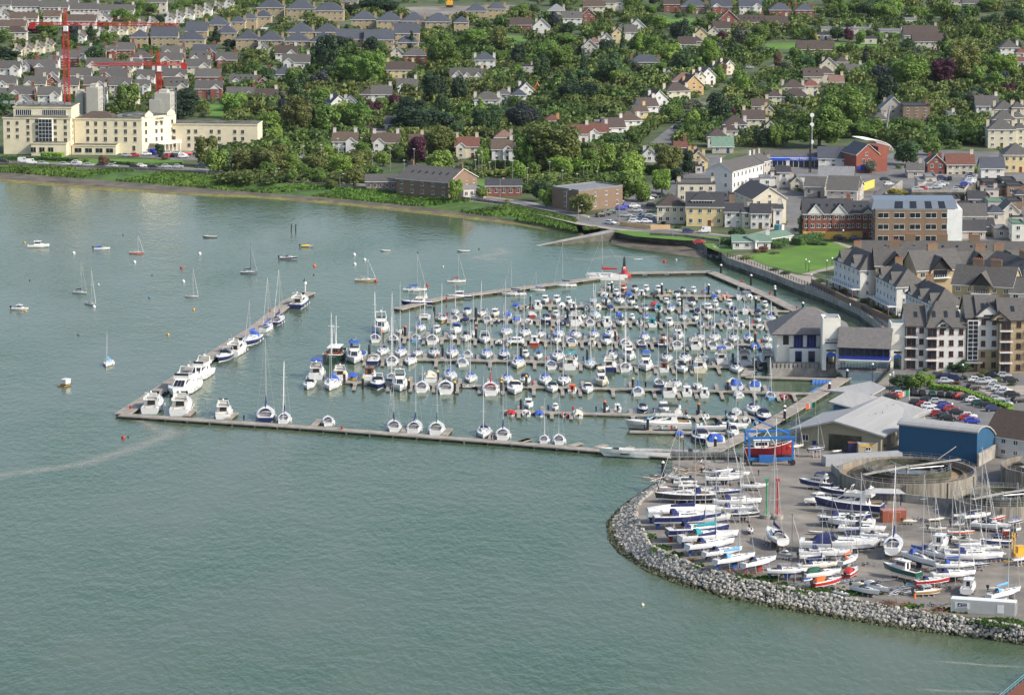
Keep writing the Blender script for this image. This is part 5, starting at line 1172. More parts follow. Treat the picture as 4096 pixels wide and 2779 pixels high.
parse('''J 2180 1075 200 eCn c2;J 2010 1120 210 hWn;J 1960 1180 150 hWn;J 1850 1230 170 hTn;J 2240 960 150 eCn;J 1680 1440 170 gYn c2;J 1900 1320 190 eGG b;K 550 590 150 gCn;K 670 560 110 hCn;K 520 660 150 hCn c1;K 410 690 170 eCn s2;K 390 775 150 hCr;K 230 790 200 hTn c2;K 250 870 230 hWn;K 60 870 140 hCn;K 620 740 130 eCp b;K 780 645 140 eTg b;K 10 990 70 gYg;K 20 1130 70 gCn'''.replace('eGG','eSG'),'right_avenue_house','house',4.8,9,'right of the avenue','houses right of the avenue')
parse('''K 110 90 190 hRs;K 330 92 160 hRs c2;K 80 215 200 eTn b;K 700 270 200 fSl b;K 560 262 160 fSl b;K 850 265 180 fSl b;K 1120 285 220 fSl b d14;K 520 315 180 fTk b;K 960 350 260 fTk b d12;K 1380 320 300 eSn d12;K 1460 375 300 eTn n6 d10 c0;K 430 445 330 eKn b c0;K 1290 180 110 fSl b;K 2180 430 170 hWg;K 2290 480 100 hTr;K 2290 560 90 eWr;K 1700 10 120 eTb;K 1860 30 200 eSg''','hillside_building','building',5.2,10,'in the upper right woods','buildings in the upper right woods')
parse('''K 1130 980 220 gSl h6;K 1340 960 240 fKk h8 d14;K 1010 1080 140 hTg b;K 1980 955 200 eWg;K 2140 985 190 hCg c2;K 2260 970 110 hCg h7 c2;K 2130 1075 200 hCg h7 c2;K 2260 1060 110 hCg h7;K 2110 1165 250 hCg h8 c3;K 2280 1160 110 hCg h8;K 1660 1030 70 fWl b''','villa','house',6,11,'on the right slope','villas on the right slope')
# ---------------------------------------------------------------- town centre
parse('''M 280 875 370 hCn h6.5 c0 d10 a-4 n4;M 730 885 490 eYk h7.1 c0 d11 n4 a-3;M 620 592 500 fCg h10 c2 d14;M 1110 955 230 eWk h5.5 c0 d9 n2 a-3;M 1285 965 115 eCk h5.5 c1 d9 n1 a-3;M 1470 975 260 eWk h5.5 d9 c0 n3 a-3;M 1590 780 460 gCg h9 d22 a14 r4 c0;M 1700 920 120 eWk h6.5 d8;M 880 690 190 hCn h5 b;M 640 210 130 gOn h5 a14 d14 c2;M 1780 430 170 eWk h6 c1;M 1950 570 160 gCg b;M 1430 560 200 fWl h7 d8;M 1560 515 200 fWl h9 d8;M 1230 640 130 fKk h3;M 650 350 90 fTk b''','town_building','building',7,10,'in the harbour front town','harbour front buildings')
parse('''N 30 860 560 eRk h9 d11 c1 n8 s5 g2 y;N 430 855 290 eRk h9 d11 c0 n4 s3 g1 y;N 1300 268 200 gRg h5.5 c2;N 1585 285 320 eCr h5 c1 d9 n4;N 1960 330 270 eWs h5 c0 d10;N 2250 175 320 hYg h7 d14 n4 c0;N 1740 890 300 eTg h6 d12 c0 n1;N 2000 850 180 hTs h7 c0;N 2170 830 200 gTg h7 d12 c0;N 2260 985 150 fWG h6 c0 n1;N 200 590 350 eSg h4.5 a-12 d14 c0;N 330 560 150 eSg h5 c0 a-14;N 120 500 400 eTl h5 d16 c0 a-8;N 1240 440 130 fTl h6 c0;N 1170 490 170 fTl h5 c0 d12;N 2150 480 160 fSk h4 c0;N 1880 640 90 gRk b;N 100 215 350 eWs h4.5 c0 a-4;N 1700 1060 350 eSk b c0 d8;N 2080 560 330 fKk b c0 d10;M 1545 330 120 eSg h7;M 1660 470 120 fSk h5;M 1630 640 110 fSk h6;M 2080 500 400 fWl h3 c0;M 2180 620 260 eSg h4 c0 d12 a-12;M 1330 700 180 fSk h3 d12;M 1150 720 200 fKk h3;N 1450 690 260 fSk h4 c0;N 820 690 200 fSk h4 c0;N 1670 770 170 fKk h3 c0;N 1780 690 190 eSk b;N 2210 720 190 fKk h3 c0;N 2290 640 120 hKk h4;N 2010 730 210 fSG h3 c0;N 2230 540 200 fKk h4 c0;N 1950 590 160 fTl b;N 1950 500 220 fKk h3 c0;N 2250 900 130 fSk h5;N 1880 1010 190 eSk b c0;N 2060 1050 160 fSl b c0;K 2020 1480 170 fTl b;K 1330 1540 140 eSg b''','shop_building','building',7,10,'in the right town','buildings of the right town')
# blue-fronted motor showroom
def letters(txt,size,parent,loc,rot,col,name='lettering',font=None):
    cu=bpy.data.curves.new('txt','FONT'); cu.body=txt; cu.size=size; cu.extrude=.03; cu.align_x='CENTER'
    o=bpy.data.objects.new('txt',cu); COL.objects.link(o); bpy.context.view_layer.update()
    me=bpy.data.meshes.new_from_object(o.evaluated_get(bpy.context.evaluated_depsgraph_get())); bpy.data.objects.remove(o)
    me.materials.clear(); me.materials.append(MATS['paint'])
    q=bpy.data.objects.new(name,me); COL.objects.link(q); q.parent=parent; q.location=loc; q.rotation_euler=rot; q.color=C4(col); return q
g=P(*wp('K',280,1425),ZL+4); s=px(g)[2]; L=590/2.2529/s
t=thing('car_showroom','building',(g.x,g.y+6,ZL),R(-1),'long car showroom with bright blue sign band above glass front','',fixed=True); FOOT.append((g.x,g.y+6,L*.55,6))
m=MB(); m.box(0,0,0,L,11,4.2); part('wall',m,t,col='S',mats='render'); part('roof',gable_roof(L,11,4.2,2.2),t,col=ROOFC['g'],mats=['roof','white'])
m=MB(); m.box(0,-5.7,2.9,L,.3,1.7); sg=part('sign_band',m,t,col=(.02,.09,.55)); letters('Healy Motors Ltd',1.5,sg,(2,-5.9,3.2),(PI/2,0,0),'W')
m=MB()
for k in range(12): quadpanel(m,[(-L/2+.4,-5.5,.2),(L/2-.4,-5.5,.2),(L/2-.4,-5.5,2.8),(-L/2+.4,-5.5,2.8)],k/12+.006,(k+1)/12-.006,0,1)
part('shop_window',m,t,mats='glass')
# signs on the harbour-front bar (deep blue banner) and shop fronts
def slab(par,W_,x0,x1,y0,y1,col,name,dz=0,mats='paint',th=.15,off=.25):
    """flat sign panel given by its corners, set in front of a wall through the given ground depth"""
g=P(*wp('M',730,1140),ZL); s=px(g)[2]
t=thing('bar_sign','sign',(g.x-1,g.y-.45,ZL+5.5),R(-3),'deep blue banner sign across the yellow harbour bar','',fixed=True); m=MB(); m.box(0,0,0,9.8,.15,1.3); part('board',m,t,col=(.03,.10,.55)); m=MB(); m.lathe([(.35,.2),(.5,.25)],12); part('emblem',m,t,mats='white',loc=(0,-.1,.65),rot=(PI/2,0,0))
t=thing('shop_sign','sign',(g.x-1,g.y-.45,ZL+2.3),R(-3),'red shop fascia under the blue bar banner','',fixed=True); m=MB(); m.box(0,0,0,8.6,.2,.5); part('board',m,t,col='R'); m=MB(); m.box(0,.1,-2.2,8.6,.1,2.1); part('shop_window',m,t,mats='glass')
# glazed bay on that roof
m=MB(); t=thing('roof_bay','bay window',(g.x-.8,g.y+1.5,ZL+7.0),R(-3),'glazed white dormer bay on the harbour bar roof','',fixed=True); m.box(0,0,0,7.4,3,2.4); part('frame',m,t,mats='white')
m=MB(); quadpanel(m,[(-3.5,-1.5,.3),(3.5,-1.5,.3),(3.5,-1.5,2.2),(-3.5,-1.5,2.2)],0,1,0,1); 
for k in range(8): m.box(-3.5+k,-1.56,.3,.12,.1,1.9,1)
part('window',m,t,mats=['glass','white']); part('roof',gable_roof(7.8,6,2.4,2.6,1.0),t,col=ROOFC['k'],mats=['roof','white'],loc=(0,1.4,0))
# long white terrace, its windows face right: corners at eave height
def wing(name,cat,A,B,dep,he,hr,typ,wc,rc,desc,rows,cols,W_,ze=None,ch=2,fg=0,group=None,sk=0,door=False,winw=1.2,z=ZL,chc=None,fixed=True,where='',hipf=1.0):
    """building whose visible long wall runs from eave corner A (photo) to B; its front normal points to the camera side"""
    a=P(*wp(W_,*A),z+he); b=P(*wp(W_,*B),z+he); d=b-a; d.z=0; L=d.length; an=math.atan2(d.y,d.x); n=Vector((-d.y,d.x,0)).normalized(); c=(a+b)/2+n*dep/2
    return house(name,cat,(c.x,c.y),an,L,dep,he,hr,typ,wc,rc,desc,where,group,rows=rows,ch=ch,fg=fg,chc=chc,cols=cols,fixed=fixed,skyl=sk,door=door,winw=winw,z=z,hipf=hipf)
wing('white_terrace','building',(1095,420),(1500,315),11,11,3.0,'e','W','g','tall white terrace with bare grey gable end and chimneys',3,8,'M',ch=2)
wing('stone_terrace','building',(1510,290),(1600,270),10,10,2.5,'e','S','g','grey stone end house behind the tall white terrace',3,2,'M',ch=2)
# tennis clubhouse, community hall
wing('tennis_clubhouse','building',(1265,122),(1735,160),20,6,4.2,'e','K','g','brown brick clubhouse with big slate roof and skylights',2,5,'T',ch=2,sk=6)
wing('club_annexe','building',(990,150),(1265,150),9,3.4,2.2,'e','K','g','low brown brick annexe left of the slate roofed clubhouse',1,5,'T',ch=0)
wing('glazed_pavilion','building',(1870,225),(2070,215),8,3.4,0,'f','T','l','small flat pale pavilion with white framed windows',1,4,'T',ch=0)
wing('red_brick_hall','building',(2070,190),(2390,190),10,4,2,'e','R','k','low dark roofed brick hall beside the shore path',1,5,'T',ch=0)
wing('sports_hall','building',(360,205),(600,240),22,7.5,0,'f','K','l','windowless brown brick sports hall with flat grey roof',2,1,'U',ch=0)
wing('scout_hut','building',(1990,690),(2330,690),9,2.7,1.6,'e','W','G','low white hut with pale green roof by the lawn',1,4,'U',ch=1)
wing('club_hut','building',(2200,700),(3072-0,620),8,2.9,1.6,'e','W','G','long white club hut with faded green roof',1,3,'U',ch=0) if False else wing('club_hut','building',(1400,1345),(1890,1265),8,2.9,1.5,'e','W','G','long low club hut with faded green roof and white chimney',1,4,'M',ch=1)
# brown brick office block with blue upper storey, near the middle right
t=wing('office_block','building',(590,822),(1520,822),16,12,0,'f','K','l','modern brown brick block with blue-grey glazed top storey',3,5,'N',ch=0,winw=3.8)
c=t.location; an=t.rotation_euler.z
m=MB(); m.hexa([(-15,-6.9,12.1),(15,-6.9,12.1),(15,6.5,12.1),(-15,6.5,12.1)],[(-14,-4.6,15.2),(14,-4.6,15.2),(14,4.5,15.6),(-14,4.5,15.6)]); pp=part('upper_storey',m,t,col=(.15,.18,.22),mats='paint')
m=MB(); quadpanel(m,[(-15,-6.9,12.1),(15,-6.9,12.1),(14,-4.6,15.2),(-14,-4.6,15.2)],.26,.36,.1,.85); 
for u in (.44,.62,.78): quadpanel(m,[(-15,-6.9,12.1),(15,-6.9,12.1),(14,-4.6,15.2),(-14,-4.6,15.2)],u,u+.08,.1,.85)
part('window',m,pp,mats='glass'); m=MB(); m.box(13.6,0,0,5.2,16.2,12.3); part('white_end_bay',m,t,col='W',mats='render')
g=P(*wp('N',940,1130),ZL); t=thing('glass_canopy','canopy',(g.x,g.y-1,ZL),R(-1),'white framed glass canopy before the brown office block','',fixed=True)
m=MB()
for k in range(5):
    x=-6+k*3
    for y in (-2,2): m.tube((x,y,0),(x,y,4.2),.13,n=5)
    m.tube((x,-2,4.2),(x,2,4.8),.12,n=5)
for y,z in ((-2,4.2),(2,4.8),(0,4.5)): m.tube((-6,y,z),(6,y,z),.12,n=5)
part('frame',m,t,mats='white'); m=MB(); m.hexa([(-6,-2,.1),(6,-2,.1),(6,-1.95,.1),(-6,-1.95,.1)],[(-6,-2,1.3),(6,-2,1.3),(6,-1.95,1.3),(-6,-1.95,1.3)]); part('glass_panel',m,t,mats='glass'); m=MB(); m.box(1.5,0,4.7,3,3.6,.1); part('awning',m,t,col='R')
g=P(*wp('N',678,1010),ZL+3.2); t=thing('hanging_banner','banner',(g.x,g.y-1.2,ZL+4),0,'tall blue and white banner on the office block','',fixed=True); m=MB(); m.box(0,0,2.2,1.9,.1,2.5); part('upper_half',m,t,col=(.02,.06,.4)); m=MB(); m.box(0,0,0,1.9,.1,2.18); part('lower_half',m,t,mats='white')
# ramp and roof-top car park
a=[P(*wp('N',x,y),ZL+4.5) for x,y in ((1010,610),(1620,612),(1780,430),(1300,430))]; o=a[0]; t=thing('rooftop_car_park','car park',(o.x,o.y,ZL),0,'raised roof deck car park with grey parapet walls','',fixed=True)
m=MB(); pts=[(p.x-o.x,p.y-o.y) for p in a]; m.prism(pts,-.2,4.5,0,1); part('deck_block',m,t,mats=['concd','asphalt']); FOOT.append((o.x+15,o.y+15,26,14))
m=MB()
for i in range(4):
    p,q=Vector((*pts[i],4.5)),Vector((*pts[(i+1)%4],4.5)); d=(q-p).normalized(); n=Vector((-d.y,d.x,0))*.25; m.hexa([p,q,q+n,p+n],[v_+Vector((0,0,1.0)) for v_ in (p,q,q+n,p+n)])
part('parapet',m,t,mats='conc')
a=[P(*wp('N',x,y),z) for x,y,z in ((560,640,ZL+.1),(700,650,ZL+.1),(890,490,ZL+4.4),(760,470,ZL+4.4))]; o=a[0]; t=thing('car_ramp','ramp',(o.x,o.y,0),0,'sloping grey car ramp with low walls up to the roof','',fixed=True)
m=MB(); m.hexa([(p.x-o.x,p.y-o.y,2.5) for p in a],[(p.x-o.x,p.y-o.y,p.z) for p in a]); part('slab',m,t,mats='asphalt'); m=MB(); m.hexa([(a[1].x-o.x,a[1].y-o.y,2.5),(a[1].x-o.x+.5,a[1].y-o.y,2.5),(a[2].x-o.x+.5,a[2].y-o.y,2.5),(a[2].x-o.x,a[2].y-o.y,2.5)],[(a[1].x-o.x,a[1].y-o.y,4.3),(a[1].x-o.x+.5,a[1].y-o.y,4.3),(a[2].x-o.x+.5,a[2].y-o.y,8),(a[2].x-o.x,a[2].y-o.y,8)]); part('parapet',m,t,mats='conc')
# red brick hall with curved white scaffold roof
t=wing('brick_institute','building',(820,210+1230-1100),(1120,290+1230-1150),16,8,5,'g','R','n','large red brick hall with steep gable beside curved white scaffold roof',2,3,'K',ch=0) if False else None
g=P(*wp('K',930,1560),ZL); s=px(g)[2]
t=thing('brick_institute','building',(g.x-1,g.y+9,ZL),R(20),'large red brick hall with steep gable under a curved white canopy','',fixed=True,s=.8); FOOT.append((g.x,g.y+9,14,12))
m=MB(); m.box(-1,0,0,17,16,9); m.poly([(-9.5,-8,9),(3,-8,9),(-3.2,-8,14)]); part('wall',m,t,col=(.25,.075,.05),mats='render')
part('roof',gable_roof(12.5,16,9,5,0,axis='y'),t,col=ROOFC['s'],mats=['roof','white'],loc=(-3.2,0,0)); m=MB(); m.box(5.7,0,9,6,15,3.5); part('roof_block',m,t,col=(.25,.08,.05),mats='render')
for x in (-5.5,-2.4): part('window',win_mesh(1.6,2.4,1),t,col='W',loc=(x,-8,4.5))
part('window',win_mesh(1.4,1.6,1),t,col='W',loc=(-3.9,-8,8.5)); m=MB(); m.box(-4,-8.2,1,10,.3,2.4); part('blue_hoarding',m,t,col=(.02,.05,.3))
m=MB()
for k in range(9):
    y=-7+k*2.0; prev=None
    for i in range(9):
        a=PI*.95*i/8*.55; p=(-4+15*math.sin(a*1.0)*1.0,y,11.5+4.6*math.cos(a*1.15)); 
        if prev: m.tube(prev,p,.16,n=4)
        prev=p
for i in range(9):
    a=PI*.95*i/8*.55; m.tube((-4+15*math.sin(a),-7,11.5+4.6*math.cos(a*1.15)),(-4+15*math.sin(a),9,11.5+4.6*math.cos(a*1.15)),.1,n=4)
part('curved_frame',m,t,mats='white')
# ---------------------------------------------------------------- the cream hotel on the sea front
hr_=R(-5)
def hblock(t,x0,y0,L,Wd,z,h,nm='wall',wr=None,parapet=True):
    m=MB(); m.box(x0,y0,z,L,Wd,h,0); m.box(x0,y0,z+h,L+.5,Wd+.5,.4,0); m.box(x0,y0,z+h+.4,L-.4,Wd-.4,.1,1); part(nm,m,t,col=(.71,.635,.45),mats=['render','concd'])
def hw(t,x,y,z,w,h,rz=0): part('window',win_mesh(w,h,1),t,col=(.5,.48,.42),loc=(x,y,z),rz=rz)
g=P(*wp('H',640,1395),ZL); s=px(g)[2]; u=1/2.2529/s
t=thing('hotel','hotel',(g.x,g.y,ZL),hr_,'large cream seafront hotel with tall glazed left block and columned porch','',fixed=True); FOOT.append((g.x,g.y+12,75,24))
LA=615*u; hblock(t,-LA/2,9,LA,18,0,14.8); hblock(t,-LA*.42,9,LA*.86,16,15.3,3.9,'upper_storey')
hblock(t,-LA*.29,-2.5,LA*.52,5,0,5.0,'bay_wing')
m=MB(); m.box(-LA*.41,.3,15.4+.6,LA*.80,.9,.25); 
for k in range(20): m.tube((-LA*.81+LA*.8*k/19,-.05,15.4),(-LA*.81+LA*.8*k/19,-.05,16.2),.05,n=3)
part('balcony',m,t,mats='metal')
m=MB(); quadpanel(m,[(-LA*.84,1.0,16.2),(0,1.0,16.2),(0,1.0,18.4),(-LA*.84,1.0,18.4)],.03,.30,0,1); quadpanel(m,[(-LA*.84,1.0,16.2),(0,1.0,16.2),(0,1.0,18.4),(-LA*.84,1.0,18.4)],.50,.92,0,1)
for k in range(26): m.box(-LA*.82+LA*.03*k,.93,16.2,.12,.08,2.2,1)
part('window',m,t,mats=['glass','white'])
for k,x in enumerate((-.92,-.79)):
    for r_ in range(3): hw(t,x*LA,0,6.6+r_*2.8,1.2,1.5)
for k,x in enumerate((-.63,-.50,-.225,-.075)):
    for r_ in range(4): hw(t,x*LA,0,5.4+r_*2.55,1.3,1.6); 
m=MB(); m.box(-LA*.365,-.5,5.3,5.8,1.2,9.6,0)
for k in range(4):
    for j in range(6): m.box(-LA*.365-2.1+k*1.4,-1.12,5.6+j*1.55,1.2,.08,1.35,1)
part('glass_tower',m,t,mats=['white','glass'])
for k in range(3): hw(t,-LA*(.52-.13*k),-5,1.4,2.3,2.2)
for r_ in range(4): hw(t,.0,4,5.4+r_*2.55,1.2,1.6,PI/2); hw(t,.0,10.5,5.4+r_*2.55,1.2,1.6,PI/2)
# middle wing
x0=8*u; LB=617*u; hblock(t,x0+LB/2,13,LB,14,0,14.0); yb=6
for k,x in enumerate((.20,.32,.46,.62,.76,.90)):
    for r_ in range(3): hw(t,x0+LB*x,yb,5.0+r_*3.2,1.3,1.9)
hw(t,x0+LB*.88,yb,1.2,1.3,2.1)
hblock(t,x0-1+LB*.36,3.4,400*u,6,0,3.6,'garden_room')
for k in range(4): hw(t,x0-1+LB*.36-400*u*.36+k*400*u*.24,.4,.9,3.0,1.9)
# entrance front turned towards the right, its sunlit brightness painted as paler cream
x1=x0+LB; pts=[(x1,6),(x1+12,19),(x1-6,27),(x1-12,20)]
m=MB(); m.prism(pts,0,15.2,0,1); part('entrance_front',m,t,col=(.75,.68,.49),mats=['render','concd'])
an=math.atan2(13,12); ex=lambda d_,o_=0: (x1+math.cos(an)*d_+math.sin(an)*o_,6+math.sin(an)*d_-math.cos(an)*o_)
for d_ in (2.2,7.5,10.2,15.8):
    for r_ in range(3):
        x,y=ex(d_); hw(t,x,y,4.6+r_*3.3,1.2,1.9,an)
for d_ in (3.6,15.0):
    x,y=ex(d_,.15); m=MB(); m.box(0,0,0,4.2,.5,1.0,0); m.hexa([(-2.1,-.24,1.0),(2.1,-.24,1.0),(2.1,.24,1.0),(-2.1,.24,1.0)],[(-.05,-.24,2.6),(.05,-.24,2.6),(.05,.24,2.6),(-.05,.24,2.6)]); part('pediment',m,t,col=(.76,.69,.5),mats='render',loc=(x,y,15.0),rz=an)
x,y=ex(9.2,.12); letters('GRAND',1.25,t,(x,y,13.6),(PI/2,0,an),(.10,.08,.05)); letters('HOTEL',1.25,t,(x,y,12.2),(PI/2,0,an),(.10,.08,.05))
x,y=ex(10.5,2.4); m=MB(); m.box(0,0,3.6,13,4.6,.7,0); m.box(0,-2.2,4.9,13,.25,.2,0)
for k in range(22): m.box(-6.3+k*.6,-2.2,4.3,.2,.2,.6,0)
for k in range(7): m.tube((-6+k*2,-2,0),(-6+k*2,-2,3.6),.28,.24,8)
part('porch',m,t,col=(.78,.74,.62),mats='render',loc=(x,y,0),rz=an)
# right wing
x2=x1+10; LD=1640*u-x2; hblock(t,x2+LD/2,24,LD,13,0,11.0,'right_wing')
for k in (.04,.21,.29,.47,.56,.74,.83):
    for r_ in range(3): hw(t,x2+LD*k,17.5,1.6+r_*2.9,1.3,1.6)
# roof plant
m=MB(); 
for k in range(9): m.box(-LA*.1-k*3.4,9+(k%3)*2,19.7,2.0,1.6,.9+.3*(k%2))
for k in range(7): m.box(x0+6+k*4,12+(k%3)*2,14.4,1.8,1.5,1.0)
part('roof_vent',m,t,mats='metal'); m=MB(); m.prism([(x0+1,8),(x0+14,8),(x0+14,18),(x0+1,18)],14.4,14.6,0); part('roof',gable_roof(15,9,14.2,2.4,1.0),t,col=ROOFC['b'],mats=['roof','white'],loc=(x0+9,13,0))
for W_,x,y,w,h,nm in (('H',820,1000,110,9,'grey concrete stair core with scaffolding behind the hotel'),('H',700,990,70,6,'low concrete core tower behind the hotel left block'),('H',1455,1010,145,7,'concrete lift core block beside the right crane'),('H',1390,1010,110,4.2,'pale concrete box on the hotel roof right end')):
    q=P(*wp(W_,x,y),ZL+12); L=w/2.2529/px(q)[2]; t2=thing('concrete_core','building',(q.x,q.y+14,ZL),R(-8),nm,'',fixed=True); m=MB(); m.box(0,0,0,L,8,12+h); m.box(0,0,12+h,L*.5,5,1.2); part('wall',m,t2,col=(.44,.42,.37),mats='render'); m=MB()
    for k in range(4): m.tube((L/2+.8,-4+k*2.6,0),(L/2+.8,-4+k*2.6,12+h),.08,n=4)
    for z in range(2,int(12+h),2): m.tube((L/2+.8,-4,z),(L/2+.8,3.8,z),.06,n=4)
    part('scaffold',m,t2,mats='metal')
# ---------------------------------------------------------------- tower cranes
def crane(W_,xb,yb,ytop,yj,xl,xr,cx,nm,rz):
    g=P(*wp(W_,xb,yb),ZL+12); g.y+=16; z1=ztop(g,wp(W_,0,ytop)[1]); zj=ztop(g,wp(W_,0,yj)[1]); s=px((g.x,g.y,zj))[2]; k=2.2529
    t=thing('tower_crane','crane',(g.x,g.y,ZL),R(rz),nm,'',fixed=True); w=1.1
    def lattice(m,a,b,w,n,r=.11):
        a,b=Vector(a),Vector(b); d=(b-a).normalized(); e=Vector((0,0,1)) if abs(d.z)<.5 else Vector((0,1,0)); p=d.cross(e).normalized()*w; q=d.cross(p).normalized()*w
        cs=[p+q,p-q,-p-q,-p+q]
        for c in cs: m.tube(a+c,b+c,r,n=4)
        for i in range(n):
            for j in range(4):
                m.tube(a.lerp(b,i/n)+cs[j],a.lerp(b,(i+1)/n)+cs[(j+1)%4],r*.55,n=3)
                m.tube(a.lerp(b,i/n)+cs[j],a.lerp(b,i/n)+cs[(j+1)%4],r*.5,n=3)
    m=MB(); lattice(m,(0,0,0),(0,0,zj-ZL),w,26,.16); part('mast',m,t,col='R')
    m=MB(); lattice(m,(0,0,zj-ZL),(0,0,z1-ZL),.6,6,.13); part('tower_head',m,t,col='R')
    a=(xl-xb)/k/s; b=(xr-xb)/k/s; dz=zj-ZL+.6
    m=MB(); lattice(m,(a,0,dz),(0,0,dz),.55,18,.12); lattice(m,(0,0,dz),(b,0,dz),.55,18,.12)
    m.tube((a*.85,0,dz),(0,0,z1-ZL),.09,n=3); m.tube((b*.8,0,dz),(0,0,z1-ZL),.09,n=3); part('jib',m,t,col='R')
    c=a if abs(a)<abs(b) else b; m=MB(); m.box(c*.96,0,dz-2.2,2.6,1.6,2.6); part('counterweight',m,t,col='R')
    m=MB(); m.box(.4,-1.6,dz-3.0,1.8,1.8,2.2); part('cab',m,t,mats='white')
crane('H',565,930,85,230,245,1600,0,'tall red lattice tower crane left, behind the hotel',-6)
crane('H',1400,900,465,592,800,1640,0,'shorter red tower crane behind the hotel entrance front',3)
# telecom masts
for W_,x,yb,yt,nm in (('K',392,1360,1030,'slim lattice telecom mast with white drum aerials'),('K',378,1577,1130,'tall dark thin mast rising from the town'),('K',1055,1250,950,'silver mobile crane boom leaning beside the brick hall')):
    g=P(*wp(W_,x,yb),ZL); z=ztop(g,wp(W_,0,yt)[1]); t=thing('telecom_mast' if 'mast' in nm else 'crane_boom','mast',(g.x,g.y,ZL),0,nm,'',fixed=True); m=MB(); h=z-ZL
    if 'silver' in nm: m.tube((0,0,0),(1.8,0,h),.55,.35,6)
    else:
        for c_ in ((.4,.4),(-.4,.4),(0,-.5)): m.tube((c_[0],c_[1],0),(c_[0]*.5,c_[1]*.5,h),.09 if x==392 else .14,n=4)
        for i in range(20): m.tube((.4,.4,h*i/20),(-.4,.4,h*(i+1)/20),.05,n=3)
    part('shaft',m,t,mats='dark' if x==378 else 'metal')
    if x==392:
        for zz in (h*.72,h*.98,h*.25): m=MB(); m.tube((0,-.9,zz),(0,-.5,zz),.9,n=10); part('aerial',m,t,mats='white')
# ---------------------------------------------------------------- marina village: steep roofed terraces and flats on the right
def vblock(A,B,dep,he,hr,n,desc,W_='V',rows=3,wc='W',typ='h',brickh=0,ch=1,balc=True,cols=None,rc='g'):
    t=wing('terrace_block','building',A,B,dep,he,hr,typ,wc,rc,desc,rows,cols or n*3,W_,ch=0,winw=1.0,hipf=.9)
    a=P(*wp(W_,*A),ZL+he); b=P(*wp(W_,*B),ZL+he); L=(b-a).length
    for k in range(n):   # steep black-boarded dormer gables
        x=-L/2+L*(k+.5)/n; gw=L/n*.40; gh=gw*.62
        m=MB(); y0=-dep/2-.35; ztop_=he+gh+1.1; y1=-dep/2+dep/2*min(1,(gh+1.1)/hr)*.95
        for s in (-1,1):
            q=[(x+s*(gw/2+.25),y0,he-.3),(x+s*(gw/2+.25),-dep/2+.4,he-.3),(x,y1,ztop_),(x,y0,ztop_)]
            if s<0: q=q[::-1]
            m.poly(q); m.poly([(p[0],p[1],p[2]-.15) for p in q[::-1]],1)
        part('gable_roof',m,t,col=ROOFC[rc],mats=['roof','dark'])
        m=MB(); m.poly([(x-gw/2,y0+.12,he-.5),(x+gw/2,y0+.12,he-.5),(x+gw/2,y0+.12,he),(x,y0+.12,ztop_-.25),(x-gw/2,y0+.12,he)]); part('gable_face',m,t,col=WALLC[wc],mats='render')
        m=MB(); m.poly([(x-gw*.30,y0+.05,he+gh*.45),(x+gw*.30,y0+.05,he+gh*.45),(x,y0+.05,ztop_-.1)]); part('gable_board',m,t,mats='dark')
    if balc:
        m=MB(); m.box(0,-dep/2-1.3,2.6,L,2.6,.35,0)
        for k in range(n*2+1): m.box(-L/2+.2+(L-.4)*k/(n*2),-dep/2-2.45,0,.3,.3,2.6,1)
        part('balcony',m,t,mats=['white','brick']); m=MB()
        for k in range(14): m.tube((-L/2+L*k/13,-dep/2-2.5,2.95),(-L/2+L*k/13,-dep/2-2.5,4.0),.05,n=3)
        for z in (3.3,3.65,4.0): m.tube((-L/2,-dep/2-2.5,z),(L/2,-dep/2-2.5,z),.045,n=3)
        part('railing',m,t,mats='dark')
    for k in range(ch): 
        part('chimney',chim(5,2.0,2.4),t,col=(.20,.14,.09),loc=(-L*.25+L*.5*k,dep*.08,he+hr*.9),rz=PI/2)
    return t
vblock((597,850),(832,945),9.5,9,4.6,2,'white terrace block with steep dark dormers nearest the park lawn')
vblock((975,1000),(1160,1095),9.5,9,4.6,2,'second white terrace block along the promenade')
vblock((1240,1150),(1510,1270),9,8.6,4.4,3,'third white promenade terrace with three pointed dormers')
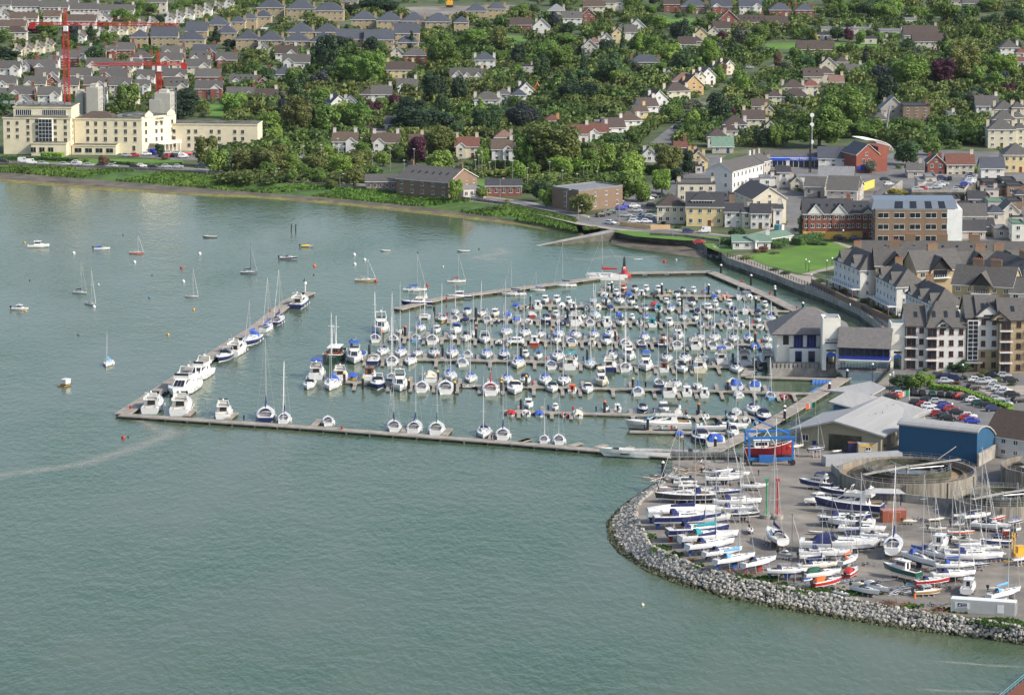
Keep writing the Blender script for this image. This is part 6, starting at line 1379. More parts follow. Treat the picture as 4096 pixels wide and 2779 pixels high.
def vflat(A,B,dep,he,hr,desc,W_='V',rows=3,wc='B',typ='e',cols=None,ch=1,sk=0,dg=0,rc='g',pots=6):
    t=wing('apartment_block','building',A,B,dep,he,hr,typ,wc,rc,desc,rows,cols,W_,ch=0,sk=sk,winw=1.5)
    a=P(*wp(W_,*A),ZL+he); b=P(*wp(W_,*B),ZL+he); L=(b-a).length
    for k in range(ch): part('chimney',chim(pots,2.6,3.4),t,col=(.21,.145,.095),loc=(-L*.3+L*.6*(k+.5)/ch,0,he+hr*.85))
    for k in range(dg):
        x=-L/2+L*(k+.5)/dg; gw=min(7.5,L/dg*.8); m=MB(); gh=gw*.5; y0=-dep/2-1.0
        m.prism([(x-gw/2+.5,y0+.4),(x+gw/2-.5,y0+.4),(x+gw/2-.5,-dep/2+1),(x-gw/2+.5,-dep/2+1)],0,he,0); part('bay',m,t,col=WALLC[wc],mats='render')
        m=MB()
        for s in (-1,1):
            q=[(x+s*gw/2,y0-.5,he-.3),(x+s*gw/2,-dep/2+.5,he-.3),(x,-dep/2+dep/2*min(1,gh/hr),he+gh+.3),(x,y0-.5,he+gh+.3)]
            if s<0: q=q[::-1]
            m.poly(q); m.poly([(p[0],p[1],p[2]-.2) for p in q[::-1]],1)
        part('gable_roof',m,t,col=ROOFC[rc],mats=['roof','dark'])
        m=MB(); m.poly([(x-gw/2+.5,y0+.35,he),(x+gw/2-.5,y0+.35,he),(x,y0+.35,he+gh)],0); m.box(x,y0+.3,he-2.3,gw*.6,.15,2.2,1); part('dormer_window',m,t,mats=['dark','glass'])
        m=MB(); m.box(x,y0-.3,he-2.6,gw*.8,1.4,.25,0); 
        for q in range(9): m.tube((x-gw*.4+gw*.8*q/8,y0-.95,he-2.4),(x-gw*.4+gw*.8*q/8,y0-.95,he-1.4),.04,n=3)
        m.box(x,y0-.95,he-1.4,gw*.8,.08,.08,1); part('balcony',m,t,mats=['white','dark'])
    return t
vflat((970,905),(1340,905),12,10.5,5,'sandy brick flats with black boarded gable behind the first terrace',dg=1,ch=1)
vflat((1345,950),(1750,930),12,10.5,5.2,'sandy brick flats with large black gable and twin balconies',dg=1,ch=1,wc='B')
vflat((850,795),(2307,805),9,8,3.4,'long grey roof range at the back of the marina village',ch=3,sk=9,cols=12,wc='W')
vflat((1750,905),(2307,890),9,8,3.6,'grey roofed flats with white gable in the middle of the village',ch=2,dg=2,wc='W')
vflat((1660,1070),(2200,1100),13,9.5,5,'brown brick flats with tall chimney stack and dark gable window',dg=1,ch=2,wc='B')
vflat((1930,900),(2400,1020),11,9,4,'rearmost right block of village flats with skylights',ch=1,sk=4,wc='W')
vflat((2180,1150),(2500,1160),11,8,4,'small right edge block of village flats',ch=1,wc='W')
def bflat(base,L,dep,he,hr,an,desc,cols,rows,lower='B',up='W',bal=(),roofc='g',gab=(),sky=2,fx=0):
    """tall flats near the car park, base = photo point of the front-left ground corner"""
    g=P(*base,ZL); a=R(an); d=Vector((math.cos(a),math.sin(a),0)); n=Vector((-d.y,d.x,0)); c=g+d*L/2+n*dep/2
    t=thing('apartment_block','building',(c.x,c.y,ZL),a,desc,'',fixed=True); FOOT.append((c.x,c.y,L/2,dep/2)); fh=he/rows
    m=MB(); m.box(0,0,-.5,L,dep,fh*2+.5); part('lower_wall',m,t,col=WALLC[lower],mats='render'); m=MB(); m.box(0,0,fh*2,L-.04,dep-.04,he-fh*2); 
    for s in (-1,1): m.poly([(s*(L/2-.02),-dep/2*s,he),(s*(L/2-.02),dep/2*s,he),(s*(L/2-.02),0,he+hr)])
    part('upper_wall',m,t,col=WALLC[up],mats='render')
    ro=part('roof',gable_roof(L,dep,he,hr,.45 if hr>5.2 else 0),t,col=ROOFC[roofc],mats=['roof','dark'])
    for i in range(sky):
        m=MB(); q=[(-L/2,-dep/2,he+.25),(L/2,-dep/2,he+.25),(L/2,0,he+hr+.25),(-L/2,0,he+hr+.25)]; u=(i+.6)/(sky+.2); quadpanel(m,q,u-.5/L,u+.5/L,.35,.6,off=.08); part('skylight',m,ro,mats='glass')
    for r_ in range(rows):
        for k in range(cols):
            x=-L/2+L*(k+.5)/cols; big=k in bal
            part('window',win_mesh(2.6 if big else 1.25,fh*(.72 if big else .52),1),t,col=(.20,.07,.04),loc=(x,-dep/2,fh*r_+fh*(.12 if big else .3)))
            if big and r_>0:
                m=MB(); m.box(0,-.7,-.2,3.6,1.4,.2,0)
                for q in range(9): m.tube((-1.75+q*.4375,-1.35,0),(-1.75+q*.4375,-1.35,1.0),.035,n=3,mi=1)
                m.box(0,-1.35,1.0,3.6,.06,.06,1); part('balcony',m,t,mats=['white','dark'],loc=(x,-dep/2,fh*r_+.1))
        for k in range(2): part('window',win_mesh(1.2,fh*.5,1),t,col=(.20,.07,.04),loc=(L/2,-dep/2+dep*(k+.5)/2,fh*r_+fh*.3),rz=PI/2)
    for x,gw in gab:
        m=MB(); gh=gw*.42; y0=-dep/2-.5
        for s in (-1,1):
            q=[(x+s*(gw/2+.4),y0,he-.2),(x+s*(gw/2+.4),-dep/2+.4,he-.2),(x,-dep/2+dep/2*min(1,gh/hr)*.98,he+gh+.2),(x,y0,he+gh+.2)]
            if s<0: q=q[::-1]
            m.poly(q); m.poly([(p[0],p[1],p[2]-.25) for p in q[::-1]],1)
        part('gable_roof',m,ro,col=ROOFC[roofc],mats=['roof','dark']); m=MB(); m.poly([(x-gw/2,-dep/2-.06,he),(x+gw/2,-dep/2-.06,he),(x,-dep/2-.06,he+gh)]); part('gable_face',m,t,col=WALLC[up],mats='render')
        m=MB(); m.box(x,-dep/2-.1,he-.9,gw*.36,.12,1.6); part('gable_window',m,t,mats='glass')
    return t
s1=sc(1505,ZL)
bflat(wp('D',1430,640),350/2.2529/s1,13,12.5,6,0,'white four storey flats with slate hipped roof and stacked balconies',4,4,lower='W',up='W',bal=(0,),gab=((-1,4.2),),sky=3)
bflat(wp('D',1240,630),185/2.2529/s1,13,12.6,5,0,'narrow white flats with glazed blue entrance beside the arch tower',2,4,lower='W',up='W',bal=(0,),sky=1)
bflat(wp('D',1780,635),115/2.2529/s1,15,15.0,5,0,'sandy brick stair tower with tall glazed strip',1,5,lower='B',up='B',sky=0)
bflat(wp('D',1885,640),195/2.2529/s1,15,15.2,5,0,'tall white over brick flats with dark central gable',2,5,lower='B',up='W',gab=((0,8),),sky=2)
bflat(wp('D',2080,660),460/2.2529/s1,14,15.0,5,0,'brick and white flats with long balconies at right edge',4,5,lower='B',up='B',bal=(0,2),gab=((-7,5),(2,5)),sky=2)
for W_,x,y,h in (('D',1425,170,3),('D',2210,80,4.5)):
    pass
# glazed strip on the stair tower
g=P(*wp('D',1840,640),ZL); t=thing('stair_glazing','window',(g.x,g.y-.25,ZL),0,'tall glazed stair strip on the sandy brick tower','',fixed=True)
m=MB(); m.box(0,0,3.2,3.0,.3,11.2,0)
for j in range(9):
    for k in (-1,1): m.box(k*.7,-.12,3.4+j*1.22,1.2,.2,1.02,1)
part('frame',m,t,mats=['white','glass']); m=MB(); m.box(0,-1.2,2.6,5,2.6,.3); part('canopy',m,t,mats='metal')
# ---------------------------------------------------------------- waterside clubhouse, arch towers and bridge restaurant
g0=P(*wp('D',25,665),0.8); g1=P(*wp('D',635,695),0.8)
t=thing('clubhouse','building',(g0.x,g0.y,0),0,'white waterside restaurant clubhouse with grey pyramid roof and blue windows','',fixed=True); Lp=g1.x-g0.x; FOOT.append((g0.x+15,g0.y+14,18,12))
m=MB(); m.box(Lp/2,12,-1.5,Lp,24,1.5+2.4,0); part('base',m,t,mats='conc')
m=MB(); m.box(Lp/2,.6,2.4,Lp,.3,1.25,0); m.box(Lp*.5,4.6,2.4,Lp*.97,.4,1.0,0)
for k in range(16): m.box(Lp*(k+.5)/16,.35,2.4,.14,.12,1.3,1)
part('terrace_wall',m,t,mats=['conc','dark'])
zb=2.5; LW=19.5; cx=11.8; cy=14.5; Wd=17
m=MB(); m.box(cx,cy,zb,LW,Wd,9.2); part('wall',m,t,col=(.74,.72,.64),mats='render')
m=MB(); m.box(cx,cy-Wd/2-.6,zb,12.5,1.3,5.0); part('front_bay',m,t,col=(.74,.72,.64),mats='render')
part('roof',gable_roof(LW+1.6,Wd+1.6,9.2,5.6,.98,ov=1.0),t,col=(.15,.14,.135),mats=['roof','dark'],loc=(cx,cy,zb))
def blue(x,z,w,h,n=3):
    m=MB(); m.box(0,0,0,w,.25,h,0)
    for k in range(n): m.box(-w/2+w*(k+.5)/n,-.06,.2,w/n-.3,.2,h-.5,1)
    part('blue_window',m,t,mats=['paint','glass'],col=(.02,.05,.40),loc=(x,cy-Wd/2-.1 if z>5 else cy-Wd/2-1.25,z))
for x in (cx-3.7,cx,cx+3.7): blue(x,zb+5.0,2.6,4.0); blue(x,zb,1.9,4.0,1)
m=MB(); m.box(cx,cy-Wd/2-.8,zb+4.8,12.4,.9,.22); part('ledge',m,t,col=(.02,.04,.32))
for x in (cx-7.2,cx+7.2): m=MB(); m.box(0,0,0,1.6,.2,2.6); part('alcove',m,t,mats='dark',loc=(x,cy-Wd/2,zb+5.6))
def tower(base,w,dep,h,desc,sign=False):
    g=P(*base,ZL); t=thing('arch_tower','tower',(g.x,g.y+dep/2,ZL),0,desc,'',fixed=True); m=MB(); aw=w*.28
    m.box(-w/2+(w-2*aw)/4,0,-.6,(w-2*aw)/2,dep,h+.6); m.box(w/2-(w-2*aw)/4,0,-.6,(w-2*aw)/2,dep,h+.6); m.box(0,0,5.2,2*aw,dep,h-5.2)
    for s in (-1,1):
        for k in range(5):
            a0,a1=PI/2*k/5,PI/2*(k+1)/5; xo=s*aw; 
            m.hexa([(xo,-dep/2,3.4+aw*math.sin(a0)*.9),(s*aw*math.cos(a0),-dep/2,3.4+aw*math.sin(a0)*.9),(s*aw*math.cos(a0),dep/2,3.4+aw*math.sin(a0)*.9),(xo,dep/2,3.4+aw*math.sin(a0)*.9)],[(xo,-dep/2,3.4+aw*math.sin(a1)*.9),(s*aw*math.cos(a1),-dep/2,3.4+aw*math.sin(a1)*.9),(s*aw*math.cos(a1),dep/2,3.4+aw*math.sin(a1)*.9),(xo,dep/2,3.4+aw*math.sin(a1)*.9)])
    m.box(0,-dep/2+.1,h,w,.3,.5); m.box(0,dep/2-.1,h,w,.3,.5); m.box(-w/2+.15,0,h,.3,dep-.5,.5); m.box(w/2-.15,0,h,.3,dep-.5,.5); part('wall',m,t,col=(.74,.72,.64),mats='render')
    m=MB(); pts=[(aw*.98*math.cos(PI*k/8),-dep/2+.2,3.2+aw*.9*math.sin(PI*k/8)) for k in range(9)]; m.poly(pts[::-1]); part('blue_fanlight',m,t,col=(.04,.16,.62),mats='cloth')
    if sign:
        m=MB(); m.box(0,-.1,h,2.8,3,1.0); part('roof_vent',m,t,mats='metal'); letters('CRUZZO',.85,t,(0,-dep/2-.05,7.7),(PI/2,0,0),(.05,.05,.06)); m=MB(); m.box(0,-dep/2-.1,7.0,3.4,.15,.35); part('name_board',m,t,col=(.05,.06,.15))
    return t
tower(wp('D',568,612),160/2.2529/sc(1470,ZL),7,13.6,'white arch tower lettered CRUZZO beside the clubhouse',True)
tower(wp('D',1166,625),128/2.2529/sc(1477,ZL),7,12.6,'plain white arch tower at the landward end of the footbridge')
a=P(*wp('D',640,415),10.0); b=P(*wp('D',1095,430),10.0); t=thing('bridge_restaurant','building',(a.x,a.y,0),math.atan2(b.y-a.y,b.x-a.x),'glazed bridge restaurant with slate roof spanning between the arch towers','',fixed=True); L=(b-a).length
m=MB(); m.box(L/2,4,6.0,L,8,.6); part('floor',m,t,mats='white'); m=MB(); m.box(L/2,4,6.6,L,7.6,3.3); part('glazing',m,t,mats='glass')
m=MB()
for k in range(9): m.box(L*k/8,.12,6.6,.2,.2,3.3)
m.box(L/2,.1,6.4,L,.25,.9); part('blue_frame',m,t,col=(.02,.04,.30)); part('roof',gable_roof(L,9,10,4.6),t,col=(.15,.14,.135),mats=['roof','dark'],loc=(L/2,4.3,0))
a=P(*wp('D',632,625),ZL); b=P(*wp('D',1080,635),ZL); t=thing('footbridge','bridge',(a.x,a.y,ZL),math.atan2(b.y-a.y,b.x-a.x),'low footbridge with navy lattice railings over the channel','',fixed=True); L=(b-a).length
m=MB(); m.box(L/2,1.2,-.6,L,3.4,.6); part('deck',m,t,mats='conc'); m=MB()
for y in (-.3,2.7):
    for z in (.1,1.3): m.tube((0,y,z),(L,y,z),.06,n=4)
    for k in range(16):
        x0_,x1_=L*k/16,L*(k+1)/16; m.tube((x0_,y,0),(x1_,y,1.3),.04,n=3); m.tube((x1_,y,0),(x0_,y,1.3),.04,n=3); m.tube((x0_,y,0),(x0_,y,1.3),.05,n=3)
part('railing',m,t,mats='navy')
# ---------------------------------------------------------------- boatyard buildings
def P3(W_,x,y,h): return P(*wp(W_,x,y),ZL+h)
def poly_roof(par,pts,th,mats,col=None,name='roof'):
    m=MB(); o=par.location; q=[Vector(p)-o for p in pts]; m.hexa([p-Vector((0,0,th)) for p in q],q) if len(q)==4 else None; return part(name,m,par,mats=mats,col=col)
g=P(*wp('D',290,1325),ZL); e=P(*wp('D',1015,1390),ZL); d=e-g; L=d.length; an=math.atan2(d.y,d.x)
t=thing('boatyard_shed','building',(g.x,g.y,ZL),an,'large olive boatyard shed with shallow grey sheet roof and roller door','',fixed=True); dep=34
m=MB(); m.prism([(0,0),(L,0),(L,dep),(0,dep)],-.2,4.6); m.poly([(0,0,4.6),(L,0,4.6),(L*.43,0,7.2)]); part('wall',m,t,col=(.30,.28,.19),mats='render')
x2=L*.43; ov=1.2; m=MB(); rs=[]
for y in (-ov,dep+ov): rs.append([(-ov*2.4,y,4.0),(x2*.5,y,5.9),(x2,y,7.3),((x2+L)/2,y,6.1),(L+ov,y,4.5)])
m.loft([r[::-1] for r in rs],0); m.loft([[ (p[0],p[1],p[2]+.45) for p in r] for r in rs],0)
for r in rs: 
    for p,q in zip(r,r[1:]): m.poly([p,q,(q[0],q[1],q[2]+.45),(p[0],p[1],p[2]+.45)],1)
m.poly([rs[0][-1],rs[1][-1],(rs[1][-1][0],rs[1][-1][1],4.95),(rs[0][-1][0],rs[0][-1][1],4.95)],1); m.poly([rs[0][0],rs[1][0],(rs[1][0][0],rs[1][0][1],4.45),(rs[0][0][0],rs[0][0][1],4.45)],1)
for k in range(1,17): 
    y=-ov+(dep+2*ov)*k/17
    m.box(x2/2-1.2,y,4,.01,.01,.01,1)
part('roof',m,t,mats=['sheetroof','metal'])
m=MB(); m.box(L*.56,-.06,0,8.6,.2,4.1)
for k in range(14): m.box(L*.56,-.12,.1+k*.28,8.4,.16,.05,1)
part('roller_door',m,t,mats=['concd','dark']); part('window',win_mesh(1.6,1.6,1),t,col='W',loc=(1.4,0,1.8)); m=MB(); m.box(1.4,-.05,0,1.0,.12,2.0); part('door',m,t,mats='navy',loc=(2.4,0,0))
for k in range(6): part('window',win_mesh(2.2,2.4,1),t,col=(.25,.25,.25),loc=(L,3+k*5,1.4),rz=PI/2)
for k in range(9):
    m=MB(); m.tube((0,0,0),(0,0,.9),.14,n=6); part('roof_vent',m,t,mats='metal',loc=(L*(.55+.04*(k%5)),8+k*2.7,6.2))
# rear hall of the shed: higher roof running down to the right
A_=[P3('D',545,905,7.5),P3('D',740,795,9.0),P3('D',1425,985,6.0),P3('D',1230,1085,5.5),P3('D',870,950,8.2)]
g=P(*wp('D',620,985),ZL); t=thing('workshop_hall','building',(g.x,g.y,ZL),0,'blue walled rear workshop hall with pale sheet roof','',fixed=True); FOOT.append((g.x+20,g.y,26,16))
lo=[Vector((p.x-g.x,p.y-g.y,0)) for p in (A_[0],A_[3],A_[2],A_[1])]; c_=sum(lo,Vector())/4
wl_=[c_+(p-c_)*.90 for p in lo]; m=MB(); m.hexa(wl_,[w_+Vector((0,0,z)) for w_,z in zip(wl_,(6.3,4.3,4.8,7.8))]); part('wall',m,t,col=(.04,.14,.24),mats='render')
m=MB(); hi=[Vector((p.x,p.y,z)) for p,z in zip(lo,(7.3,5.3,5.8,8.8))]; m.hexa([p-Vector((0,0,.4)) for p in hi],hi); part('roof',m,t,mats='sheetroof')
m=MB(); m.hexa([lo[1]*.93+lo[2]*.07+Vector((.1,-.1,0)),lo[1]*.45+lo[2]*.55+Vector((.1,-.1,0)),lo[1]*.45+lo[2]*.55+Vector((-1,.3,0)),lo[1]*.93+lo[2]*.07+Vector((-1,.3,0))],[lo[1]*.93+lo[2]*.07+Vector((.1,-.1,4.2)),lo[1]*.45+lo[2]*.55+Vector((.1,-.1,4.3)),lo[1]*.45+lo[2]*.55+Vector((-1,.3,4.3)),lo[1]*.93+lo[2]*.07+Vector((-1,.3,4.2))]); part('orange_panel',m,t,col=(.7,.16,.05))
q=[P3('D',940,850,7),P3('D',1060,785,7.5),P3('D',1040,800,7.0),P3('D',850,815,7.6)]; g=q[0]; t=thing('entrance_canopy','canopy',(g.x,g.y,ZL),0,'pale wing-shaped canopy roof behind the boatyard hall','',fixed=True); m=MB(); lo=[Vector((p.x-g.x,p.y-g.y,p.z-ZL)) for p in q]
b0=[lo[0],lo[1],lo[1]+Vector((-3,9,0)),lo[0]+Vector((-12,6,0))]; m.hexa([p-Vector((0,0,.35)) for p in b0],b0); part('roof',m,t,mats='sheetroof'); m=MB(); m.tube(b0[1]-Vector((1,-1,7)),b0[1]-Vector((1,-1,.3)),.15,n=6); m.tube(b0[0]-Vector((0,-1,7)),b0[0]-Vector((0,-1,.3)),.15,n=6); part('post',m,t,mats='metal')
# big blue barrel-roofed building
a=P(*wp('D',1175,1392),ZL); b=P(*wp('D',1880,1472),ZL); d=b-a; L=d.length; an=math.atan2(d.y,d.x)
t=thing('blue_building','building',(a.x,a.y,ZL),an,'windowless bright blue building with rounded grey barrel roof','',fixed=True); FOOT.append((a.x+12,a.y,18,10)); dep=11; prf=[(-.3,7.9),(.4,8.5),(2,8.9),(4.5,8.8),(7,8.1),(9.5,6.7),(11.4,4.9)]
m=MB(); m.poly([(0,0,-.2),(L,0,-.2),(L,0,8.0),(0,0,8.0)]); m.poly([(L,dep,-.2),(0,dep,-.2),(0,dep,5),(L,dep,5)])
for x in (0,L): 
    pts=[(x,0,-.2)]+[(x,max(0,min(dep,y)),z-.15) for y,z in prf]+[(x,dep,-.2)]; m.poly(pts[::-1] if x else pts)
part('wall',m,t,col=(.018,.085,.17),mats='render'); m=MB(); rs=[[(x,y,z) for y,z in prf] for x in (-.4,L+.4)]
m.loft(rs,0); m.loft([[(p[0],p[1],p[2]-.35) for p in r][::-1] for r in rs],0); m.poly([rs[0][0],rs[1][0],(rs[1][0][0],rs[1][0][1],7.5),(rs[0][0][0],rs[0][0][1],7.5)])
for r in rs:
    for p,q in zip(r,r[1:]): m.poly([p,q,(q[0],q[1],q[2]-.35),(p[0],p[1],p[2]-.35)])
part('roof',m,t,mats='sheetroof')
wing('tile_roofed_store','building',(1960,1205),(2400,1270),12,5.2,5.5,'e','W','b','white store with large brown ribbed roof at right edge',2,4,'D',ch=0)
# ---------------------------------------------------------------- round filter tanks
def tank(W_,cx,cy,rx,h,desc,inner=.62,off=.1):
    g=P(*wp(W_,cx,cy),ZL+h); s=px(g)[2]; Rr=rx/2.2529/s; t=thing('treatment_tank','tank',(g.x,g.y,ZL),0,desc,'',fixed=True)
    m=MB(); m.lathe([(Rr,0),(Rr,h),(Rr-.5,h),(Rr-.5,h-1.4),(Rr*inner,h-1.4)],64); part('outer_wall',m,t,mats='tankwall')
    m=MB(); m.lathe([(Rr*inner+.3,h-1.35),(Rr-.52,h-1.35)],64); part('filter_bed',m,t,mats='media')
    m=MB(); ri=Rr*inner; m.lathe([(ri+.3,h-1.4),(ri+.3,h+.7),(ri,h+.7),(ri,h-.8)],48); m.lathe([(Rr*.82,h-1.3),(Rr*.82,h-.6),(Rr*.80,h-.6),(Rr*.80,h-1.3)],48); m.lathe([(ri*.6,h-.4),(ri*.6,h+.25),(ri*.56,h+.25),(ri*.56,h-.4)],32); m.lathe([(ri-1.6,h-.2),(ri-1.6,h+.35),(ri-1.9,h+.35),(ri-1.9,h-.5)],48); part('inner_ring',m,t,mats='concd')
    m=MB(); m.lathe([(0,h-.4),(ri,h-.4)],48); part('water_surface',m,t,mats='tankwater')
    for nm,rr,z in (('outer_railing',Rr-.2,h),('inner_railing',ri+.15,h+.7)):
        m=MB()
        for zz in (.5,1.05): 
            for k in range(48): a0,a1=2*PI*k/48,2*PI*(k+1)/48; m.tube((rr*math.cos(a0),rr*math.sin(a0),z+zz),(rr*math.cos(a1),rr*math.sin(a1),z+zz),.035,n=3)
        for k in range(40): a0=2*PI*k/40; m.tube((rr*math.cos(a0),rr*math.sin(a0),z),(rr*math.cos(a0),rr*math.sin(a0),z+1.05),.04,n=3)
        part(nm,m,t,mats='metal')
    m=MB(); a=R(200)
    m.box(Rr*.42,Rr*.25,h+.8,Rr*.95,1.1,.2,0,R(32)); m.box(-Rr*.35,-Rr*.3,h+.8,Rr*.9,1.1,.2,0,R(40))
    m.tube((Rr*.5,Rr*.5,h+.9),(Rr*.8,Rr*.8,h+3),.08,n=4); part('walkway',m,t,mats='conc')
    m=MB()
    for k in range(4): a=R(20+90*k); m.tube((0,0,h+.3),(ri*.95*math.cos(a),ri*.95*math.sin(a),h+.3),.12,n=5)
    m.tube((0,0,h-.4),(0,0,h+1.2),.4,n=8); part('rotating_arm',m,t,mats='metal')
    m=MB()
    for k in range(10): a=2*PI*k/10+.2; m.box(Rr*math.cos(a)*1.005,Rr*math.sin(a)*1.005,0,.5,.35,h-.1,0,a)
    part('buttress',m,t,mats='tankwall'); FOOT.append((g.x,g.y,Rr,Rr))
tank('Z',1255,178,620,4.2,'big round concrete filter tank in front of the blue building')
tank('Z',2110,420,445,3.6,'lower round concrete filter tank at the yard right edge',.6)
tank('Z',2560,130,460,4.2,'round filter tank cut by the right picture edge',.6)
wall_thing('tank_wall',[P(*wp('Z',575,195),ZL),P(*wp('Z',700,300),ZL),P(*wp('Z',1240,470),ZL),P(*wp('Z',1700,520),ZL),P(*wp('Z',2400,600),ZL)],2.0,.4,'conc','long concrete yard wall behind the laid up boats')
wall_thing('ramp_wall',[P(*wp('Z',1890,150),ZL),P(*wp('Z',2120,20),ZL),P(*wp('Z',2400,60),ZL)],3.2,.5,'conc','tall concrete wall between the round tanks')
# ---------------------------------------------------------------- trees
GC={'g':(.155,.266,.043),'d':(.036,.072,.029),'o':(.165,.20,.045),'p':(.091,.029,.043),'y':(.364,.322,.043),'e':(.069,.137,.040),'l':(.218,.346,.051),'s':(.182,.210,.108),'b':(.200,.121,.057),'u':(.064,.081,.064)}
GN={'g':'fresh green','d':'dark evergreen','o':'olive green','p':'purple leaved','y':'yellow green','e':'deep green','l':'bright green','s':'silvery green','b':'russet','u':'blue green'}
def crown(seed,kind):
    """unit crown: radius 1, base 0, top 2; leaf clumps spread over and inside a cluster of lobes"""
    rg=random.Random(seed); m=MB(); lobes=[]
    if kind=='round':
        lobes=[(0,0,1.05,.70)]
        for i in range(19):
            a=rg.random()*6.28; z=rg.uniform(.26,1.75); r=.66*math.sin(PI*min(.95,max(.12,z/2.05)))**.6; lobes.append((r*math.cos(a),r*math.sin(a),z,rg.uniform(.24,.44)))
    elif kind=='wide':
        for i in range(24): a=rg.random()*6.28; r=rg.uniform(.05,.74); lobes.append((r*math.cos(a),r*math.sin(a),rg.uniform(.35,1.7)*(1-r*.25),rg.uniform(.24,.40)))
    elif kind=='cone':
        for i in range(15): z=.15+1.75*i/14; r=.62*(1-z/2.1); a=rg.random()*6.28; lobes.append((r*.6*math.cos(a),r*.6*math.sin(a),z,max(.14,r*.75+.08)))
    elif kind=='big':
        lobes=[(0,0,1.0,.66)]
        for i in range(30):
            a=rg.random()*6.28; z=rg.uniform(.24,1.78); r=.70*math.sin(PI*min(.95,max(.14,z/2.05)))**.6; lobes.append((r*math.cos(a),r*math.sin(a),z,rg.uniform(.16,.32)))
    elif kind=='bush':
        for i in range(9): a=rg.random()*6.28; r=rg.uniform(0,.62); lobes.append((r*math.cos(a),r*math.sin(a),rg.uniform(.3,.8),rg.uniform(.3,.45)))
    n={'big':7500,'round':2700,'wide':3000,'cone':1700,'bush':800}[kind]
    tot=sum(l[3]**2 for l in lobes)
    for (x,y,z,r) in lobes:
        for k in range(int(n*r*r/tot)):
            while True:
                d=Vector((rg.gauss(0,1),rg.gauss(0,1),rg.gauss(0,1)))
                if d.length>.01: break
            d.normalize(); rr=r*(1-.35*rg.random()**2.0)*rg.uniform(.92,1.13); c=Vector((x,y,z))+d*rr
            if c.z<.05: continue
            nn=(d+Vector((rg.gauss(0,.5),rg.gauss(0,.5),rg.gauss(0,.5)+.2))).normalized()
            u=nn.orthogonal().normalized(); w=nn.cross(u); a=rg.random()*6.28; u,w=u*math.cos(a)+w*math.sin(a),w*math.cos(a)-u*math.sin(a); s=rg.uniform(.040,.080)*(.62 if kind=='big' else 1)
            i=len(m.v); m.v+=[tuple(c-u*s-w*s*.7),tuple(c+u*s*1.1-w*s*.6),tuple(c+u*s*.9+w*s*.8),tuple(c-u*s*.8+w*s)]; m.f.append((i,i+1,i+2,i+3)); m.m.append(0)
    return m.mesh('crown','leaf')
def trunk(seed,kind):
    rg=random.Random(seed+50); m=MB(); m.tube((0,0,-.55),(.02,0,.7),.075,.04,7)
    for i in range(6):
        a=rg.random()*6.28; z=rg.uniform(-.05,.45); e=(rg.uniform(.35,.62)*math.cos(a),rg.uniform(.35,.62)*math.sin(a),z+rg.uniform(.5,.8)); m.tube((.01,0,z),e,.035,.012,5)
    return m.mesh('trunk','bark')
CROWN={k:[crown(i*7+j,k) for i in range(4 if k=='round' else 3)] for j,k in enumerate(('round','wide','cone','bush','big'))}
TRK=[trunk(i,'r') for i in range(4)]
NT=0
def tree(p,w,h,col,kind,where,z=ZL,desc=None,fixed=False):
    global NT; NT+=1
    rg=random.Random(NT); r=w/2; base=h*.09 if kind!='bush' else 0
    kk={'round':'spreading','wide':'broad','cone':'conical','bush':'rounded'}[kind]
    t=thing('pine_tree' if (kind=='cone') else 'shrub' if kind=='bush' else 'tree','shrub' if kind=='bush' else 'tree',(p[0],p[1],z),rg.random()*6.28,desc or GN[col]+' '+kk+(' shrub' if kind=='bush' else ' tree'),where,None if fixed else 'trees and shrubs',fixed=fixed)
    c=part('crown',rg.choice(CROWN['big' if (w>13 and kind!='cone') else kind]),t); q=GC[col]; v=rg.uniform(.82,1.18); c.color=(q[0]*v*.93,q[1]*v*rg.uniform(.84,.96),q[2]*1.15*v,1); c.scale=(r,r,(h-base)/2); c.location=(0,0,base)
    if kind!='bush': k=part('trunk',rg.choice(TRK),t); k.scale=(r,r,(h-base)/2); k.location=(0,0,base+ (0))
    return t
def area(u,v):
    if v>1400: return 'beside the car park'
    if v>880: return 'around the park and village'
    if u<850 and v>560: return 'in front of the hotel'
    if u<850: return 'in the left estate' if v>190 else 'in the upper left corner'
    if v>640 and u<2300: return 'along the shore road'
    if u<1560: return ('near the middle shore houses' if v>400 else 'left of the middle suburb' if v>170 else 'by the stone estate')
    if u<2450: return ('by the tennis courts' if v>520 else 'in the central gardens' if v>320 else 'in the upper middle' if v>150 else 'at the top middle')
    if u<3150: return ('by the harbour front' if v>560 else 'along the centre avenue' if v>330 else 'right of the centre avenue' if v>150 else 'at the top right of centre')
    return ('in the right town' if v>640 else 'on the right slope' if v>420 else 'in the right woods' if v>200 else 'in the upper right corner')
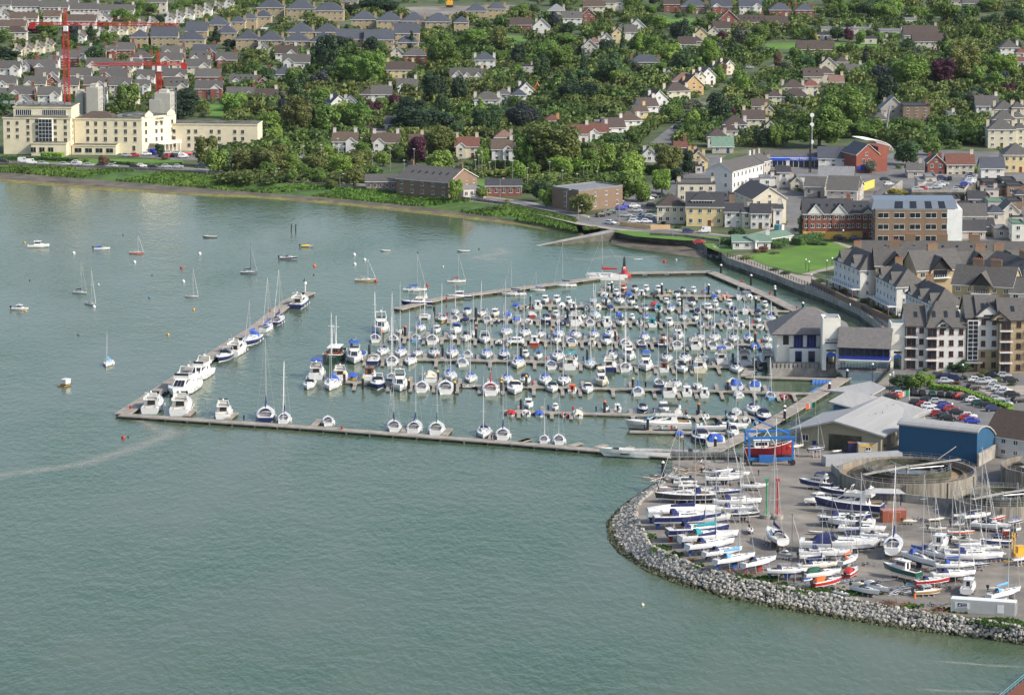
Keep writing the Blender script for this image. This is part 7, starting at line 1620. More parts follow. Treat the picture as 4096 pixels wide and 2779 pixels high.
# hand placed: window x ybase(foot) width(px in window) height colour kind
TR='''I 60 1560 260 220 o r;I 330 1575 190 190 l r;I 520 1560 210 180 o r;I 760 1590 230 190 l r;I 250 1400 200 170 g r;H 1960 1570 220 210 l r;H 2200 1560 240 230 o r;I 430 1600 140 120 g r;I 1150 1500 160 140 l r;I 1300 1440 140 120 g r;U 60 130 170 170 l r;U 200 120 150 150 g r;U 440 110 230 210 l r;U 560 60 200 190 g r;U 720 90 210 230 g r;U 780 20 230 200 o r;U 1080 180 260 260 l r;U 820 290 190 210 g r;I 380 1230 330 370 o r;I 430 1180 200 330 d r;I 640 1190 260 240 g r;I 120 1190 200 200 l r;I 160 1300 170 180 l r;I 920 1180 300 260 g r;I 1060 1090 180 170 p r;I 1230 1000 150 160 p r;I 1000 1230 130 110 p r;I 1600 960 270 290 d w;I 1840 940 180 260 d r;I 1480 1220 700 250 d w;I 1400 1080 330 200 d w;I 2060 1230 300 250 e r;I 1670 1420 330 290 o r;I 1450 1470 220 230 p r;I 850 760 280 260 g r;I 1040 790 300 330 g r;I 640 660 230 330 d r;I 780 480 260 150 d w;I 1690 640 340 330 g r;I 2190 480 180 220 o r;I 1950 460 280 200 g r;I 1400 480 130 200 d c;I 1100 130 420 150 d w;I 850 140 200 110 d w;I 370 820 230 200 g r;I 560 820 200 180 u r;I 1580 590 110 190 g c;I 2240 690 150 130 s b;I 170 1570 340 260 o r;I 640 1430 150 130 l r;I 960 1400 160 130 g r;I 900 1570 260 170 o r;I 2040 1540 160 230 l r;I 1660 1570 240 230 l r;I 2210 560 140 110 g r;I 1200 450 150 110 g r
H 820 370 140 150 d c;H 660 400 130 110 d r;H 1440 230 90 90 d r;H 1950 400 150 160 d c;H 1330 420 110 120 d c;H 430 330 230 120 g r;H 80 370 190 110 g r;H 1130 190 160 110 g r;H 1330 140 240 130 g r;H 1030 190 110 100 g r;H 1240 170 90 80 g r;H 370 170 90 70 g b;H 1600 1080 480 260 d w;H 1650 1000 300 200 d w;H 2060 560 130 180 d c;H 2200 400 170 100 d w;H 2060 440 170 90 d w;H 60 1020 180 160 e r;H 1000 1000 160 110 g b;H 950 990 90 60 y b;H 1150 990 90 80 e b;H 1860 1500 230 260 o r;H 2020 1560 200 250 e r;H 1700 55 110 60 l r;H 1650 60 90 60 g r;H 950 250 230 70 b w;H 330 300 180 70 p w;H 1150 400 110 80 e r;H 2260 580 150 100 o r;H 100 540 200 90 d w;H 1900 120 250 70 e w;H 30 540 160 130 d r;H 1500 800 90 60 l b;H 1440 1400 90 100 e r;H 780 1460 100 60 g b;H 940 1500 110 100 b r;H 2120 1000 230 160 g r;H 1480 1440 120 60 b b
J 330 560 260 180 g r;J 420 640 300 240 g r;J 640 740 140 310 d c;J 260 750 180 220 e r;J 540 650 120 80 l b;J 900 770 280 280 e r;J 850 520 180 180 d r;J 1000 520 80 300 e c;J 1130 620 100 160 d c;J 1430 560 220 180 l r;J 1530 650 180 220 e r;J 1760 610 230 260 l r;J 600 950 430 220 d w;J 1240 800 90 150 d c;J 1460 1110 180 160 g r;J 1620 1170 150 170 l r;J 1640 1010 200 130 s r;J 1900 380 100 100 p r;J 1480 440 130 90 p r;J 2080 870 130 180 l r;J 1960 1070 130 100 p r;J 2000 950 110 80 b r;J 370 1560 620 440 o w;J 150 1560 330 360 g r;J 480 1480 300 280 g r;J 650 1577 260 170 l r;J 850 1560 190 260 l r;J 1100 1577 260 220 l r;J 1400 1577 300 280 o r;J 1590 1570 150 200 d r;J 930 1380 160 180 e r;J 520 320 160 130 e w;J 470 420 240 120 g w;J 60 600 130 220 d r;J 100 1180 330 260 u w;J 60 700 120 120 g r;J 2250 1330 180 170 d r;J 2050 1260 130 120 e r;J 1700 1260 170 80 l b;J 2050 750 150 130 g r;J 2260 500 110 90 s r;J 1230 130 180 80 g r;J 1050 130 100 80 g r;J 1620 130 80 90 g r;J 1450 640 130 90 s r;J 1000 790 90 60 g b;J 560 1060 100 60 y b;J 1320 740 60 60 y b;J 2250 380 200 140 g r;J 2100 380 250 130 e w;J 60 150 200 110 g r;J 1800 170 120 60 g r;J 1790 430 110 120 e r;J 1890 720 110 140 b r;J 1500 170 80 60 e r
K 460 1330 520 380 g r;K 680 1150 460 380 g r;K 900 1240 350 160 g r;K 1330 1240 260 150 g r;K 1070 960 210 290 d r;K 1290 800 380 310 g r;K 1310 780 230 210 o r;K 1580 770 260 240 p r;K 1760 740 380 330 o r;K 2120 720 300 240 l r;K 2080 800 300 150 u r;K 1950 640 200 170 g r;K 1600 210 280 210 g r;K 1340 170 200 110 g r;K 1060 190 300 180 g r;K 900 160 250 150 e w;K 620 150 220 130 g w;K 1980 110 220 110 g r;K 2010 290 200 170 e r;K 2230 230 190 170 e r;K 1740 230 160 130 e w;K 1590 470 120 170 d c;K 630 370 150 140 e r;K 730 380 90 130 p r;K 830 400 100 130 g r;K 1010 410 90 110 g r;K 430 380 60 90 y c;K 330 330 110 100 g r;K 990 560 90 140 g c;K 800 520 120 110 g c;K 880 640 150 220 d c;K 360 520 80 110 g c;K 590 520 80 100 g c;K 250 580 150 140 g r;K 170 670 110 140 s r;K 90 610 100 120 b r;K 370 600 100 110 d r;K 1650 1300 180 170 e r;K 1800 1220 160 150 g r;K 1560 960 250 100 e w;K 1350 890 190 120 g r;K 1420 800 110 80 s b;K 1720 960 200 140 e r;K 1900 930 200 160 d w;K 2170 870 140 110 p r;K 1250 1490 260 210 e r;K 1480 1400 180 110 g r;K 2110 1300 210 110 b r;K 1870 770 110 60 y b;K 830 1530 140 110 e r;K 930 1560 130 120 s r;K 1620 1560 190 100 l r;K 1340 1570 130 90 o r;K 2070 1570 150 110 g r;K 1870 1560 110 70 l r;K 1170 1520 80 60 g b;K 1580 1000 90 90 g c;K 1200 60 200 90 g r;K 750 110 180 90 g r;K 2230 450 120 100 e r;K 300 1080 170 130 s r;K 130 1090 150 110 e r;K 60 1330 170 200 g r;K 190 960 150 130 e r;K 1400 370 90 60 g b;K 1260 480 160 130 e r;K 1300 500 90 60 g b
U 250 330 150 190 d r;U 310 380 170 160 g r;U 340 160 110 80 l r;U 630 440 240 200 o r;U 910 350 170 130 b r;U 1000 320 300 290 g r;U 1180 330 170 190 l r;U 1350 260 220 240 l r;U 1480 170 150 150 d r;U 880 140 50 100 d c;U 2110 300 180 110 e r;U 2030 665 150 110 e r;U 660 590 100 60 g b;U 1070 490 80 40 l b;U 1280 430 150 40 e b;U 1360 530 60 40 d b;U 1490 570 90 40 e b;U 730 580 120 50 o b;U 2260 780 150 90 b b;U 2110 850 160 60 o b;U 2200 790 100 60 b b
T 1800 320 140 180 l r;T 2040 300 120 110 l r;T 1580 245 80 70 l r;T 1670 265 60 80 p r;T 690 205 120 70 o r;T 880 190 230 180 o r;T 560 150 250 130 g w;T 100 110 210 130 g r;T 320 160 120 120 g r;T 2260 330 70 40 y b
V 340 648 170 250 o r;V 490 645 160 250 s r;V 650 645 200 260 s r;V 250 600 120 60 d b;V 900 640 70 70 g c;V 710 650 80 50 g b;V 1170 320 210 110 y r;V 420 250 120 90 e r;V 280 240 100 60 g b;V 70 750 150 70 e b;V 350 690 210 60 e b;V 440 720 160 50 e b;V 60 950 120 40 e b;V 150 980 150 40 e b;V 500 720 120 40 e b;V 60 800 130 40 s b;V 460 1060 130 60 e b;V 580 1140 130 70 o b;V 700 1150 120 60 g b;V 860 1240 140 60 e b;V 960 1300 130 60 o b;V 1140 1390 140 70 y b;V 1060 1340 120 60 g b;V 750 1050 0 0 g b;V 1230 640 60 40 g b;V 1560 650 120 40 g b;V 1750 640 150 70 e b;V 2130 650 140 90 e r;V 650 1180 100 50 g b;V 1950 640 150 60 o b
D 1200 800 200 140 e r;D 1330 810 220 160 g r;D 1440 780 150 110 l r;D 1260 740 160 90 o b;D 1430 640 80 60 g b;D 1570 660 90 50 y b;D 1660 640 110 70 e r;D 1760 650 150 110 e r;D 1770 720 80 80 e b;D 1900 690 110 50 o b;D 1830 780 110 60 b b;D 1960 660 130 40 o b;D 2200 770 120 50 e b;D 1700 760 100 60 b b;D 2050 730 140 50 g b'''
import re as _re
SKIPN=0
for ln in TR.split('\n'):
    for e in ln.split(';'):
        W_,x,y,w,h,c,k=e.split(); x,y,w,h=map(float,(x,y,w,h))
        if w<5: continue
        g=P(*wp(W_,x,y),ZL); s=px(g)[2]*WIN[W_][2]; ww,hh=w/s,h/s*1.02; ww=min(ww,30); 
        kind={'r':'round','w':'wide','c':'cone','b':'bush'}[k]
        if kind=='bush': hh=max(hh,1.2)
        tree(g,ww,max(hh,1.5),c,kind,area(*wp(W_,x,y)))
print('trees by hand',NT)
# gardens: shrubs too many to count, kept off houses, roads and lawns
RDS=[([P(*q,0) for q in r],w) for r,w in ((CR,7),([(2380,885),(2440,862),(2560,800),(2655,745),(2770,680),(2850,620)],6.5),([(2560,640),(2630,585),(2709,519),(2800,450),(2930,370),(3072,288),(3180,230)],4.5))]
def dseg(p,a,b):
    ax,ay,bx,by=a.x,a.y,b.x,b.y; L=(bx-ax)**2+(by-ay)**2; t=max(0,min(1,((p[0]-ax)*(bx-ax)+(p[1]-ay)*(by-ay))/L)); return math.hypot(p[0]-ax-t*(bx-ax),p[1]-ay-t*(by-ay))
LAWNS=[(2600,70,2840,105),(3050,165,3560,215),(2010,138,2120,180),(1850,712,2100,745),(1560,15,2080,70),(830,420,960,470)]
def free(p,r,tight=.75):
    for x,y,a,b in FOOT:
        dx,dy=abs(p[0]-x),p[1]-y
        if dx<a*tight+r*.6 and -b-r*3.6<dy<b+r*.6: return False
    for pts,w in RDS:
        for a,b in zip(pts,pts[1:]):
            if dseg(p,a,b)<w+r*.5: return False
    u,v,_=px((p[0],p[1],ZL))
    for a,b,c,d in LAWNS:
        if a<u<c and b<v<d: return False
    return True
def zone(u,v):
    """gardens and woods of the suburb"""
    if u<900: return v<575 and not(v>470)
    if u<1500: return v<(735 if u>860 else 575)
    if 1850<u<2620: return v<775
    if u<2350: return v<650
    if u<2700: return v<560
    if u<3150: return v<585
    if u<3560: return v<560
    return v<600
rg=random.Random(99); bushes=[]; tr2=[]
k=0
while k<10500:
    v=-30+810*rg.random()**.8; u=rg.uniform(-150,4250); k+=1
    if not zone(u,v): continue
    p=P(u,v,ZL); r=rg.choice((1.0,1.4,1.8,2.4,3.0)) if u<900 else rg.choice((1.4,2.0,2.6,3.4,4.2))
    if free(p,r*.9): bushes.append((p,r,u,v))
import numpy as np
uni=CROWN['bush'][0]; bv=np.array([tuple(q.co) for q in uni.vertices]).reshape(-1,4,3); bv=bv[::4]; cc_=bv.mean(1,keepdims=True); bv=cc_+(bv-cc_)*1.55
out=[]
for p,r,u,v in bushes:
    a=rg.random()*6.28; c,s=math.cos(a)*r*1.5,math.sin(a)*r*1.5; h=r*rg.uniform(.8,1.7)*(.55 if v>640 else 1); x,y,z=bv[...,0],bv[...,1],bv[...,2]
    out.append(np.stack([p.x+x*c-y*s,p.y+x*s+y*c,ZL+z*h],-1))
V=np.concatenate(out).reshape(-1,3).astype('f4'); nq=len(V)//4; me=bpy.data.meshes.new('garden_shrubs'); me.vertices.add(nq*4); me.vertices.foreach_set('co',V.ravel()); me.loops.add(nq*4); me.loops.foreach_set('vertex_index',np.arange(nq*4,dtype='i4')); me.polygons.add(nq); me.polygons.foreach_set('loop_start',np.arange(nq,dtype='i4')*4); me.update(calc_edges=True); me.materials.append(MATS['leafmix'])
m=me
struct('garden_shrubs',m,'leafmix','stuff')['label']='mixed garden shrubs and hedgerows filling the suburb'
print('bushes',len(bushes),nq)
# more single trees, up to the limit for individuals
k=0
while NT<420 and k<4000:
    k+=1; v=-25+600*rg.random()**1.1; u=rg.uniform(-60,4160)
    if not zone(u,v) or (u<900 and rg.random()<.72) or (u>900 and u<2000 and v<170 and rg.random()<.8): continue
    p=P(u,v,ZL); w=rg.uniform(5,12)
    if not free(p,w*.55) or any((p-q).length<w*.62+ww*.3 for q,ww in tr2): continue
    tr2.append((p,w)); tree(p,w,w*rg.uniform(.8,1.15),rg.choice('ggeegggdlsleu'),rg.choice(('round','round','wide','round','cone') if rg.random()<.4 else ('round','wide')),area(u,v))
print('trees total',NT)
# rough growth on the shore bank
rg=random.Random(4); out=[]
for i in range(26000):
    k_=rg.randrange(2,len(top)-1); t_=rg.random(); s_=rg.random()**1.2
    a=P(*[top[k_][q]*(1-t_)+top[k_+1][q]*t_ for q in (0,1)],ZL); b=P(*[mid[k_][q]*(1-t_)+mid[k_+1][q]*t_ for q in (0,1)],1.1); p=a.lerp(b,s_)
    if math.sin(p.x*.09)+math.sin(p.x*.23+s_*5)+rg.random()<.1: continue
    h=rg.uniform(.3,.95); w_=rg.uniform(.3,.8); q=rg.random()*3.14; c_,d_=math.cos(q)*w_,math.sin(q)*w_
    out.append([(p.x-c_,p.y-d_,p.z-.2),(p.x+c_,p.y+d_,p.z-.2),(p.x+c_*.7,p.y+d_*.7+.1,p.z+h),(p.x-c_*.7,p.y-d_*.7+.2,p.z+h*.9)])
V=np.array(out,'f4').reshape(-1,3); nq=len(V)//4; me=bpy.data.meshes.new('bank_growth'); me.vertices.add(nq*4); me.vertices.foreach_set('co',V.ravel()); me.loops.add(nq*4); me.loops.foreach_set('vertex_index',np.arange(nq*4,dtype='i4')); me.polygons.add(nq); me.polygons.foreach_set('loop_start',np.arange(nq,dtype='i4')*4); me.update(calc_edges=True); me.materials.append(MATS['bankleaf'])
struct('bank_growth',me,None,'stuff')['label']='rough green growth on the shore bank'
# hedges
def hedge(pts,w,h,desc,col='e'):
    p=[P(*q,ZL) for q in pts]; o=p[0]; m=MB(); rg=random.Random(len(THINGS)); t=None
    for a,b in zip(p,p[1:]):
        d=b-a; L=d.length; n=Vector((-d.y,d.x,0)).normalized(); c0=a-o
        lo=[a-o-n*w*.4,b-o-n*w*.4,b-o+n*w*.4,a-o+n*w*.4]; m.hexa(lo,[q+Vector((0,0,h*.88)) for q in lo])
        for k in range(int(L*w*7+L*h*7)):
            q=c0+d*rg.random()+n*rg.uniform(-.5,.5)*w; z=h*rg.uniform(.86,1.06) if rg.random()<.5 else h*rg.random()
            if z<h*.85: q=c0+d*rg.random()+n*.5*w*rg.choice((-1,1))*rg.uniform(.85,1.1)
            s=.22; u=Vector((rg.gauss(0,1),rg.gauss(0,1),rg.gauss(0,.6))).normalized(); v_=u.orthogonal().normalized()
            c=q+Vector((0,0,z)); i=len(m.v); m.v+=[tuple(c-u*s-v_*s),tuple(c+u*s-v_*s),tuple(c+u*s+v_*s),tuple(c-u*s+v_*s)]; m.f.append((i,i+1,i+2,i+3)); m.m.append(0)
    thing('hedge','hedge',o,0,desc,'',mesh=m,mats='leaf',col=GC[col],fixed=True)
hedge([wp('D',1470,800),wp('D',1700,830),wp('D',1850,880),wp('D',2060,960),wp('D',2190,1000)],2.2,1.5,'clipped green hedge curving through the car park','g')
hedge([wp('H',0,1440),wp('H',340,1445),wp('H',700,1460)],1.6,1.5,'dark clipped hedge along the hotel lawn','e')
hedge([wp('H',380,1420),wp('H',570,1430)],3,2.2,'bright clipped hedge below the hotel bay windows','l')
hedge([wp('H',900,1470),wp('H',1300,1500),wp('H',1640,1495)],1.2,1.2,'long low hedge between hotel lawn and coast road','e')
hedge([wp('I',390,1400),wp('I',600,1420),wp('I',780,1425)],2,1.6,'bright hedge by the small seafront car park','l')
hedge([wp('I',440,1480),wp('I',770,1490)],2,1.6,'green hedge edging the shore road verge','g')
hedge([wp('J',930,830),wp('J',1230,835)],3,2.6,'long dark garden hedge above the avenue, upper one','e')
hedge([wp('J',960,885),wp('J',1190,890)],3,2.6,'long dark garden hedge above the avenue, lower one','e')
hedge([wp('J',230,930),wp('J',420,930)],3,2.4,'square cut hedge in the central garden','g')
hedge([wp('J',480,1025),wp('J',590,1020)],3,2.4,'yellow green clipped hedge in the central garden','y')
hedge([wp('K',700,705),wp('K',850,715),wp('K',960,720)],3,2.2,'clipped hedge behind the right avenue houses','g')
hedge([wp('I',1150,1050),wp('I',1700,1000)],3,2.8,'dark hedge below the big central cypresses','d')
hedge([wp('M',1940,1400),wp('M',2240,1330)],4.5,2.6,'big dark clipped hedge beside the green roofed huts','e')
hedge([wp('M',1580,1430),wp('M',1800,1400)],4,2.4,'round topped hedge before the long club hut','e')
hedge([wp('M',950,1390),wp('M',1090,1400)],3,2,'short hedge left of the green roofed huts','e')
# ---------------------------------------------------------------- cars
def carmesh():
    m=MB(); L,Wd=4.2,1.75
    sec=[(-2.1,.45,.80),(-1.95,.30,.95),(-1.2,.28,.98),(.9,.28,.92),(1.75,.30,.78),(2.1,.42,.58)]; rs=[]
    for x,z0,z1 in sec: w=Wd/2*(1 if abs(x)<1.9 else .86); rs.append([(x,-w*.96,z0),(x,-w,.6),(x,-w*.93,z1),(x,w*.93,z1),(x,w,.6),(x,w*.96,z0)])
    m.loft([r[::-1] for r in rs],0,True); m.poly(rs[0],0); m.poly(rs[-1][::-1],0)
    return m.mesh('body',['paint'])
def cabmesh(van=False):
    m=MB(); z0=.92
    lo=[(-1.85,-.80,z0),(1.05,-.80,z0),(1.05,.80,z0),(-1.85,.80,z0)]; hi=[(-1.25,-.62,1.45),(.35,-.62,1.45),(.35,.62,1.45),(-1.25,.62,1.45)]
    m.hexa(lo,hi,0,0); w=MB()
    quadpanel(w,[lo[0],lo[1],hi[1],hi[0]],.12,.50,.15,.85,off=.02); quadpanel(w,[lo[0],lo[1],hi[1],hi[0]],.53,.86,.15,.85,off=.02); quadpanel(w,[lo[2],lo[3],hi[3],hi[2]],.12,.47,.15,.85,off=.02); quadpanel(w,[lo[2],lo[3],hi[3],hi[2]],.50,.88,.15,.85,off=.02)
    quadpanel(w,[lo[1],lo[2],hi[2],hi[1]],.06,.94,.1,.9,off=.02); quadpanel(w,[lo[3],lo[0],hi[0],hi[3]],.08,.92,.2,.85,off=.02)
    return m.mesh('roof','paint'),w.mesh('window','glass')
CB=carmesh(); CR_,CW_=cabmesh()
def _wh():
    m=MB(); m.tube((0,-.1,0),(0,.1,0),.32,n=10); m.tube((0,-.11,0),(0,.11,0),.17,n=8,mi=1); return m.mesh('wheel',['rubber','metal'])
WH=_wh()
def _hl(): m=MB(); m.box(0,0,0,.08,.3,.14); return m.mesh('headlight','white')
HL=_hl()
CARC=dict(W='white',S='silver',K='black',R='red',B='blue',N='dark blue',G='dark green',T='teal',V='pale grey')
CARV=dict(W=(.7,.7,.7),S=(.40,.42,.44),K=(.02,.02,.022),R=(.40,.02,.02),B=(.03,.05,.40),N=(.02,.03,.10),G=(.02,.07,.05),T=(.05,.22,.25),V=(.52,.53,.52))
def car(u,v,c,ang,where,z=ZL,van=False,hatch=True):
    g=P(u,v,z+.05); nm='parked_van' if van else 'parked_car'
    t=thing(nm,'van' if van else 'car',g,R(ang),CARC[c]+(' van' if van else ' car'),where,'vehicles '+where); cv=CARV[c]
    t.scale=(1.05,1.05,1.05)
    part('body',CB,t,col=cv,loc=(0,0,.12))
    if van:
        m=cached('van',lambda:van_mesh()); part('van_body',m[0],t,col=cv,loc=(0,0,.12)); part('window',m[1],t,loc=(0,0,.12))
    else: part('roof',CR_,t,col=cv,loc=(0,0,.12)); part('window',CW_,t,loc=(0,0,.12))
    for x in (-1.3,1.3):
        for y in (-.8,.8): part('wheel',WH,t,loc=(x,y,.34))
    for y in (-.6,.6): part('headlight',HL,t,loc=(2.06,y,.68))
def van_mesh():
    m=MB(); lo=[(-2.05,-.86,.8),(1.5,-.86,.8),(1.5,.86,.8),(-2.05,.86,.8)]; hi=[(-2.0,-.78,2.0),(.75,-.78,2.0),(.75,.78,2.0),(-2.0,.78,2.0)]; m.hexa(lo,hi); w=MB()
    quadpanel(w,[lo[1],lo[2],hi[2],hi[1]],.06,.94,.2,.8,off=.02); quadpanel(w,[lo[0],lo[1],hi[1],hi[0]],.72,.9,.4,.85,off=.02); quadpanel(w,[lo[2],lo[3],hi[3],hi[2]],.1,.28,.4,.85,off=.02); return m.mesh('van_body','paint'),w.mesh('window','glass')
CD='''on the coast road|H 40 1470 K 0;H 210 1468 W 0 v;H 285 1480 W 0 v;H 388 1488 S 0;H 582 1495 S 0;H 680 1495 S 0;H 690 1480 W 0;H 800 1502 S 0;H 890 1508 K 180;H 1012 1512 S 0;H 1215 1515 K 0;H 1275 1510 W 0;H 1380 1518 K 0;H 1500 1516 S 0;H 1605 1516 S 0;H 1820 1512 N 0
in front of the hotel porch|H 1140 1415 S 0;H 1215 1413 R 0;H 1320 1402 W 10;H 1385 1390 B 30 v;H 1520 1392 S 20;H 1600 1395 S 20;H 1530 1415 R 60;H 1580 1415 K 60;H 1640 1410 W 30;H 1690 1400 R 30;H 1620 1350 K 10;H 1700 1350 S 10;H 1740 1350 S 10;H 1460 1415 K 80;H 1650 1425 V 20
by the middle seafront houses|I 430 1435 S 0;I 530 1440 S 0;I 660 1450 W 0;I 345 1330 R 10;I 400 1320 K 10;I 160 1310 S 20;I 1090 1120 S 20;I 345 1375 W 30 v;I 1400 1495 K 0;I 1700 1505 S 0;I 1950 1515 K 0;I 2130 1540 S -20
along the avenue|J 1490 1160 G 50;J 1705 1105 N 50;J 2250 780 S 0;J 1770 795 S 20;J 1380 1080 W 0;J 1350 1085 W 0;J 2140 620 S 0
at the junction car park|U 803 468 K 25;U 850 455 K 25;U 900 438 G 25;U 985 405 B 20;U 1040 385 B 20;U 1103 385 W 15;U 1125 425 S 0;U 1030 468 S 0;U 1110 500 S 0;U 1150 498 T 0;U 1190 475 N 30;U 1250 480 W 0;U 885 535 W -30;U 1180 330 K 0;U 1230 318 W 30;U 1275 300 K 30;U 1345 290 K 60;U 1260 380 K 10;U 1100 525 W 0;U 1210 525 W 0
on the harbour road|U 1590 610 N 0;U 1735 612 W 180 v;U 1685 712 R 10
on the village road|V 85 590 T 80 v;V 335 625 W 0 v;V 505 665 S 0;V 590 650 N 0 v;V 645 672 K 0;V 790 680 N 0;V 880 660 K 10;V 935 635 N 0;V 1040 655 R 80;V 1100 685 S 0;V 1300 685 S 0;V 1370 680 G 0;V 2060 620 S 60
on the roof deck|N 1080 595 S 0;N 1140 590 R 0;N 1180 580 S 0;N 1305 570 S 0;N 1340 545 W 0;N 1380 530 S 0;N 1540 600 S 0;N 1570 580 K 0;N 1640 535 B 0;N 1690 510 W 0;N 1700 490 W 0;N 1700 470 S 0;N 1700 450 N 0;N 1455 470 K 80;N 1360 460 N 0;N 740 535 S 30;N 700 480 K 0
in the upper car park rows|D 1540 700 K 0;D 1600 750 S 0;D 1685 720 N -10;D 1615 705 N 0;D 1875 740 W 0;D 1935 755 S 0;D 1990 745 S 0;D 2025 700 K -20;D 2125 700 S 0;D 2030 800 S 0;D 2080 820 W 0;D 2130 835 W 10;D 2200 870 K 0;D 2260 920 K 20;D 2190 740 K 0;D 1850 810 K 30;D 2055 910 S 0;D 2130 950 S -30;D 2120 850 S 0
in the lower car park rows|D 1180 845 G 0;D 1190 870 W 0;D 1140 885 R 0;D 1110 895 K 0;D 1310 855 K 90;D 1390 860 K 90;D 1480 865 G 90;D 1555 870 K 90;D 1650 875 K 60;D 1740 885 R 20;D 1800 900 K 10;D 1850 920 W 0;D 1900 950 G 0;D 1980 970 K 0;D 2030 1000 N 0;D 1340 945 K 0;D 1440 920 K 0;D 1520 935 S 0;D 1410 965 R 0;D 1450 975 W 0;D 1590 965 N 0;D 1600 985 B 0;D 1650 1000 R 0;D 1475 1015 W 0;D 1700 1030 K 0;D 1530 1045 R 0;D 1590 1065 K 0;D 1620 1085 K 0;D 1790 1085 R 0;D 1810 1065 W 0;D 1840 1110 B 0'''
for ln in CD.split('\n'):
    wh,r=ln.split('|')
    for e in r.split(';'):
        w=e.split(); u,v=wp(w[0],float(w[1]),float(w[2])); car(u,v,w[3],float(w[4])+rb.uniform(-5,5),wh,z=ZL+4.5 if 'roof' in wh else ZL,van=len(w)>5)
# parking bay lines
mb=MB()
for x0,y0,x1,y1,n in ((1290,905,1700,920,6),(1420,1000,1700,1120,7),(1700,900,2060,1030,9),(1880,740,2250,900,9)):
    for k in range(n):
        t_=k/(n-1); a=P(*wp('D',x0+(x1-x0)*t_,y0+(y1-y0)*t_),ZL+.045); b=a+Vector((4.2,1.5,0)); mb.poly([a,b,b+Vector((-.03,.14,0)),a+Vector((-.03,.14,0))])
struct('bay_markings',mb,'line')
mb=MB(); 
for a,b in zip(CR[2:11],CR[3:12]):
    p,q=P(*a,ZL+.04),P(*b,ZL+.04); L=(q-p).length; d=(q-p)/L; n=Vector((-d.y,d.x,0))*.09
    for k in range(int(L/9)): s=p+d*k*9; e=s+d*4; mb.poly([s-n,e-n,e+n,s+n])
struct('road_markings',mb,'line')
# ---------------------------------------------------------------- lamp posts and floodlight poles
def lampm(h,kind):
    m=MB(); m.tube((0,0,0),(0,0,h),.11,.07,6)
    if kind=='s': m.tube((0,0,h),(1.3,0,h+.3),.05,n=4); 
    elif kind=='f': m.box(0,0,h-.1,1.0,.3,.25)
    elif kind=='g': m.blob((0,0,h+.2),(.28,.28,.28),rnd=0)
    return m.mesh('post','metal' if kind!='g' else 'dark')
def lamp(W_,x,yb,yt,kind,desc,where,group,cat='street lamp'):
    g=P(*wp(W_,x,yb),ZL); h=round(max(2.5,min(ztop(g,wp(W_,0,yt)[1])-ZL,14)),0); t=thing('floodlight_pole' if kind=='f' else 'street_lamp',cat,g,0,desc,where,group); part('post',cached(('lamp',h,kind),lambda:lampm(h,kind)),t)
    m=cached(('lh',kind),lambda:lhead(kind)); part('lamp_head',m,t,loc=(1.3 if kind=='s' else 0,0,h+(.28 if kind=='s' else 0)))
def lhead(k):
    m=MB()
    if k=='g': m.blob((0,0,.25),(.32,.32,.32),rnd=0)
    else: m.box(0,0,0,.8,.35,.16)
    return m.mesh('lamp_head','white')
for x,yb,yt in ((430,1475,1310),(590,1485,1300),(740,1495,1260),(788,1430,1310),(950,1395,1240),(1052,1570,1370),(1212,1540,1340),(1425,1500,1350),(1535,1510,1410),(1335,1560,1440),(1750,1525,1380),(1828,1520,1430),(1600,1510,1390),(1978,1577,1450),(2008,1577,1400),(2036,1577,1370),(2105,1577,1470),(2157,1577,1450),(2245,1577,1440)):
    lamp('I',x,yb,yt,'f','slender white floodlight pole','by the tennis courts','floodlight poles round the courts','floodlight')
for x,yb,yt in ((5,170,-30),(140,190,30),(340,180,-30),(455,190,40),(587,175,80),(646,170,0),(766,175,50)): lamp('U',x,yb,yt,'f','slender white floodlight pole','beside the harbour hall','floodlight poles by the hall','floodlight')
for W_,x,yb,yt in (('T',178,155,30),('T',757,205,80),('T',1410,270,150),('T',2200,320,135),('T',1932,335,290),('U',492,425,240),('U',597,495,360),('U',970,530,330),('U',1215,290,220),('I',165,1300,1245),('H',1008,1520,1470),('S',1865,105,15),('U',1450,645,590)): lamp(W_,x,yb,yt,'s','grey street lamp with curved arm','along the shore road','street lamps on the shore road')
for W_,x,yb,yt in (('V',340,940,860),('V',368,960,880),('V',530,950,880),('V',577,900,840),('V',675,700,590),('V',390,1080,1000),('D',940,780,580),('D',1095,845,680),('D',1752,720,600),('D',1655,1115,950),('V',415,600,450)): lamp(W_,x,yb,yt,'g','dark lamp post with white globe','around the park and car park','globe lamps')
# promenade railing: one railing, its posts as parts
rail=[(2910,1027),(3072,1083),(3183,1127),(3294,1167),(3427,1225),(3494,1274),(3548,1322)]
def railing(pts,desc,n,cat='railing'):
    p=[P(*q,ZL) for q in pts]; o=p[0]; t=thing('railing',cat,o,0,desc,'',fixed=True); tot=sum((b-a).length for a,b in zip(p,p[1:])); m=MB()
    for a,b in zip(p,p[1:]):
        for z in (.55,1.05): m.tube(a-o+Vector((0,.3,z)),b-o+Vector((0,.3,z)),.045,n=4)
    part('rail',m,t,mats='dark'); me=cached('rpost',_rp); 
    for k in range(n):
        d=tot*k/(n-1)*.9999; 
        for a,b in zip(p,p[1:]):
            L=(b-a).length
            if d<=L: part('post',me,t,loc=(a-o)+(b-a)*(d/L)+Vector((0,.3,0))); break
            d-=L
def _rp(): m=MB(); m.box(0,0,0,.18,.18,1.15); m.blob((0,0,1.2),(.15,.15,.15),rnd=0); return m.mesh('post','dark')
railing(rail,'dark railing along the curving promenade edge',70); railing([(3562,1470),(3549,1492),(3494,1549)],'dark railing beside the lower channel wall',22)
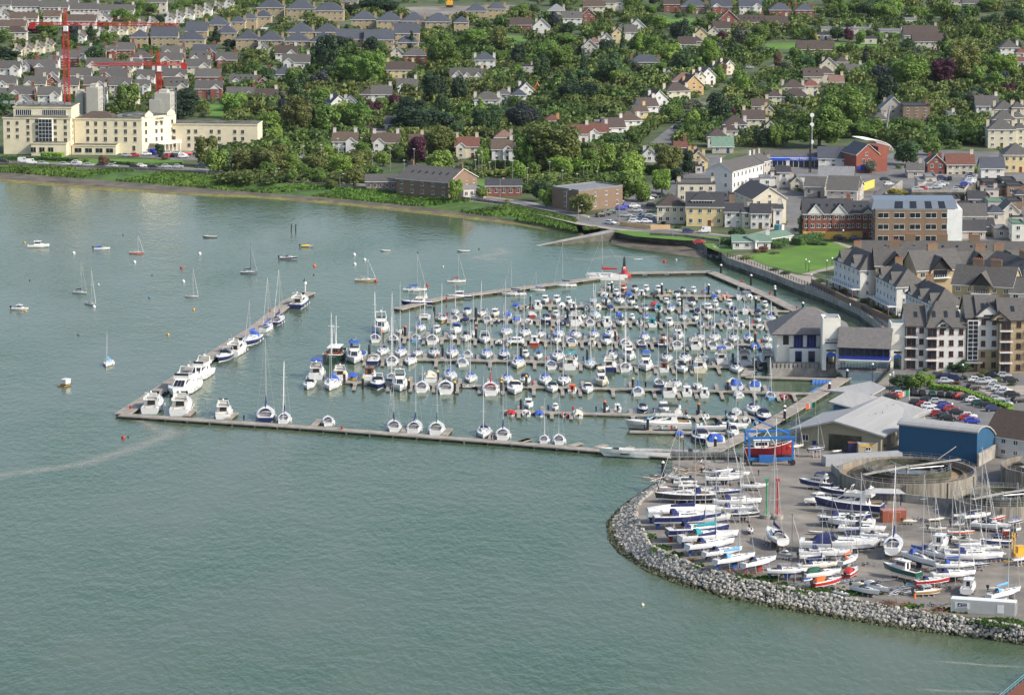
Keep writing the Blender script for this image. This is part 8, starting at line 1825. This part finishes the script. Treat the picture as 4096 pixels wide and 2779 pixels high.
# shore walls
wall_thing('shore_wall',[P(u,v-3,ZL) for u,v in top[2:]],1.0,.5,'stone','long low stone wall along the top of the grass bank')
wall_thing('garden_wall',[P(*wp('U',975,548),ZL),P(*wp('U',1060,560),ZL),P(*wp('U',1250,580),ZL),P(*wp('U',1425,580),ZL)],1.6,.4,'render','curved peach rendered wall at the road junction',col=(.62,.42,.22))
wall_thing('yellow_wall',[P(*wp('V',800,255),ZL),P(*wp('V',955,200),ZL)],3.0,.4,'render','bright yellow wall beside the car ramp',col=(.72,.50,.10))
wall_thing('stone_wall',[P(*wp('V',400,1075),ZL),P(*wp('V',730,1250),ZL),P(*wp('V',1050,1390),ZL),P(*wp('V',1200,1480),ZL)],1.7,.5,'render','brick garden wall along the promenade terraces',col=(.23,.15,.10))
wall_thing('field_wall',[P(*wp('M',0,1265),ZL),P(*wp('M',480,1290),ZL),P(*wp('M',930,1350),ZL)],.9,.6,'stone','grey stone sea wall below the roadside green')
wall_thing('wooden_fence',[P(*wp('J',470,1110),ZL),P(*wp('J',740,1120),ZL)],2.4,.3,'render','tall orange brown timber fence in a back garden',cat='fence',col=(.33,.16,.07))
# ---------------------------------------------------------------- travel hoist
g=P(*wp('E',350,345),ZL); s=px(g)[2]; t=thing('travel_hoist','boat hoist',(g.x,g.y+4,ZL),R(3),'blue wheeled travel hoist carrying a red fishing boat','',fixed=True)
for x in (-5.6,5.0):
    for y in (-3.6,5):
        m=MB(); m.box(0,0,1.2,.45,.45,5.6); part('leg',m,t,col=(.02,.14,.42),loc=(x,y,0)); m=MB(); m.tube((0,-.3,.75),(0,.3,.75),.75,n=14); part('wheel',m,t,mats='rubber',loc=(x,y,0))
m=MB(); 
for y in (-3.6,5): m.box(-.3,y,1.3,10.6,.6,.7); m.box(-.3,y,6.6,11.6,.5,.6)
for x in (-5.6,): m.box(x,.7,6.6,.5,8.6,.5)
m.tube((4.6,.7,7),(-3.6,2,10.5),.2,n=6); m.tube((-5.6,.7,7),(-3.6,2,10.4),.14,n=6); part('frame',m,t,col=(.02,.14,.42)); m=MB(); m.box(-1.5,-4.2,1.0,3.6,1.4,1.7); part('engine_housing',m,t,col=(.02,.12,.36))
m=MB()
for x in (-2.5,2.5):
    for y in (-2,3.4): m.tube((x,y,2.0),(x,y,6.7),.07,n=4)
part('sling',m,t,mats='dark')
trawler('fishing_boat',(g.x-.6,g.y+4.6,ZL+2.2),R(4),11.5,(.26,.018,.02),'bright red steel fishing boat hanging in the blue travel hoist','',wood=False)
# containers, kiosks, cabins
def container(W_,x,y,L,Wd,H,ang,desc,wc,rc,name='shipping_container',sign=None,cat='container'):
    g=P(*wp(W_,x,y),ZL); t=thing(name,cat,(g.x,g.y+Wd/2,ZL+.05),R(ang),desc,'',fixed=True); m=MB(); m.box(0,0,0,L,Wd,H); 
    n=int(L/.35)
    for k in range(n):
        for sy in (-1,1): m.box(-L/2+L*(k+.5)/n,sy*(Wd/2+.01),.2,.16,.06,H-.4)
    part('body',m,t,col=wc); m=MB(); m.box(0,0,H+.003,L+.06,Wd+.06,.1); part('roof',m,t,col=rc); m=MB(); m.box(L/2+.03,0,.1,.08,Wd-.15,H-.2,0)
    for y_ in (-.5,-.15,.15,.5): m.tube((L/2+.1,y_*Wd*.8,.2),(L/2+.1,y_*Wd*.8,H-.2),.04,n=4,mi=1)
    part('door',m,t,col=wc,mats=['paint','metal']); return t,g
t,g=container('Z',1950,1480,13.2,2.6,2.75,-15.5,'long pale grey container with blue logo panel by the rocks','V','W')
m=MB(); m.box(-4.2,-1.38,.9,3.0,.06,1.35,0); sg=part('sign_panel',m,t,mats='white'); m=MB(); m.box(-4.2,-1.43,1.35,1.9,.04,.75); part('logo_field',m,t,mats='navy'); letters('Marine',.34,t,(-3.85,-1.46,1.76),(PI/2,0,0),'W'); letters('Ireland',.34,t,(-3.85,-1.46,1.42),(PI/2,0,0),'W'); letters('Marine Diesel Support',.24,t,(-4.2,-1.42,1.0),(PI/2,0,0),'K'); m=MB(); m.poly([(-4.95,-1.47,1.5),(-4.55,-1.47,1.5),(-4.6,-1.47,2.0)]); part('sail_emblem',m,t,mats='white')
m=MB(); m.box(3.6,-1.38,.5,1.3,.05,1.7); part('notice',m,t,mats='white')
container('D',780,1380,3.2,6,2.6,0,'dark blue container with faded orange roof',(.03,.03,.10),(.50,.16,.09))
t,g=container('D',895,1390,5.0,2.6,2.7,8,'small cream kiosk with yellow sign beside the blue container',(.42,.37,.26),'V',name='kiosk',cat='kiosk'); m=MB(); m.box(-.3,-1.38,2.0,3.6,.08,.4); part('sign_board',m,t,col='Y'); part('window',win_mesh(1.3,.9,1),t,col='W',loc=(0,-1.36,.9))
container('D',850,1480,20,3,2.2,16,'long pale portable cabin beside the round tank','S','S',name='portable_cabin',cat='cabin')
container('Z',1130,650,5.5,2.6,2.6,10,'rusty red container store with open doors in the yard',(.30,.09,.05),(.4,.15,.1))
t,g=container('M',1650,0,1,1,1,0,'x','W','W') if False else (None,None)
for W_,x,y,L,c,r_,d in (('I',90,300,6,'W','W','white twin silo tanks on the building site'),('I',150,255,6,'G','R','green container on the building site'),('I',300,225,8,'S','V','grey site office cabin in the stone estate'),('I',450,230,10,'S','V','long grey site cabin row in the stone estate'),('N',1850,1090,4.4,'B','B','bright blue container beside the low grey shed')): container(W_,x,y,L,3,2.8,0,d,c,r_)
t=thing('excavator','excavator',P(*wp('I',1745,70),ZL),0,'orange yellow tracked excavator on the far building site','',fixed=True); m=MB(); m.box(0,0,.4,4.5,3,1.2); part('tracks',m,t,mats='dark'); m=MB(); m.box(0,0,1.6,4,3,2); m.box(-.5,0,3.6,2,2.6,1.3); part('cab',m,t,col=(.75,.38,.03)); m=MB(); m.tube((1.5,0,2.5),(.5,0,9),.4,.3,6); m.tube((.5,0,9),(3.0,0,6),.3,.25,6); part('arm',m,t,col=(.75,.38,.03))
t=thing('excavator','excavator',P(*wp('J',225,825),ZL),0,'orange digger arm rising from the central gardens','',fixed=True); m=MB(); m.box(0,0,0,3.5,2.4,2.2); part('cab',m,t,col='O'); m=MB(); m.tube((-1,0,2),(0,0,4.2),.25,n=6); m.tube((0,0,4.2),(1.4,0,2.2),.22,n=6); part('arm',m,t,col='O')
# forklift and tractor
g=P(*wp('Z',2270,1010),ZL); t=thing('forklift','forklift',(g.x,g.y+1.2,ZL),R(200),'large yellow boatyard forklift with tall mast at right edge','',fixed=True)
m=MB(); m.box(0,0,.5,2.8,1.9,1.5); part('body',m,t,col=(.72,.40,.03)); m=MB(); m.box(-.1,0,2.0,1.6,1.6,1.3,0); m.box(-.1,0,3.3,1.8,1.8,.15,1); m.box(-.1,-.82,2.3,1.2,.06,.8,2); part('cab',m,t,col=(.72,.40,.03),mats=['paint','paint','glass'])
m=MB()
for y in (-.6,.6): m.box(1.5,y,.2,.2,.2,6.3)
for k in range(7): m.box(1.5,0,.6+k*.95,.15,1.2,.14)
for y in (-.5,.5): m.box(2.6,y,.2,2.0,.2,.1)
part('lifting_mast',m,t,col=(.72,.40,.03))
for x,y in ((-.9,-.9),(-.9,.9),(.9,-.9),(.9,.9)): part('wheel',WH,t,loc=(x,y,.45)).scale=(1.5,1.8,1.5)
g=P(*wp('Z',2190,800),ZL); t=thing('tractor','tractor',(g.x,g.y+1,ZL),R(170),'old red tractor parked behind the laid up boats','',fixed=True); m=MB(); m.box(.8,0,.7,2,.8,.8); part('bonnet',m,t,col='R'); m=MB(); m.box(-.6,0,.8,1.3,1.3,1.5,0); m.box(-.6,-.68,1.5,1,.05,.7,1); part('cab',m,t,col=(.08,.1,.09),mats=['paint','glass'])
for x,y,r_ in ((-.7,-.8,2.2),(-.7,.8,2.2),(1.3,-.6,1.3),(1.3,.6,1.3)): part('wheel',WH,t,loc=(x,y,.34*r_)).scale=(r_,1.8,r_)
# red and green channel marks stored in the yard
for x,c,h,d in ((1615,'G',6.6,'tall green lattice channel mark standing on concrete rings'),(1712,'R',6.8,'tall red channel mark standing on concrete rings')):
    g=P(*wp('Y',x,620 if c=='G' else 625),ZL); t=thing('channel_mark','navigation mark',(g.x,g.y+1,ZL),0,d,'',fixed=True); m=MB(); m.tube((0,0,0),(0,0,.9),1.4,n=16); part('concrete_base',m,t,mats='conc'); z1=ztop(g,wp('Y',0,285)[1])-ZL; m=MB(); m.tube((0,0,.9),(0,0,z1),.2,n=6); m.box(0,0,z1,.9,.9,.6); part('column',m,t,col=(.03,.28,.12) if c=='G' else 'R'); m=MB()
    for a in range(3): m.tube((1.1*math.cos(a*2.1),1.1*math.sin(a*2.1),.9),(0,0,2.6),.07,n=4)
    part('stay',m,t,col=(.03,.28,.12) if c=='G' else 'R')
# trestle rack behind the big navy cruiser
g=P(*wp('Z',1050,500),ZL); t=thing('timber_rack','rack',(g.x,g.y+2,ZL),R(-8),'navy steel trestle rack with timber beams behind the cruisers','',fixed=True); m=MB()
for x in (-4,0,4): m.tube((x,-1.5,0),(x,-1.5,2.6),.12,n=4); m.tube((x,3,0),(x,3,2.6),.12,n=4); m.box(x,.75,2.6,.3,5,.2)
m.box(0,-1.5,2.3,8.4,.15,.2); part('frame',m,t,mats='navy'); m=MB()
for k in range(6): m.box(0,-1.4+k*.9,2.82,10-k*.6,.25,.2)
part('beam',m,t,mats='gel')
# trailers, scrap and debris round the yard
def _tr():
    m=MB(); m.box(0,.6,.5,4.4,.1,.12); m.box(0,-.6,.5,4.4,.1,.12); m.box(2.8,0,.5,1.4,.12,.12)
    for x in (-2,-.6,.8,2): m.box(x,0,.5,.1,1.3,.12)
    return m.mesh('frame','metal')
for e in 'Z 270 1220;Z 900 1040;Z 1120 1260;Z 1230 1250;Z 640 1200;Z 1010 1190;Z 560 1240;Y 1900 1230;Z 780 1180;Z 480 470;Y 1180 990;Z 1650 1240;Z 1500 1400'.split(';'):
    W_,x,y=e.split(); g=P(*wp(W_,float(x),float(y)),ZL); t=thing('boat_trailer','trailer',g,rb.uniform(-.6,.6),'empty galvanised boat trailer lying in','the yard','empty boat trailers'); part('frame',cached('trl',_tr),t)
    for y_ in (-.85,.85): part('wheel',WH,t,loc=(-.6,y_,.34))
def heap(W_,x,y,r,desc,mats,n=26):
    g=P(*wp(W_,x,y),ZL); rg=random.Random(x); t=thing('scrap_pile','pile',g,0,desc,'',fixed=True); m=MB()
    for i in range(n):
        a=rg.random()*3.1; p=(rg.gauss(0,r*.4),rg.gauss(0,r*.4),rg.uniform(.05,.5)); L=rg.uniform(.6,r); m.tube(p,(p[0]+L*math.cos(a),p[1]+L*math.sin(a),p[2]+rg.uniform(-.1,.5)),rg.uniform(.03,.09),n=4,mi=rg.randrange(len(mats)))
    part('scrap',m,t,mats=mats)
heap('Z',1150,1400,3.2,'rusty steel frames heaped at the yard edge',['rust']); heap('Z',1520,1460,3,'second heap of rusty frames nearer the grey container',['rust']); heap('Y',1300,1120,4,'brown rusty struts lying under the yachts',['rust','rust','metal']); heap('Y',940,1000,1.6,'small pile of rusty boards above the rocks',['rust','teak'])
heap('Z',1150,1290,4,'tangle of grey metal trailers and poles in the yard',['metal','metal','dark'],50); heap('Z',650,1190,3.5,'grey metal props stacked beside the red speedboat',['metal'],40); heap('Y',640,270,4.5,'heap of old planks and rope by the quay',['teak','rust','gel'],50); heap('Y',950,200,5,'heap of timber and spars behind the quay boats',['teak','gel','dark'],60); heap('Z',1400,640,3,'clutter of drums and timber against the tank wall',['metal','navy','teak'],30); heap('U',1870,740,3,'old spars and dinghies lying on the harbour lawn',['gel','teak'],16); heap('Y',1050,120,2,'yellow and grey gear on the quay edge',['metal','rust'],20)
mb=MB()
rg=random.Random(8)
for W_,x,y,rx_,n in (('Y',680,590,60,30),('Y',560,780,50,26),('Y',660,890,90,60),('Y',780,950,70,30),('Y',1000,1050,60,25),('Y',1400,1150,90,45),('Y',1600,1170,90,45),('Y',1780,1220,60,30),('Z',0,1160,120,60),('Z',440,1270,180,90),('Z',800,1290,200,100),('Z',1280,1410,90,40),('Z',1700,1440,160,80),('Z',2050,1540,200,120),('Z',2200,1570,200,100)):
    for k in range(n*4):
        p=P(*wp(W_,x+rg.gauss(0,rx_*.45),y+rg.gauss(0,12)+ (0)),ZL+.02); s=rg.uniform(.15,.4)
        for j in range(2):
            a=rg.random()*6.28; c,d=math.cos(a)*s,math.sin(a)*s; mb.poly([(p.x-c,p.y-d,p.z),(p.x+c,p.y+d,p.z),(p.x+c*.6,p.y+d*.6,p.z+s*1.2),(p.x-c*.7,p.y-d*.7,p.z+s*1.1)])
struct('weeds',mb,'grass','stuff')['label']='rough grass and weeds along the rock edge of the yard'
# flags
for W_,x,yb,yt,d in (('D',1272,945,795,'irish tricolour flag on a white pole by the car park'),('D',428,1040,900,'small tricolour flag on a mast by the walkway')):
    g=P(*wp(W_,x,yb),ZL); h=ztop(g,wp(W_,0,yt)[1])-ZL; t=thing('flagpole','flag',g,0,d,'',fixed=True); m=MB(); m.tube((0,0,0),(0,0,h),.07,n=5); part('pole',m,t,mats='white'); m=MB()
    for k,mi in enumerate((0,1,2)):
        for q in range(2): x0_=-.05-(k*2+q)*.42; y0=.15*math.sin(x0_*3); y1=.15*math.sin((x0_-.42)*3); m.poly([(x0_,y0,h-1.9-(k*2+q)*.12),(x0_-.42,y1,h-2.0-(k*2+q)*.12),(x0_-.42,y1,h-.5-(k*2+q)*.12),(x0_,y0,h-.4-(k*2+q)*.12)],mi)
    MATS.setdefault('fg',None)
    if MATS['fg'] is None: mat('fg',(.02,.28,.10),.9); mat('fo',(.7,.14,.04),.9)
    part('flag',m,t,mats=['fg','white','fo'])
# ---------------------------------------------------------------- people
def person(W_,x,y,desc,top,leg,z=ZL,pose=0,rz=0):
    g=P(*wp(W_,x,y),z); sk=[(0,0,.92),(0,0,1.18),(0,0,1.42),(0,0,1.52),(0,0,1.66)]
    v=[(0,0,.95),(0,0,1.20),(0,0,1.42),(0,.01,1.53),(0,.02,1.66)]; e=[(0,1),(1,2),(2,3),(3,4)]; r=[.15,.145,.15,.055,.10]
    def chain(base,pts,rad):
        p=base
        for q,k in zip(pts,rad): v.append(q); r.append(k); e.append((p,len(v)-1)); p=len(v)-1
        return p
    for s in (-1,1):
        chain(0,[(s*.10,0,.88),(s*.11,.08*s*(1 if pose else .3),.48),(s*.11,-.10*s*(1 if pose else 0),.08),(s*.12,.14-.10*s*(1 if pose else 0),.04)],[.10,.065,.045,.04])
        h=chain(2,[(s*.19,0,1.40),(s*.25,-.02,1.12),(s*.24,.10,.88),(s*.24,.12,.82)],[.06,.045,.035,.035])
        for k in range(5): chain(h,[(s*(.22+.012*k),.13+.01*k,.76),(s*(.22+.012*k),.15,.71-.01*(2-abs(k-2)))],[.010,.008])
    me=bpy.data.meshes.new('person'); me.from_pydata(v,e,[]); o=bpy.data.objects.new('person',me); COL.objects.link(o)
    sm=o.modifiers.new('s','SKIN'); sb=o.modifiers.new('u','SUBSURF'); sb.levels=1; sb.render_levels=1
    for i,k in enumerate(r): me.skin_vertices[0].data[i].radius=(k,k*.8 if i<3 else k); me.skin_vertices[0].data[i].use_root=(i==0)
    bpy.context.view_layer.update(); m2=bpy.data.meshes.new_from_object(o.evaluated_get(bpy.context.evaluated_depsgraph_get())); bpy.data.objects.remove(o)
    m2.materials.clear(); 
    for k,c in (('top',top),('leg',leg),('skin',(.5,.32,.24)),('hair',(.05,.03,.02))):
        nm='p_'+k+str(len(MATS)); mat(nm,c,.8,var=.08); m2.materials.append(MATS[nm])
    for p in m2.polygons:
        c=p.center; p.material_index=(3 if c.z>1.68 or (c.z>1.6 and c.y<-.02) else 2 if c.z>1.5 or (c.z<.87 and abs(c.x)>.18) else 0 if (c.z>.93 or abs(c.x)>.19) else 1); p.use_smooth=True
    thing('person','person',g,rz,desc,'',mesh=m2,fixed=True)
person('A',1726,1262,'person in dark clothes standing on the front breakwater, left of two',(.02,.02,.025),(.015,.015,.02),z=.85,rz=.6)
person('A',1748,1268,'person in black standing on the front breakwater, right of two',(.015,.015,.02),(.01,.01,.015),z=.85,rz=-.5)
person('Y',1542,228,'person in dark overalls standing near the travel hoist',(.02,.02,.04),(.02,.02,.03),rz=1)
person('Z',186,130,'person in black standing behind the hoist wheels',(.02,.02,.02),(.02,.02,.02),rz=2,pose=1)
person('D',1128,690,'person in white and blue walking beside the channel wall',(.7,.7,.75),(.5,.5,.6),rz=0,pose=1)
person('V',740,1290,'person in pale top walking along the promenade',(.65,.68,.75),(.2,.25,.4),rz=.8,pose=1)
person('T',1885,325,'person in dark clothes walking on the shore path',(.05,.05,.06),(.03,.03,.04),rz=.2,pose=1)
person('U',690,500,'person in pale jacket standing at the junction corner',(.6,.6,.62),(.05,.05,.08),rz=.1)
a_,b_=P(4015,2779,2.6),P(4110,2700,2.6); t=thing('corner_railing','railing',(a_.x,a_.y,2.6),math.atan2(b_.y-a_.y,b_.x-a_.x),'pale blue railing on brown pier at the bottom right corner','',fixed=True); L=(b_-a_).length*1.6
m=MB(); m.box(L*.3,-1.8,-3.5,L*1.6,3.2,3.4); part('pier_deck',m,t,mats='rust'); m=MB()
for k in range(16): m.box(-L*.4+L*1.4*k/15,-.3,-.1,.08,.08,1.1)
for z in (.5,1.0): m.box(L*.3,-.3,z,L*1.45,.08,.08)
part('rail',m,t,col=(.15,.35,.38))
# traffic cone
g=P(*wp('Z',1322,1330),ZL); m=MB(); m.lathe([(0,1.0),(.08,1.0),(.32,.05),(.45,.05),(.45,0)],12); thing('traffic_cone','cone',g,0,'bright orange cone beside the small tan cruiser','',mesh=m,col='O')
finish_labels()

for o in bpy.data.objects:
    if 'label' in o and len(str(o['label']).split())>16: print('LONG',o['label'])
# ---------------------------------------------------------------- light sea haze over the whole bay
m=bpy.data.materials.new('haze'); m.use_nodes=True; n=m.node_tree.nodes; n.remove(n['Principled BSDF']); pv=n.new('ShaderNodeVolumePrincipled'); pv.inputs['Color'].default_value=(.86,.92,1,1); pv.inputs['Density'].default_value=.00001; pv.inputs['Anisotropy'].default_value=.2
m.node_tree.links.new(pv.outputs[0],n['Material Output'].inputs['Volume'])
mb=MB(); mb.box(0,3000,-8,13000,13000,200); me=mb.mesh('haze','white'); me.materials.clear(); me.materials.append(m); o=bpy.data.objects.new('haze',me); COL.objects.link(o); o['kind']='stuff'; o['label']='thin pale haze in the air'
